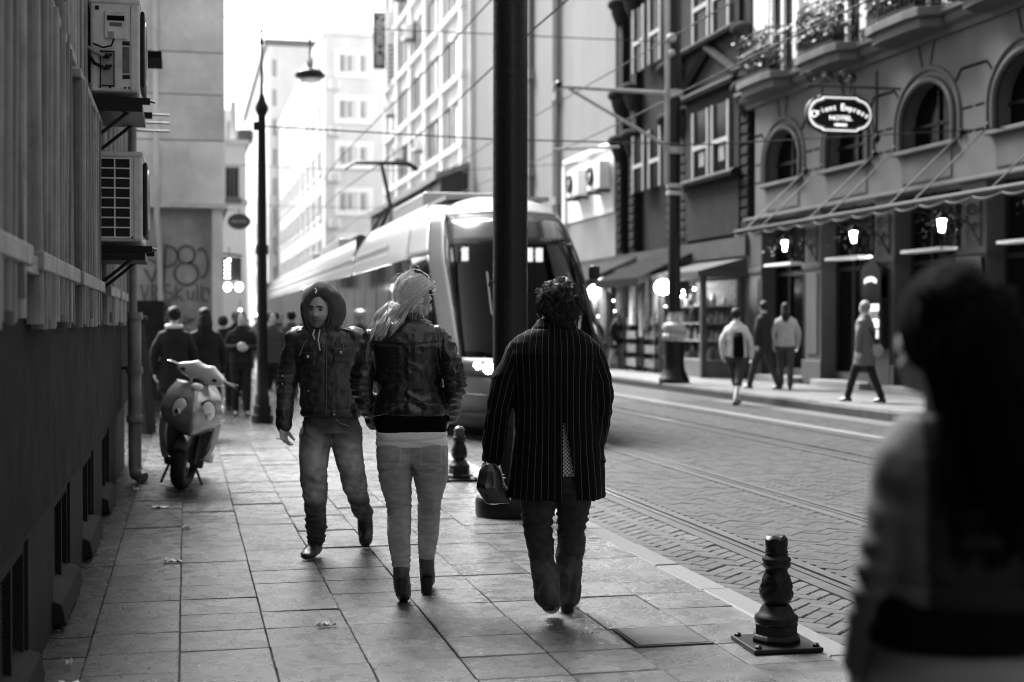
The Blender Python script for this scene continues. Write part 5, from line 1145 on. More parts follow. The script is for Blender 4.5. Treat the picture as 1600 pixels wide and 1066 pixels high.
def shoe(mb, heel, toe, w_=.045, h_=.075, sole=0):
    h_0, t_ = Vector(heel), Vector(toe); f = (t_ - h_0).normalized(); up = Vector((0, 0, 1)); up = (up - f * up.dot(f)).normalized(); sd = f.cross(up); L_ = (t_ - h_0).length
    rings = []
    for q, a, b in ((0, .55, .5), (.04, .8, .85), (.2, .86, 1.0), (.42, .84, .92), (.62, 1.0, .66), (.82, .98, .52), (.95, .7, .4), (1.0, .3, .25)):
        c = h_0 + f * L_ * q; rings.append([tuple(c + sd * (w_ * a * math.cos(t)) + up * (h_ * b * .5 * (1 + math.sin(t)) if math.sin(t) > -.5 else h_ * b * .25 * (1 + math.sin(t)) )) for t in [k * math.pi / 9 for k in range(18)]])
    mb.loft(rings)
    return f, up, sd
cl = lambda n_, v, rough=.8, **k: mat(n_, v, rough, k.pop('spec', .3), attr='Col', **dict(dict(var=.12, scale=9, bump=.0008, bscale=160), **k))
m_leather = cl('black_leather', .012, .28, spec=.85, var=.25, scale=14, bump=.0012, bscale=90, rvar=.12)
m_leather2 = cl('worn_leather', .034, .42, spec=.7, var=.45, scale=18, bump=.0015, bscale=70, rvar=.15)
m_knit = cl('black_knit', .004, .95, spec=.1); m_jean_l = cl('pale_denim', .34, .85, bump=.0008, bscale=260, var=.16, scale=26)
m_jean_d = cl('washed_denim', .085, .85, bump=.0008, bscale=240, var=.3, scale=22); m_jean_k = cl('dark_denim', .05, .85, bump=.0008, bscale=240, var=.22, scale=24)
m_tee = cl('white_jersey', .88, .9, var=.05); m_boot = cl('dark_boot', .014, .45, spec=.5, var=.4); m_hood = cl('hood_fabric', .075, .9, var=.2, scale=30)
m_eye = mat('eye_white', .2, .2, .5, var=.05); m_iris = mat('iris', .01, .15, .5); m_brow = mat('brow_hair', .02, .7, .3)
m_blonde = mat('blonde_hair', .72, .38, .6, var=.3, scale=30, island=.55); m_brunette = mat('brown_hair', .035, .5, .4, var=.3, scale=30, island=.6); m_blackhair = mat('black_hair', .004, .7, .12, var=.3, island=.5)

# ------------------------------------------------------------------ man in hooded leather jacket (faces us)
def person_hood():
    t = thing('person', 'person in hooded worn leather jacket and washed jeans walking towards the camera', 'person', (.865, 8.95, 0), -YAW)
    # body
    hc, HM = Vector((-.040, -.055, 1.555)), hrot(-8, 5, 3)
    b = MB(); add_head(b, hc, HM, .98); limb(b, [(-.03, .0, 1.40), (-.045, -.02, 1.50)], [.062, .056], 14, 4)
    sect(b, [(.86, .02, .02, .15, .1), (1.0, .02, .02, .15, .1), (1.25, .01, .0, .17, .11), (1.38, -.01, .0, .17, .09), (1.43, -.02, 0, .09, .06)])
    aL = [(-.19, 0, 1.37), (-.245, .02, 1.13), (-.262, -.06, .87)]; aR = [(.17, 0, 1.37), (.26, .05, 1.13), (.16, -.02, .94)]
    for a in (aL, aR): limb(b, a, [.05, .042, .03])
    lL = [(-.06, 0, .86), (-.068, -.05, .44), (-.075, .0, .10)]; lR = [(.10, .03, .86), (.15, .14, .47), (.185, .44, .19)]
    for a in (lL, lR): limb(b, a, [.08, .04, .026])
    hand(b, (-.262, -.065, .84), (-.02, -.1, -1), (.6, -.3, 0), 1., .62, -1); hand(b, (.15, -.0, .92), (-.25, .35, -1), (0, 1, 0), .85, .2, 1)
    limb(b, [(-.075, .02, .08), (-.09, -.10, .035)], [.026, .02], 10, 3); limb(b, [(.186, .46, .16), (.194, .43, .06)], [.024, .02], 10, 3)
    me = vox(b, .0055, 2, .4); Mi = HM.transposed()
    def skc(co, nr):
        q = (co - np.array(hc)) @ np.array(Mi).T / .98; x, y, z = q.T; c = np.ones(len(co)); f = (y < -.02) & (np.abs(x) < .09) & (np.abs(z) < .13)
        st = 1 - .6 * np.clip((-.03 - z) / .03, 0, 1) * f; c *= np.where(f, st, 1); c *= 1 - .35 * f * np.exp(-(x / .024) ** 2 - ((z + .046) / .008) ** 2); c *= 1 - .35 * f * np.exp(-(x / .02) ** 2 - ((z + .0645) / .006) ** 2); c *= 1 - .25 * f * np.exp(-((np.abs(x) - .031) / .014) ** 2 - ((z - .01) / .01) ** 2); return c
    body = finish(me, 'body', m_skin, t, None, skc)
    for s in (-1, 1):
        p = hc + HM @ Vector((s * .030, -.077, .008)); e = MB().sphere(p, .0115, 12, 8).build('eye', m_eye, body, 60, True); p2 = hc + HM @ Vector((s * .030, -.0865, .0085)); MB().sphere(p2, (.0055, .003, .0055), 8, 6).build('iris', m_iris, body, 60, True)
        MB().tube([hc + HM @ Vector((s * x, y, z)) for x, y, z in ((.012, -.094, .023), (.028, -.0965, .028), (.046, -.085, .024))], [.004, .005, .003], 6).build('eyebrow', m_brow, body, 60, True)
    # jacket
    j = MB(); sect(j, [(.885, .025, .02, .178, .125), (.90, .025, .02, .192, .138), (.97, .025, .02, .198, .142), (1.08, .02, .015, .19, .135), (1.22, .01, .01, .198, .138), (1.34, -.005, .005, .208, .132), (1.405, -.015, .01, .19, .115), (1.45, -.03, .015, .12, .09), (1.475, -.035, .01, .095, .085)])
    jl = [(-.185, .01, 1.375), (-.248, .03, 1.13), (-.262, -.06, .835)]; jr = [(.165, .01, 1.375), (.27, .06, 1.14), (.185, -.06, .94)]
    for a in (jl, jr): limb(j, a, [.078, .064, .048])
    for a in ((-.2, 0, 1.385), (.18, 0, 1.385)): j.sphere(a, (.062, .075, .05), 14, 10)
    def jd(co, nr):
        arm = np.clip((np.abs(co[:, 0] - .0) - .19) / .03, 0, 1); d_ = .0045 * ridge(co, 9, 9, 22, 3) * (.4 + .6 * arm) + .006 * ridge(co, 16, 10, 5, 7) * (1 - arm) * gz(co, 1.1, .16) + .004 * ridge(co, 30, 24, 24, 11)
        d_ += .006 * np.sin(co[:, 2] * 190) * arm * gz(co, 1.12, .1) * .5; d_ -= .012 * gz(co, .935, .012) * (1 - arm); d_ -= .006 * np.exp(-((co[:, 0] - .01) / .006) ** 2) * (co[:, 1] < -.05)
        return d_
    jk = finish(vox(j, .008, 5), 'jacket', m_leather2, t, jd, lambda co, nr: np.where(co[:, 2] < .93, .35, 1.) * (1 + .8 * np.clip(ridge(co, 30, 24, 24, 11), 0, 1)))
    m_snap = mat('snap_metal', .75, .2, .5, metal=.6)
    def yfront(x, z):  # jacket front surface
        hw = lerp([(.9, .19), (1.08, .19), (1.22, .198), (1.34, .208), (1.42, .17)], z); hd = lerp([(.9, .14), (1.22, .138), (1.34, .132), (1.42, .11)], z); q = min(.98, abs(x - .01) / hw); return .01 - hd * (1 - q ** 2.3) ** (1 / 2.3)
    for x0, x1, z0, z1 in ((-.15, -.055, 1.20, 1.285), (.055, .15, 1.225, 1.31)):
        pk = MB(); G = [[(x0 + (x1 - x0) * i / 6, yfront(x0 + (x1 - x0) * i / 6, z) - .012, z) for i in range(7)] for z in (z0, z0 + .03, z1 - .03, z1 - .003)]; pk.loft(G, False, False); o = pk.build('chest_pocket', m_leather2, jk, 60, True); o.modifiers.new('t', 'SOLIDIFY').thickness = .008
        at = o.data.attributes.new('Col', 'FLOAT', 'POINT'); at.data.foreach_set('value', np.ones(len(o.data.vertices), np.float32))
        pk = MB(); G = [[(x0 - .004 + (x1 - x0 + .008) * i / 6, yfront(x0 + (x1 - x0) * i / 6, z) - .02, z - (.012 if i in (2, 3, 4) and z < z1 - .01 else 0)) for i in range(7)] for z in (z1 - .03, z1, z1 + .006)]; pk.loft(G, False, False); o = pk.build('pocket_flap', m_leather2, jk, 60, True); o.modifiers.new('t', 'SOLIDIFY').thickness = .006
        at = o.data.attributes.new('Col', 'FLOAT', 'POINT'); at.data.foreach_set('value', np.full(len(o.data.vertices), 1.3, np.float32))
        xm = (x0 + x1) / 2; MB().sphere((xm, yfront(xm, z1) - .027, z1 - .022), (.0095, .005, .0095), 10, 6).build('snap_button', m_snap, jk, 60, True)
    for (x, z) in ((-.10, 1.05), (.20, .99), (-.27, 1.14), (-.272, 1.09), (.16, 1.16), (.06, .905)): MB().sphere((x, (yfront(x, z) if abs(x) < .19 else -.045) - .012, z), (.0055, .004, .0055), 8, 6).build('snap_button', m_snap, jk, 60, True)
    z_ = MB(); z_.tube([(.012, yfront(.01, z) - .004, z) for z in (.9, 1.0, 1.1, 1.2, 1.3, 1.36)], .006, 6); z_.build('zip', mat('zip_metal', .12, .35, .5, metal=.6), jk, 60, True)
    for s in (-1, 1):
        MB().tube([(-.01 + s * .10, -.05, 1.435), (-.01 + s * .20, -.03, 1.415)], [.018, .018], 8, flat=.35, up=(0, 0, 1)).build('epaulette', m_leather2 if s < 0 else mat('lit_leather', .05, .4, .5), jk, 60, True)  # one epaulette lighter, the light on it painted into the leather colour
        MB().tube([(-.01 + s * .075, -.09, 1.40), (-.01 + s * .12, -.115, 1.34), (-.01 + s * .145, -.12, 1.27)], .004, 5).build('seam_piping', mat('piping', .14, .5), jk, 60, True)
    # collar wings and straps
    for s in (-1, 1): MB().loft([[(-.03 + s * .03, -.10, 1.37), (-.03 + s * .10, -.075, 1.46), (-.03 + s * .085, -.06, 1.46), (-.03 + s * .03, -.09, 1.37)], [(-.03 + s * .07, -.115, 1.33), (-.03 + s * .125, -.085, 1.42), (-.03 + s * .12, -.07, 1.42), (-.03 + s * .07, -.10, 1.33)]]).build('collar', mat('collar_leather', .04, .5), jk, 60, True)
    MB().loft([[(.07, -.135, 1.30), (.10, -.13, 1.30), (.10, -.125, 1.30), (.07, -.128, 1.30)], [(.075, -.122, 1.385), (.10, -.117, 1.385), (.10, -.112, 1.385), (.075, -.116, 1.385)]]).build('throat_strap', mat('collar_leather', .04), jk, 60, True)
    # hood: open shell round the head
    c = Vector((-.028, .0, 1.56)); rings = []
    for y, rx, rt, rb, dx in ((-.112, .074, .066, .14, -.012), (-.132, .088, .092, .165, -.010), (-.118, .112, .135, .185, -.004), (-.07, .135, .166, .19, 0), (-.01, .142, .172, .19, .003), (.05, .138, .163, .185, .006), (.10, .115, .135, .16, .008), (.135, .07, .085, .11, .01), (.145, .02, .03, .04, .01)):
        ring = []
        for k in range(30):
            a = 2 * math.pi * k / 30; s_, c_ = math.sin(a), math.cos(a); zz = rt * s_ if s_ > 0 else rb * s_
            xx = rx * c_ * (1 - .12 * max(0, s_) ** 2); yy = y - (.006 * s_ if s_ > 0 else -.05 * s_ * s_ * (1 if y < 0 else 0)); ring.append((c.x + dx + xx, c.y + yy, c.z + zz))
        rings.append(ring)
    hd = MB().loft(rings, False).build('hood', m_hood, t, 80, True); sd = hd.modifiers.new('sub', 'SUBSURF'); sd.levels = sd.render_levels = 2; md = hd.modifiers.new('t', 'SOLIDIFY'); md.thickness = .014; md.offset = -1
    at = hd.data.attributes.new('Col', 'FLOAT', 'POINT'); at.data.foreach_set('value', np.ones(len(hd.data.vertices), np.float32))
    tx = bpy.data.textures.new('hoodfold', 'CLOUDS'); tx.noise_scale = .09; dm = hd.modifiers.new('d', 'DISPLACE'); dm.texture = tx; dm.strength = .022; dm.mid_level = .5
    rim = MB().tube([rings[0][k] for k in list(range(30)) + [0, 1]], .009, 8).build('hood_hem', m_hood, hd, 80, True); at = rim.data.attributes.new('Col', 'FLOAT', 'POINT'); at.data.foreach_set('value', np.full(len(rim.data.vertices), 1.25, np.float32))
    for k, (x, z) in enumerate(((-.052, 1.70), (-.045, 1.69), (-.05, 1.678))): MB().sphere((x, -.142, z - .02), .0055, 8, 6).build('hood_eyelet', m_snap, hd, 60, True)
    for x, z0 in ((-.062, 1.37), (-.03, 1.30)): MB().tube([(x, -.115, 1.43), (x - .008, -.135, (1.43 + z0) / 2), (x + .004, -.14, z0)], .005, 6).build('drawstring', m_tee if 0 else mat('cord_white', .65, .7), hd, 60, True)
    # under-hood neck cloth
    sect(MB(), []) if 0 else None
    # jeans
    j = MB(); sect(j, [(.78, .02, .02, .155, .12), (.86, .02, .02, .172, .125), (.93, .02, .02, .165, .12)])
    limb(j, [(-.065, .01, .80), (-.08, -.035, .62), (-.07, -.055, .43), (-.072, .005, .24), (-.075, .015, .12)], [.105, .092, .075, .066, .062]); limb(j, [(.105, .03, .80), (.128, .07, .64), (.152, .135, .46), (.17, .29, .31), (.186, .42, .22)], [.105, .092, .074, .064, .058])
    def jd(co, nr):
        d_ = .008 * ridge(co + np.c_[0 * co[:, 0], 0 * co[:, 0], .5 * co[:, 0]], 7, 7, 20, 2) * (gz(co, .45, .10) + gz(co, .17, .09) + gz(co, .80, .05) + .2) + .005 * np.sin(co[:, 2] * 210 + co[:, 0] * 40) * gz(co, .14, .05) + .003 * ridge(co, 22, 22, 34, 6); return d_
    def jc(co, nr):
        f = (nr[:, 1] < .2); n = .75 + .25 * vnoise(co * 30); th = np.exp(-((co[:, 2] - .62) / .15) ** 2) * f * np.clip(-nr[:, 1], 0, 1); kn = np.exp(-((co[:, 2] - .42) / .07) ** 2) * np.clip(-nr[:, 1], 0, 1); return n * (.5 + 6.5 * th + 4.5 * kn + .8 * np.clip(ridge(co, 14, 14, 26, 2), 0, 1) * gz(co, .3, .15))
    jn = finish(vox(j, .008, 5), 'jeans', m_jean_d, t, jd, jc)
    MB().tube([(.06, -.10, .885), (.09, -.108, .85), (.15, -.085, .83)], .004, 5).build('pocket_seam', mat('seam', .2, .8), jn, 60, True)
    for nm_, h0, t0 in (('shoe', (-.075, .07, .012), (-.11, -.17, .012)), ('shoe', (.188, .50, .16), (.20, .40, .012))):
        s_ = MB(); shoe(s_, h0, t0, .05, .10) if nm_ else 0
        if h0[0] > 0: s_ = MB(); limb(s_, [(.187, .47, .19), (.192, .46, .11), (.198, .40, .045)], [.05, .052, .045])
        finish(vox(s_, .006, 4), nm_, m_boot, t, lambda co, nr: .002 * ridge(co, 40, 40, 40, 5))
    o = MB().tube([(-.305, -.10, .755), (-.255, -.125, .75)], .004, 6).build('cigarette', m_white); tag(o, 'cigarette held between the fingers of the hooded person', 'cigarette'); o.location = t.location; o.rotation_euler = t.rotation_euler
    return t
person_hood()

# ------------------------------------------------------------------ blonde woman, back to us
def person_blonde():
    t = thing('person', 'person with blonde ponytail, black leather jacket and pale jeans walking away', 'person', (1.165, 7.40, 0), -YAW)
    hc, HM = Vector((.0, .04, 1.615)), hrot(180 - 60, -6, 0)        # looks away and to the right
    b = MB(); add_head(b, hc, HM, .97, 1); limb(b, [(-.02, .0, 1.42), (-.01, .02, 1.54)], [.055, .048], 14, 4)
    sect(b, [(.86, -.01, .02, .15, .1), (1.0, -.01, .02, .14, .09), (1.12, -.015, .02, .125, .085), (1.3, -.03, .01, .15, .09), (1.4, -.035, .01, .15, .08), (1.44, -.03, .01, .08, .06)])
    limb(b, [(-.19, .0, 1.37), (-.25, -.02, 1.15), (-.19, .09, .96)], [.04, .034, .026]); limb(b, [(.125, .0, 1.38), (.205, -.02, 1.18), (.185, .10, 1.0)], [.042, .036, .026])
    hand(b, (-.19, .09, .955), (.25, .35, -1), (1, 0, 0), .9, .3, 1); hand(b, (.19, .10, .995), (-.25, .35, -1), (-1, 0, 0), .9, .3, -1)
    limb(b, [(-.09, 0, .82), (-.077, .03, .5), (-.057, -.03, .16)], [.075, .036, .024]); limb(b, [(.08, .03, .82), (.077, .13, .5), (.055, .27, .16)], [.075, .036, .024])
    limb(b, [(-.057, -.045, .15), (-.056, .03, .045)], [.022, .018], 10, 3); limb(b, [(.055, .27, .14), (.058, .40, .042)], [.022, .018], 10, 3)
    finish(vox(b, .0065, 2, .4), 'body', m_skin, t)
    # jacket
    j = MB(); sect(j, [(.985, -.012, .02, .188, .128), (1.0, -.012, .02, .192, .132), (1.03, -.012, .02, .190, .13), (1.12, -.018, .02, .172, .12), (1.24, -.026, .01, .184, .122), (1.36, -.036, .005, .204, .122), (1.425, -.038, .01, .19, .105), (1.465, -.03, .012, .125, .085), (1.485, -.026, .02, .085, .072), (1.525, -.02, .025, .072, .066)])
    limb(j, [(-.20, .0, 1.385), (-.255, -.035, 1.24), (-.262, -.03, 1.12), (-.205, .08, .945)], [.066, .062, .056, .045]); limb(j, [(.132, .0, 1.395), (.19, -.035, 1.28), (.222, -.03, 1.15), (.195, .09, .985)], [.066, .06, .055, .045])
    def jd(co, nr):
        x, z = co[:, 0], co[:, 2]; arm = np.clip((np.abs(x + .03) - .18) / .03, 0, 1); q = co.copy(); q[:, 2] = z + .55 * x * np.sign(x + .03)
        d_ = .0065 * ridge(q, 5, 6, 17, 4) * (1 - arm) * (.35 + gz(co, 1.12, .14)) + .006 * ridge(co, 8, 8, 26, 9) * arm + .0025 * ridge(co, 24, 20, 30, 14)
        d_ += .005 * np.sin(z * 170 + 30 * x) * gz(co, 1.13, .07) * arm
        yk = 1.365 + .10 * np.abs(x + .03) - .012; d_ -= .006 * np.exp(-((z - yk) / .005) ** 2) * (nr[:, 1] < 0) * (1 - arm); d_ -= .003 * np.exp(-((x + .03) / .004) ** 2) * (z < 1.34) * (nr[:, 1] < 0)
        d_ -= .006 * np.exp(-((z - 1.055) / .005) ** 2) * (1 - arm); d_ -= .005 * np.exp(-((z - 1.49) / .004) ** 2)
        d_ -= .007 * np.exp(-((np.abs(x + .033) - .188) / .006) ** 2) * (z > 1.28)
        return d_
    jk = finish(vox(j, .0075, 5), 'jacket', m_leather, t, jd)
    for p in ((-.215, .03, .965), (.245, .07, 1.035), (-.23, .02, 1.11)): MB().sphere(p, .007, 8, 6).build('cuff_stud', mat('snap_metal', .75), jk, 60, True)
    k_ = MB(); sect(k_, [(.875, -.008, .02, .176, .118), (.885, -.008, .02, .182, .124), (.94, -.01, .02, .186, .127), (.995, -.012, .02, .184, .126)]); k_.v = [(x, y, z + .10 * x * (z < .95)) for x, y, z in k_.v]
    finish(vox(k_, .008, 3), 'jumper_hem', m_knit, t, lambda co, nr: .002 * np.sin(np.arctan2(co[:, 1], co[:, 0]) * 90))
    k_ = MB(); sect(k_, [(.822, -.006, .02, .183, .130), (.828, -.006, .02, .189, .137), (.86, -.006, .02, .190, .137), (.90, -.008, .02, .186, .132)])
    finish(vox(k_, .0065, 3), 'white_shirt', m_tee, t, lambda co, nr: .005 * ridge(co * np.array([1, 1, 1]) + np.c_[0 * co[:, 0], 0 * co[:, 0], .12 * co[:, 0]], 5, 5, 45, 3) - .005 * np.exp(-((co[:, 2] - .858 - .05 * co[:, 0] - .15 * co[:, 0] ** 2) / .004) ** 2))
    # jeans
    j = MB(); sect(j, [(.74, -.005, .02, .17, .12), (.80, -.006, .02, .192, .128), (.86, -.008, .02, .178, .12)])
    for s, dx in ((-1, -.005), (1, -.005)): j.sphere((dx + s * .088, -.04, .775), (.098, .085, .095), 18, 12)
    limb(j, [(-.098, .0, .78), (-.092, .02, .64), (-.077, .045, .50), (-.073, -.01, .36), (-.062, -.03, .225), (-.058, -.035, .175)], [.098, .087, .066, .063, .05, .046]); limb(j, [(.088, .02, .78), (.088, .075, .64), (.077, .13, .51), (.070, .18, .37), (.058, .25, .235), (.055, .265, .20)], [.098, .085, .064, .061, .049, .045])
    def jd(co, nr):
        x, z = co[:, 0], co[:, 2]; bk = np.clip(-nr[:, 1] + .3, 0, 1); sg = np.sign(x); q = z + .22 * np.abs(x)
        d_ = .0065 * (np.sin(q * 190) * .6 + .4 * np.sin(q * 310 + 2)) * (gz(co, .50, .055)) * (.4 + .6 * bk) + .003 * np.sin(z * 230 + 14 * x) * gz(co, .22, .05)
        d_ += .005 * ridge(co + np.c_[0 * x, 0 * x, .3 * np.abs(x)], 8, 8, 34, 3) * (.35 + gz(co, .66, .06)) ; d_ -= .010 * np.exp(-((z - .705 - .35 * (np.abs(x + .005) - .09) ** 2) / .007) ** 2) * bk * (np.abs(x) < .17)
        d_ -= .006 * np.exp(-((x + .005) / .006) ** 2) * bk * (z > .70); d_ += .003 * ((np.abs(np.abs(x + .005) - .105) < .052) & (z > .745) & (z < .83)) * bk
        return d_
    def jc(co, nr):
        x, z = co[:, 0], co[:, 2]; bk = (nr[:, 1] < 0); a = np.abs(x + .005); e = ((np.abs(np.abs(a - .105) - .052) < .004) & (z > .745 + .0 * x) & (z < .83)) | ((np.abs(z - .745 + .1 * np.abs(a - .105)) < .0035) & (np.abs(a - .105) < .054))
        return (1 + .25 * np.clip(ridge(co, 14, 14, 40, 5), 0, 1)) * np.where(e & bk, 1.35, 1.) * (1 - .45 * np.exp(-((x + .005) / .012) ** 2) * (z < .74)) * (1 - .12 * np.exp(-((a - .105) / .055) ** 4) * ((z > .745) & (z < .83) & bk))
    finish(vox(j, .0075, 4), 'jeans', m_jean_l, t, jd, jc)
    # heeled ankle boots: one pushing off, one flat
    s_ = MB(); limb(s_, [(-.058, -.03, .20), (-.058, -.06, .15), (-.056, -.02, .09), (-.054, .05, .03)], [.042, .044, .046, .04])
    bt = finish(vox(s_, .005, 3), 'boot', m_boot, t, None, lambda co, nr: np.where(co[:, 2] > .10, 4., 1.)); MB().tube([(-.056, -.085, .125), (-.056, -.125, .06)], [.034, .026], 12).build('heel', mat('heel_block', .01, .6, .3), bt, 50, True)
    s_ = MB(); limb(s_, [(.055, .265, .22), (.056, .268, .15), (.058, .30, .085), (.06, .40, .04), (.062, .46, .025)], [.044, .042, .042, .034, .02]); bt = finish(vox(s_, .005, 3), 'boot', m_boot, t, None, lambda co, nr: np.where(co[:, 2] > .1, 4., 1.6)); MB().tube([(.056, .25, .085), (.056, .235, .0)], [.036, .028], 12).build('heel', mat('heel_block', .01), bt, 50, True)
    # hair: combed back strands into a tie, then a loose curly tail
    hr = MB(); up = Vector((0, 0, 1)); tie = Vector((-.105, -.045, 1.555))
    def surf(dv, k=1.0): 
        d_ = Vector(dv).normalized(); return hc + Vector((0, -.005, .004)) + Vector((d_.x * .100, d_.y * .104, d_.z * .128)) * k
    fwd = HM @ Vector((0, -1, 0)); cap_ = MB()
    rings = []
    for i in range(17):
        th = math.pi * i / 16
        rings.append([tuple(surf((math.sin(th) * math.cos(a), math.sin(th) * math.sin(a), math.cos(th)), .965)) for a in [k * math.pi / 14 for k in range(28)]])
    # scalp cap: trimmed at the hairline (face side and nape stay bare)
    idx = [(i, k) for i in range(16) for k in range(28)]
    vs = [p for r in rings for p in r]
    fs = []
    for i, k in idx:
        a = i * 28 + k; b2 = i * 28 + (k + 1) % 28; q = sum((Vector(vs[m_]) for m_ in (a, b2, a + 28, b2 + 28)), Vector()) / 4 - hc
        if q.normalized().dot(fwd) < .42 + .5 * max(0, q.z / .12) and q.z > -.085: fs.append((a, b2, b2 + 28, a + 28))
    cap_.add(vs, fs)
    hairo = cap_.build('hair', mat('blonde_scalp', .36, .5, .5, var=.3, scale=40), t, 80, True)
    tied = (tie - hc).normalized(); tgt = Vector((-.72, -.55, -.40)).normalized()
    paths = []
    for i in range(130):
        D0 = Vector((rnd.gauss(0, 1), rnd.gauss(0, 1), rnd.gauss(.25, .8))).normalized()
        if D0.dot(fwd) > .5 + .35 * max(0, D0.z) or D0.z < -.5: continue
        k0 = .985 + abs(rnd.gauss(0, .035)); wv = rnd.gauss(0, .07); wf = rnd.uniform(2, 5); bulge = rnd.uniform(.0, .05)
        for s2 in range(24):
            d_ = (D0 + Vector((rnd.gauss(0, .07), rnd.gauss(0, .07), rnd.gauss(0, .07)))).normalized(); k = k0 + abs(rnd.gauss(0, .012)); pts = []; w2 = wv + rnd.gauss(0, .012); fly = .05 if rnd.random() < .03 else 0
            for s in range(10):
                q = s / 9; e = d_.lerp(tgt, q ** 1.15) + d_.cross(tgt) * w2 * math.sin(wf * q); lift = k + bulge * math.sin(math.pi * q) + fly * math.sin(2.2 * q)
                pts.append(surf(e, lift) if q < .999 else tie + Vector((rnd.gauss(0, .009), rnd.gauss(0, .009), rnd.gauss(0, .009))))
            paths.append(pts)
    strands(hr, paths, .0013, 3)
    pn = []
    for i in range(150):                                           # loose hairs at the nape and over the ear
        a = rnd.uniform(-2.9, -.2); d0 = Vector((math.cos(a), math.sin(a), rnd.uniform(-.62, -.35))); p0 = surf(d0, 1.0); ln = rnd.uniform(.02, .07); ph = rnd.uniform(0, 6)
        pn.append([p0 + Vector((.01 * math.sin(ph + 3 * q) - .02 * q, -.012 * math.sin(2.5 * q), -ln * q)) for q in [x / 6 for x in range(7)]])
    for i in range(70):                                            # flyaways
        d0 = Vector((rnd.gauss(0, 1), rnd.gauss(-.3, 1), abs(rnd.gauss(.3, .7)))).normalized(); p0 = surf(d0, 1.02); t0 = d0.cross(Vector((rnd.gauss(0, 1), rnd.gauss(0, 1), rnd.gauss(0, 1)))).normalized(); ln = rnd.uniform(.03, .08)
        pn.append([p0 + t0 * ln * q + d0 * .022 * math.sin(2.6 * q) for q in [x / 6 for x in range(7)]])
    strands(hr, pn, .0011, 3)
    # front locks falling past the cheek
    pf = []
    for i in range(160):
        a0 = HM @ Vector((rnd.uniform(-.02, .07), -.085, .085 + rnd.uniform(-.02, .02))); sd_ = HM @ Vector((1, 0, 0)); s0 = hc + a0; ln = rnd.uniform(.12, .2)
        pf.append([s0 + sd_ * (.012 * math.sin(q * 3) + .035 * q) - up * ln * q + fwd * .012 * math.sin(q * 3.1) for q in [x / 7 for x in range(8)]])
    strands(hr, pf, .0015, 3)
    hr.build('hair_strands', m_blonde, hairo, 80, True, kind='stuff', fixn=False)
    tl = MB(); pt = []
    for i in range(46):
        ph, am, ln = rnd.uniform(0, 6.28), rnd.uniform(.015, .05), rnd.uniform(.08, .19); ox, oy = rnd.gauss(0, .03), rnd.gauss(0, .02); fq = rnd.uniform(5, 11)
        for s2 in range(12):
            p2, a2, l2 = ph + rnd.gauss(0, .15), am * rnd.uniform(.85, 1.15), ln * rnd.uniform(.85, 1.1); o2, o3 = ox + rnd.gauss(0, .004), oy + rnd.gauss(0, .004)
            pt.append([tie + Vector((o2 * min(1, q * 3) - .05 * q + a2 * q * math.sin(p2 + fq * q), -.05 * math.sin(q * 2) + o3 * q * 2 + a2 * q * math.cos(p2 + fq * q), .012 - l2 * q + .02 * math.sin(q * 3) + .02 * math.sin(p2 + fq * q))) for q in [x / 13 for x in range(14)]])
    strands(tl, pt, .0016, 3); tl.build('ponytail', m_blonde, hairo, 80, True, kind='stuff', fixn=False)
    MB().ring(tie, .022, .009, 'x', 16, 8).build('hair_tie', m_white, hairo, 60, True)
    cl_ = MB(); cl_.tube([surf((.15, -.5, 1), 1.08), surf((.45, -.45, .85), 1.09), surf((.66, -.3, .6), 1.08)], .010, 6); cl_.tube([surf((.0, .3, 1), 1.08), surf((.15, -.5, 1), 1.09)], .010, 6); cl_.build('hair_clip', m_blackgloss, hairo, 60, True)
    e = hc + HM @ Vector((-.075, .01, -.01)); MB().tube([e, e + Vector((.01, -.01, -.05)), e + Vector((.03, -.02, -.11)), e + Vector((.07, -.0, -.13))], .0035, 6).build('earphone_cord', m_white, t, 60, True)
    return t
person_blonde()

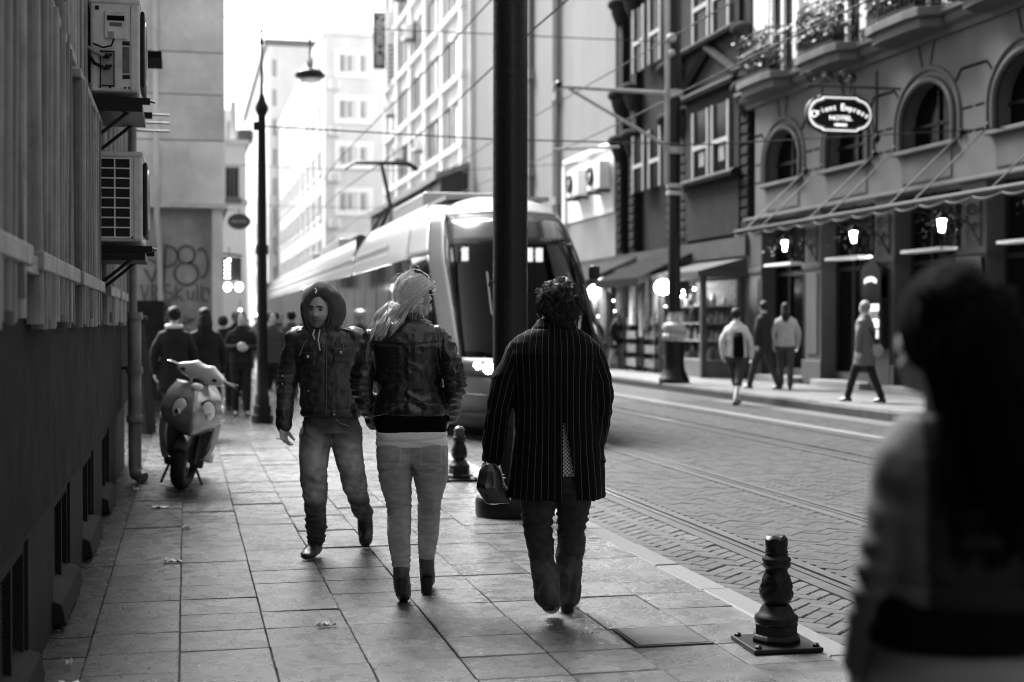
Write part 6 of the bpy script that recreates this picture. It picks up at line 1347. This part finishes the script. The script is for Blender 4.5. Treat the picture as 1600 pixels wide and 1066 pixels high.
# ------------------------------------------------------------------ person in pinstripe coat, back to us
def pin_material():
    m = cl('pinstripe_wool', .004, .9, spec=.15, var=.2); n = m.node_tree.nodes; l = m.node_tree.links; b = n['Principled BSDF']
    src = b.inputs['Base Color'].links[0].from_socket; a = n.new('ShaderNodeAttribute'); a.attribute_name = 'stripe'
    f = n.new('ShaderNodeMath'); f.operation = 'FRACT'; l.new(a.outputs['Fac'], f.inputs[0]); c = n.new('ShaderNodeMath'); c.operation = 'LESS_THAN'; c.inputs[1].default_value = .075; l.new(f.outputs[0], c.inputs[0])
    mx = n.new('ShaderNodeMath'); mx.operation = 'MULTIPLY_ADD'; mx.inputs[1].default_value = .09; l.new(c.outputs[0], mx.inputs[0]); l.new(src, mx.inputs[2]); l.new(mx.outputs[0], b.inputs['Base Color']); return m
def person_coat():
    t = thing('person', 'person with short curly hair in long pinstripe coat carrying a handbag, walking away', 'person', (1.795, 6.80, 0), -YAW)
    hc, HM = Vector((-.005, .03, 1.545)), hrot(180 + 24, -2, 0)
    b = MB(); add_head(b, hc, HM, 1.0, .5); limb(b, [(-.015, .0, 1.38), (-.01, .015, 1.47)], [.06, .055], 14, 4)
    sect(b, [(.8, .01, .02, .16, .11), (1.0, 0, .02, .17, .11), (1.25, -.01, .01, .17, .1), (1.35, -.02, .01, .14, .08), (1.40, -.02, .01, .07, .055)])
    limb(b, [(-.17, 0, 1.29), (-.285, .0, 1.06), (-.325, .09, .82)], [.045, .04, .028]); limb(b, [(.13, 0, 1.29), (.20, -.02, 1.07), (.18, .09, .88)], [.045, .04, .028])
    hand(b, (-.325, .09, .80), (.0, .05, -1), (1, .2, 0), .95, .75, 1); hand(b, (.2, .1, .87), (-.3, .3, -1), (-1, 0, 0), .95, .3, -1)
    limb(b, [(-.09, .0, .8), (-.10, .06, .46), (-.05, -.07, .15)], [.08, .04, .024]); limb(b, [(.09, .02, .8), (.07, .1, .44), (.055, .22, .11)], [.08, .04, .026])
    limb(b, [(-.05, -.08, .13), (-.04, .0, .06)], [.02, .018], 10, 3); limb(b, [(.055, .22, .08), (.06, .34, .035)], [.024, .018], 10, 3)
    finish(vox(b, .0065, 2, .4), 'body', m_skin, t)
    # coat
    j = MB(); sect(j, [(.60, -.005, .03, .235, .185), (.61, -.005, .03, .25, .195), (.75, .0, .025, .238, .18), (.92, .002, .02, .222, .165), (1.08, -.002, .015, .215, .152), (1.22, -.01, .01, .222, .148), (1.32, -.02, .005, .226, .138), (1.375, -.025, .01, .215, .12), (1.405, -.025, .01, .185, .108), (1.432, -.02, .012, .14, .095), (1.455, -.015, .015, .105, .085), (1.49, -.012, .015, .085, .072)], 36)
    limb(j, [(-.195, .005, 1.325), (-.262, -.01, 1.18), (-.295, .0, 1.04), (-.325, .085, .80)], [.068, .066, .062, .052]); limb(j, [(.155, .005, 1.325), (.20, -.02, 1.18), (.208, -.03, 1.06), (.188, .07, .88)], [.066, .063, .058, .052])
    arm_w = lambda x: np.clip((np.abs(x + .015) - .215) / .02, 0, 1)
    def jd(co, nr):
        x, z = co[:, 0], co[:, 2]; arm = arm_w(x) * (z > .78); q = co.copy(); q[:, 2] = z - .6 * x
        d_ = .006 * ridge(q, 4, 4, 12, 4) * (1 - arm) * gz(co, 1.05, .2) * (x > 0) + .006 * ridge(co, 7, 7, 17, 8) * arm + .007 * np.sin(x * 42 + 1) * (1 - arm) * np.clip((.95 - z) / .3, 0, 1) + .002 * ridge(co, 18, 18, 18, 12)
        d_ -= .010 * np.exp(-((x - .025) / .006) ** 2) * (z < 1.05) * (nr[:, 1] < 0) + .004 * np.exp(-((x + .005) / .005) ** 2) * (z > 1.05) * (nr[:, 1] < 0) * (z < 1.4); d_ -= .007 * np.exp(-((z - 1.445) / .005) ** 2)
        return d_
    def stripe(co, nr):
        x, z = co[:, 0], co[:, 2]; hw = np.interp(z, [.6, .92, 1.08, 1.34, 1.4, 1.46], [.25, .222, .215, .232, .22, .2]); tor = (x + .01) / hw * 7.4 + .35
        axl = np.interp(z, [.8, 1.04, 1.19, 1.365], [-.325, -.295, -.262, -.195]); axr = np.interp(z, [.88, 1.06, 1.18, 1.32], [.188, .208, .20, .155]); ar = np.where(x < 0, (x - axl), (x - axr)) / .03 + .5 + np.where(x < 0, 40, 80)
        isarm = ((np.abs(x + .015) > .2 + .0 * z) & (z > .8)) & (np.where(x < 0, np.abs(x - axl), np.abs(x - axr)) < .085); return np.where(isarm, ar, tor + 20)
    me = vox(j, .0075, 4)
    # open the vent at the back: cut faces that lie in a wedge
    co, nr = co_of(me); bm = bmesh.new(); bm.from_mesh(me); dl = []
    for f in bm.faces:
        c = f.calc_center_median(); wv = max(0, (.985 - c.z) / .385); xe = .018
        if c.y < .0 and c.z < .985 and xe < c.x < xe + .012 + .055 * min(1, wv * 1.3) : dl.append(f)
        elif c.z < .612 and f.normal.z < -.5: dl.append(f)
    bmesh.ops.delete(bm, geom=dl, context='FACES'); bm.to_mesh(me); bm.free()
    ct = finish(me, 'coat', pin_material(), t, jd, None, {'stripe': stripe}); md = ct.modifiers.new('t', 'SOLIDIFY'); md.thickness = .006; md.offset = -1
    # dotted shirt tail seen in the vent
    m_dot = cl('dotted_shirt', .62, .9); n = m_dot.node_tree.nodes; l = m_dot.node_tree.links; bb = n['Principled BSDF']; tc = n.new('ShaderNodeTexCoord'); ck = n.new('ShaderNodeTexChecker'); ck.inputs['Scale'].default_value = 110; ck.inputs[1].default_value = (.75,) * 3 + (1,); ck.inputs[2].default_value = (.12,) * 3 + (1,); l.new(tc.outputs['Object'], ck.inputs[0]); l.new(ck.outputs[0], bb.inputs['Base Color'])
    k_ = MB(); sect(k_, [(.72, .0, .02, .17, .125), (.73, .0, .02, .178, .135), (.9, .0, .02, .175, .135), (1.05, .0, .02, .17, .13)]); finish(vox(k_, .01, 3), 'shirt_tail', m_dot, t)
    # flared jeans
    j = MB(); sect(j, [(.64, .0, .02, .15, .11), (.72, .0, .02, .168, .122), (.84, .0, .02, .16, .12)])
    limb(j, [(-.085, .01, .72), (-.098, .045, .56), (-.10, .06, .46), (-.08, .0, .29), (-.055, -.07, .17), (-.05, -.085, .135)], [.10, .088, .074, .062, .062, .064]); limb(j, [(.088, .02, .72), (.08, .08, .56), (.07, .105, .44), (.062, .16, .26), (.055, .22, .11), (.054, .225, .07)], [.095, .085, .072, .062, .062, .062])
    jdd = lambda co, nr: .006 * np.sin(co[:, 2] * 150 + 30 * co[:, 0]) * gz(co, .47, .05) + .009 * ridge(co + np.c_[.25 * co[:, 2], 0 * co[:, 0], 0 * co[:, 0]], 13, 11, 5, 5) * (co[:, 2] < .4) + .003 * ridge(co, 10, 10, 30, 2) + .0025 * np.sin(co[:, 2] * 260) * gz(co, .5, .03)
    finish(vox(j, .0075, 4), 'jeans', m_jean_k, t, jdd, lambda co, nr: .8 + .9 * np.clip(ridge(co, 26, 22, 6, 4), 0, 1) * (co[:, 2] < .3) + .3 * vnoise(co * 40))
    for h0, t0, hl in (((-.048, -.125, .125), (-.032, .07, .012), (-.05, -.15, .085)), ((.054, .165, .035), (.062, .40, .012), (.054, .17, .0))):
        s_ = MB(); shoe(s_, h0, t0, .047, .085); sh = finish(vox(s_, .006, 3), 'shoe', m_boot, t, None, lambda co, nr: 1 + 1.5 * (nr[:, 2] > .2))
        MB().tube([Vector(h0) + Vector((0, .03, -.004)), Vector(hl) + Vector((0, .02, 0))], [.034, .03], 12).build('heel', mat('heel_block', .01, .6, .3), sh, 50, True)
    # curly hair: tousled locks over a scalp
    hx = hc + Vector((.012, -.012, .022)); hp = MB(); hp.sphere(hx, (.094, .102, .104), 26, 18); limb(hp, [hx + Vector((.01, -.045, -.03)), hx + Vector((.022, -.05, -.095))], [.07, .045], 14, 4)
    hairo = finish(vox(hp, .008, 3), 'hair', mat('dark_scalp', .012, .8, .2, attr='Col'), t, lambda co, nr: .01 * ridge(co, 30, 30, 30, 3)); cu = MB(); pt = []
    fwdv = HM @ Vector((0, -1, 0))
    for i in range(330):
        d_ = Vector((rnd.gauss(0, 1), rnd.gauss(-.3, 1), rnd.gauss(.2, .9))).normalized(); q = Vector((d_.x * .094, d_.y * .102, d_.z * .104))
        if d_.z < -.75 or (d_.dot(fwdv) > .35 and d_.z < .45) or (d_.x < -.55 and d_.z < -.25): continue
        dn = (Vector((rnd.gauss(.15, .5), rnd.gauss(0, .4), -1 + rnd.gauss(0, .6)))); dn = (dn - d_ * dn.dot(d_)).normalized(); sd_ = d_.cross(dn); ln = rnd.uniform(.035, .075); tw = rnd.uniform(4, 8) * rnd.choice((-1, 1)); ra = rnd.uniform(.005, .012); ph = rnd.uniform(0, 6); lf_ = rnd.uniform(.008, .022)
        for k in range(16):
            jx, jy, jz = rnd.gauss(0, .004), rnd.gauss(0, .004), rnd.uniform(.75, 1.15); sp = rnd.uniform(.6, 1.5)
            pt.append([hx + q * .97 + sd_ * jx + dn * jy + d_ * (lf_ * math.sin(2.6 * s) * sp) + dn * ln * jz * (s - .15) + (sd_ * math.sin(ph + tw * s) + d_ * .6 * math.cos(ph + tw * s)) * ra * (.3 + s) * sp for s in [x / 7 for x in range(8)]])
    strands(cu, pt, .0012, 3); cu.build('curls', m_brunette, hairo, 80, True, kind='stuff', fixn=False)
    er = hc + HM @ Vector((.078, .012, -.03)); MB().sphere(er, .006, 8, 6).build('earring', mat('pearl', .8, .2), t, 60, True)
    # handbag
    hb = thing('handbag', 'black leather handbag carried low by the person in the pinstripe coat', 'handbag', tuple(t.location), -YAW)
    g_ = MB(); g_.loft([[(-.335 + sx * a, .10 + sy * b_, z) for sx, sy in ((-1, -1), (-.4, -1.15), (.4, -1.15), (1, -1), (1, 1), (.4, 1.15), (-.4, 1.15), (-1, 1))] for z, a, b_ in ((.575, .05, .10), (.585, .062, .13), (.66, .066, .15), (.74, .05, .13), (.775, .022, .11))]); g_.v = [(x + .04 * (z < .65), y, z) for x, y, z in g_.v]
    o = finish(vox(g_, .006, 5), 'bag_body', m_leather, hb, lambda co, nr: .005 * ridge(co, 18, 14, 14, 2))
    for s in (-.05, .05): MB().tube([(-.345 + s * .3, .05 + s, .76), (-.332, .085 + s * .5, .805), (-.33, .10 + s * .2, .80), (-.33, .13 + s, .76)], .008, 6).build('handle', m_leather, hb, 60, True)
    for p in ((-.385, .04, .70), (-.38, .06, .64)): MB().ring(p, .016, .004, 'x', 14, 6).build('buckle', m_chr, hb, 60, True)
    return t
person_coat()

# ------------------------------------------------------------------ dark-haired woman close to the lens
def person_near():
    cx, dpt = .745, 2.4
    t = thing('person', 'out-of-focus person with long dark hair and pale jacket close to the camera', 'person', (cx * math.cos(YAW) + dpt * math.sin(YAW), -cx * math.sin(YAW) + dpt * math.cos(YAW), 0), -YAW)
    hc, HM = Vector((-.005, .02, 1.452)), hrot(180 + 38, 0, 0)
    b = MB(); add_head(b, hc, HM, .93, 1); limb(b, [(.0, .0, 1.24), (.0, .015, 1.37)], [.05, .045], 14, 4)
    sect(b, [(.78, .02, .0, .14, .1), (.95, .02, .0, .12, .09), (1.15, .03, .0, .12, .09), (1.26, .03, .0, .11, .08), (1.30, .0, .0, .07, .06)])
    limb(b, [(-.075, 0, 1.24), (-.118, -.0, 1.05), (-.135, .06, .88)], [.038, .03, .024]); limb(b, [(.16, 0, 1.25), (.22, -.02, 1.03), (.2, .1, .85)], [.04, .034, .025])
    hand(b, (-.14, .06, .87), (.02, .15, -1), (1, 0, 0), .88, .5, 1); hand(b, (.2, .1, .84), (0, .2, -1), (-1, 0, 0), .88, .5, -1)
    limb(b, [(-.06, 0, .78), (-.06, .05, .42), (-.06, .0, .09)], [.085, .05, .034]); limb(b, [(.1, .0, .78), (.1, .1, .42), (.1, .25, .09)], [.085, .05, .034])
    limb(b, [(-.06, -.0, .07), (-.06, .13, .03)], [.03, .025], 10, 3); limb(b, [(.1, .25, .07), (.1, .38, .03)], [.03, .025], 10, 3)
    finish(vox(b, .008, 2, .4), 'body', m_skin, t)
    j = MB(); sect(j, [(1.0, .02, .0, .155, .11), (1.01, .03, .0, .155, .12), (1.1, .03, .0, .15, .115), (1.2, .03, .0, .155, .115), (1.27, .025, .0, .135, .1), (1.315, .0, .0, .09, .075)])
    limb(j, [(-.075, .0, 1.245), (-.11, -.01, 1.1), (-.125, -.0, 1.02), (-.135, .06, .885)], [.055, .046, .042, .036]); limb(j, [(.165, .0, 1.255), (.225, -.02, 1.1), (.24, -.02, 1.02), (.21, .08, .87)], [.064, .056, .05, .042])
    def jd(co, nr): return .004 * ridge(co, 9, 9, 22, 3) + .005 * np.sin(co[:, 2] * 150) * gz(co, 1.04, .07) * (np.abs(co[:, 0] - .02) > .15) - .005 * np.exp(-((co[:, 2] - 1.045) / .004) ** 2) * (np.abs(co[:, 0] - .02) < .16)
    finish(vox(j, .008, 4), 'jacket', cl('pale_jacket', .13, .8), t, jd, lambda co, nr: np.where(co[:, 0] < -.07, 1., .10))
    k_ = MB(); sect(k_, [(.925, .02, .0, .155, .11), (.94, .02, .0, .165, .118), (1.02, .02, .0, .16, .112)]); finish(vox(k_, .01, 3), 'black_top', m_knit, t)
    j = MB(); sect(j, [(.7, .02, .01, .15, .11), (.8, .02, .01, .168, .125), (.93, .02, .01, .15, .11)])
    for x in (-.055, .095): j.sphere((x, -.04, .78), (.085, .075, .09), 14, 10)
    limb(j, [(-.062, .0, .72), (-.06, .03, .45), (-.06, .0, .08)], [.095, .07, .062]); limb(j, [(.1, .02, .72), (.1, .1, .45), (.1, .23, .1)], [.095, .07, .062])
    finish(vox(j, .01, 4), 'trousers', cl('pale_trousers', .3, .8), t, lambda co, nr: .004 * ridge(co, 9, 9, 22, 3))
    for y in (0, .25):
        s_ = MB(); shoe(s_, (-.06 + (.16 if y else 0), y - .06, .01), (-.06 + (.16 if y else 0), y + .18, .01), .04, .08); finish(vox(s_, .008, 3), 'shoe', m_boot, t)
    hp = MB(); hp.sphere(hc + Vector((.008, -.015, .018)), (.088, .1, .105), 22, 16); limb(hp, [hc + Vector((.02, -.05, .0)), hc + Vector((.045, -.09, -.12)), hc + Vector((.06, -.105, -.24)), hc + Vector((.07, -.10, -.36))], [.085, .085, .075, .03])
    hairo = finish(vox(hp, .01, 4), 'hair', mat('black_scalp', .003, .9, .05, attr='Col'), t, lambda co, nr: .006 * ridge(co, 40, 40, 6, 3)); st = MB(); pt = []
    for i in range(420):
        a = rnd.uniform(-2.6, .6); ox = rnd.gauss(.055, .045); p0 = hc + Vector((.01 + .085 * math.cos(a), -.015 + .095 * math.sin(a), rnd.uniform(-.02, .08))); ln = rnd.uniform(.25, .42)
        pt.append([p0 + Vector(((ox - p0.x) * q * .6 + .008 * math.sin(6 * q + i), (-.11 - p0.y) * min(1, q * 1.6) + .006 * math.cos(5 * q + i), -ln * q)) for q in [x / 8 for x in range(9)]])
    strands(st, pt, .003, 4); st.build('hair_strands', m_blackhair, hairo, 80, True, kind='stuff', fixn=False)
    return t
person_near()

# ------------------------------------------------------------------ passers-by in the distance
def walker(label, x, y, z, face, h_=1.72, top=.02, low=.02, hair=.01, coat=0, long_hair=False, stride=.22, back=None, skirt=False, arms=.08, hands_up=False, wide=1., capri=False, group=None, bare_legs=False):
    t = thing('person', label, 'person', (x, y, z), R(face), group); s = h_ / 1.72; V = lambda a, b_, c: (a * s * wide, b_ * s, c * s)
    # local: faces -y
    hc, HM = Vector((0, -.01 * s, 1.60 * s)), hrot(0, 0, 0)
    b = MB(); add_head(b, hc, HM, .95 * s, .3, True); limb(b, [V(0, 0, 1.42), V(0, 0, 1.52)], [.055 * s, .05 * s], 10, 3)
    sect(b, [(.88 * s, 0, 0, .14 * s, .09 * s), (1.2 * s, 0, 0, .15 * s, .1 * s), (1.4 * s, 0, 0, .15 * s, .08 * s), (1.44 * s, 0, 0, .07 * s, .06 * s)], 18)
    A_ = []
    for q in (-1, 1):
        if hands_up: a = [V(q * .165, 0, 1.33), V(q * .25, -.02, 1.14), V(q * .09, -.22, 1.13)]
        else: a = [V(q * .165, 0, 1.33), V(q * .245, .02 + q * arms * .4, 1.13), V(q * .24, q * arms - .05, .87)]
        A_.append(a); limb(b, a, [.045 * s, .038 * s, .028 * s], 10, 4); d_ = Vector(a[2]) - Vector(a[1]); hand(b, Vector(a[2]), d_, (-q, 0, 0), s, .45, q)
    Lg = []
    for q in (-1, 1):
        f = q * stride; a = [V(q * .09, 0, .86), V(q * .09, -f * .45 - .03, .47), V(q * .09, -f, .09)]; Lg.append(a); limb(b, a, [.08 * s, .052 * s, .036 * s], 10, 4); limb(b, [V(q * .09, -f, .06), V(q * .095, -f - .14, .03)], [.035 * s, .028 * s], 8, 3)
    body = finish(vox(b, .013, 2, .4), 'body', m_skin, t)
    A2_ = [[V(a_[0][0] / (s * wide) * .9, 0, 1.345)] + a_[1:] for a_ in A_]; j = MB(); zb = .62 if coat else .84
    sect(j, [(zb * s, 0, 0, (.2 if coat else .175) * s * wide, .14 * s), ((zb + .02) * s, 0, 0, (.215 if coat else .185) * s * wide, .15 * s), (1.1 * s, 0, 0, .175 * s * wide, .125 * s), (1.30 * s, 0, 0, .19 * s * wide, .125 * s), (1.375 * s, 0, 0, .18 * s * wide, .105 * s), (1.42 * s, 0, 0, .12 * s * wide, .09 * s), (1.48 * s, 0, 0, .07 * s, .07 * s)], 22)
    for a in A2_: limb(j, a, [.062 * s, .055 * s, .043 * s], 12, 4)
    tm = cl('garment_%.2f' % top, top, .8); finish(vox(j, .014, 4), 'coat' if coat else 'jacket', tm, t, lambda co, nr: .005 * ridge(co, 8, 8, 16, 3))
    j = MB(); sect(j, [(.76 * s, 0, 0, .155 * s, .11 * s), (.84 * s, 0, 0, .165 * s, .12 * s), (.92 * s, 0, 0, .155 * s, .11 * s)], 18)
    for a in Lg: e = Vector(a[2]) if not capri else Vector(a[1]).lerp(Vector(a[2]), .25); limb(j, [Vector(a[0]) - Vector((0, 0, .04)), a[1], e], [.095 * s, .07 * s, (.058 if not capri else .07) * s], 12, 4)
    finish(vox(j, .014, 4), 'trousers', cl('garment_%.2f' % low, low, .85), t, lambda co, nr: .004 * ridge(co, 9, 9, 20, 5))
    for a in Lg:
        c = Vector(a[2]); s_ = MB(); shoe(s_, (c.x, c.y + .08, .0), (c.x, c.y - .17, .0), .045, .09); finish(vox(s_, .012, 2), 'shoe', m_boot, t)
    hp = MB(); hp.sphere(hc + Vector((0, .022, .025)), (.088 * s, .095 * s, .1 * s), 16, 12)
    if long_hair: limb(hp, [hc + Vector((0, .04, -.02)), hc + Vector((0, .075, -.14)), hc + Vector((0, .09, -.26))], [.095, .1, .06], 12, 4)
    finish(vox(hp, .012, 3), 'hair', cl('hair_%.3f' % hair, hair, .6), t, lambda co, nr: .006 * ridge(co, 30, 30, 12, 3))
    if back is not None:
        k_ = MB(); sect(k_, [(.95 * s, .0, .13 * s, .13 * s, .06 * s), (.98 * s, 0, .15 * s, .15 * s, .08 * s), (1.3 * s, 0, .15 * s, .14 * s, .075 * s), (1.36 * s, 0, .13 * s, .1 * s, .04 * s)], 18); finish(vox(k_, .014, 3), 'rucksack', cl('garment_%.2f' % back, back, .8), t)
    return t
YD = 12.93
walker('person in black coat with pale collar walking away beyond the scooter', -.14, 18.4, 0, 180 - 6, 1.68, .012, .01, .008, 1)
s_ = thing('scarf', 'pale scarf round the neck of the person beyond the scooter', 'scarf', (-.14, 18.4, 0)); MB().ring((0, -.0, 1.43), .085, .03, 'z', 20, 8).build('wrap', m_white, s_, 60, True)
walker('person in long black hooded garment walking away beside the pale-collared one', .24, 18.7, 0, 180, 1.67, .008, .01, .006, 1, True)
walker('person in black standing facing the camera holding a small bright object', .86, 23.0, 0, 4, 1.66, .012, .015, .02, hands_up=True, stride=.06)
o = MB().sphere((.86, 22.75, 1.12), (.07, .04, .05), 10, 8).build('small_camera', mat('pale_object', .5, .3), smooth=60); tag(o, 'small bright object held by the person in black', 'camera')  # held object in a plain pale colour
walker('person in grey open jacket behind the lamp post base', 1.38, 23.6, 0, 12, 1.66, .06, .012, .02)
walker('person in dark clothes far down the pavement, left of the lamp post', 1.02, 30, 0, 0, 1.7, .03, .02, .01)
walker('person in mid-grey far behind, right of the lamp post', 1.95, 32, 0, 180, 1.72, .08, .03, .01)
walker('person in dark jacket far down the pavement behind the hooded one', 2.3, 36, 0, 5, 1.7, .02, .03, .02)
walker('smallest distant walker in pale top, near the tram tail', 2.1, 44, 0, 0, 1.7, .12, .05, .02)
walker('person in white shirt and dark rucksack stepping off the opposite kerb', 10.25, 25.5, Z_ROAD, 180 - 40, 1.84, .62, .05, .01, back=None, capri=True, stride=.34)
walker('person in dark jacket in the couple passing the hotel', 12.0, 28.3, Z_FAR, 180 + 22, 1.88, .02, .025, .01, stride=.3)
walker('person in light top and jeans in the couple passing the hotel', 12.45, 28.2, Z_FAR, 180 - 24, 1.84, .36, .05, .008, long_hair=True, stride=.3)
walker('person with fair hair, grey coat and shoulder bag walking by the hotel door', 11.75, 23.2, Z_FAR, 180 + 28, 1.8, .13, .01, .22, 1, False, .28)
sb = thing('shoulder_bag', 'pale shoulder bag worn by the fair-haired person at the hotel door', 'bag', (11.75, 23.2, Z_FAR))
MB().sphere((.2, -.06, .92), (.13, .09, .12), 14, 10).build('pouch', mat('bag_canvas', .3, .7, .3, var=.4, scale=9), sb, 60, True); MB().tube([(.2, -.1, 1.0), (.06, -.16, 1.25), (-.13, -.05, 1.46), (-.1, .1, 1.4), (.12, .14, 1.1), (.22, .0, 1.0)], .016, 6).build('strap', m_black, sb, 60, True)
walker('person in black top and pale trousers by the shops, nearest the tram', 12.3, 42.2, Z_FAR, 150, 1.72, .02, .3, .3)
walker('person in black coat and pale trousers by the shops, middle one', 12.75, 41.4, Z_FAR, 30, 1.72, .02, .35, .02, True)
walker('person in dark jacket by the shops, nearest the mast', 13.25, 41.2, Z_FAR, 200, 1.7, .03, .2, .01)
# person in the white shirt carries a dark rucksack
rk = thing('rucksack', 'dark rucksack slung over the white-shirted person', 'rucksack', (10.25, 25.5, Z_ROAD), R(180 - 40))
g_ = MB(); sect(g_, [(.9, -.10, .16, .09, .06), (.93, -.10, .17, .11, .08), (1.3, -.09, .17, .10, .075), (1.38, -.08, .14, .07, .04)], 18); finish(vox(g_, .014, 3), 'pack', m_knit, rk); MB().tube([(-.08, .12, 1.36), (-.1, .0, 1.47), (-.12, -.12, 1.3), (-.16, .0, 1.0), (-.14, .13, .95)], .016, 6).build('strap', m_black, rk, 60, True)
# ------------------------------------------------------------------ more of the distant crowd, copied walkers
src = [o for o in C.objects if o.parent is None and o.name.startswith('person') and o.get('label', '').startswith(('person in dark clothes far', 'person in mid-grey far', 'person in dark jacket far', 'person in black standing'))]
spots_ = [(.98, 26.5, 170, 'short dark walker seen between the lamp post and the standing person in black'), (1.62, 27.5, 10, 'dark walker just right of the lamp post'), (2.05, 28.5, 175, 'dark walker walking away beside the tram flank'), (1.25, 33.5, 185, 'far dark walker behind the lamp post'), (1.55, 38, 0, 'far walker under the two pale lights'), (2.45, 40, 180, 'far walker close to the tram side'), (1.8, 48, 5, 'tiny walker at the pavement narrowing'), (2.2, 55, 175, 'farthest tiny walker beside the tram'), (.62, 24.6, 184, 'dark walker half hidden behind the pair in black')]
for k, (x, y, a, lb) in enumerate(spots_):
    c = copy_tree(src[k % len(src)]); c.location = (x, y, 0); c.rotation_euler = (0, 0, R(a)); c['label'] = lb; c.scale = (1, 1, .96 + .02 * (k % 4))
bpy.data.scenes.remove(TMP)
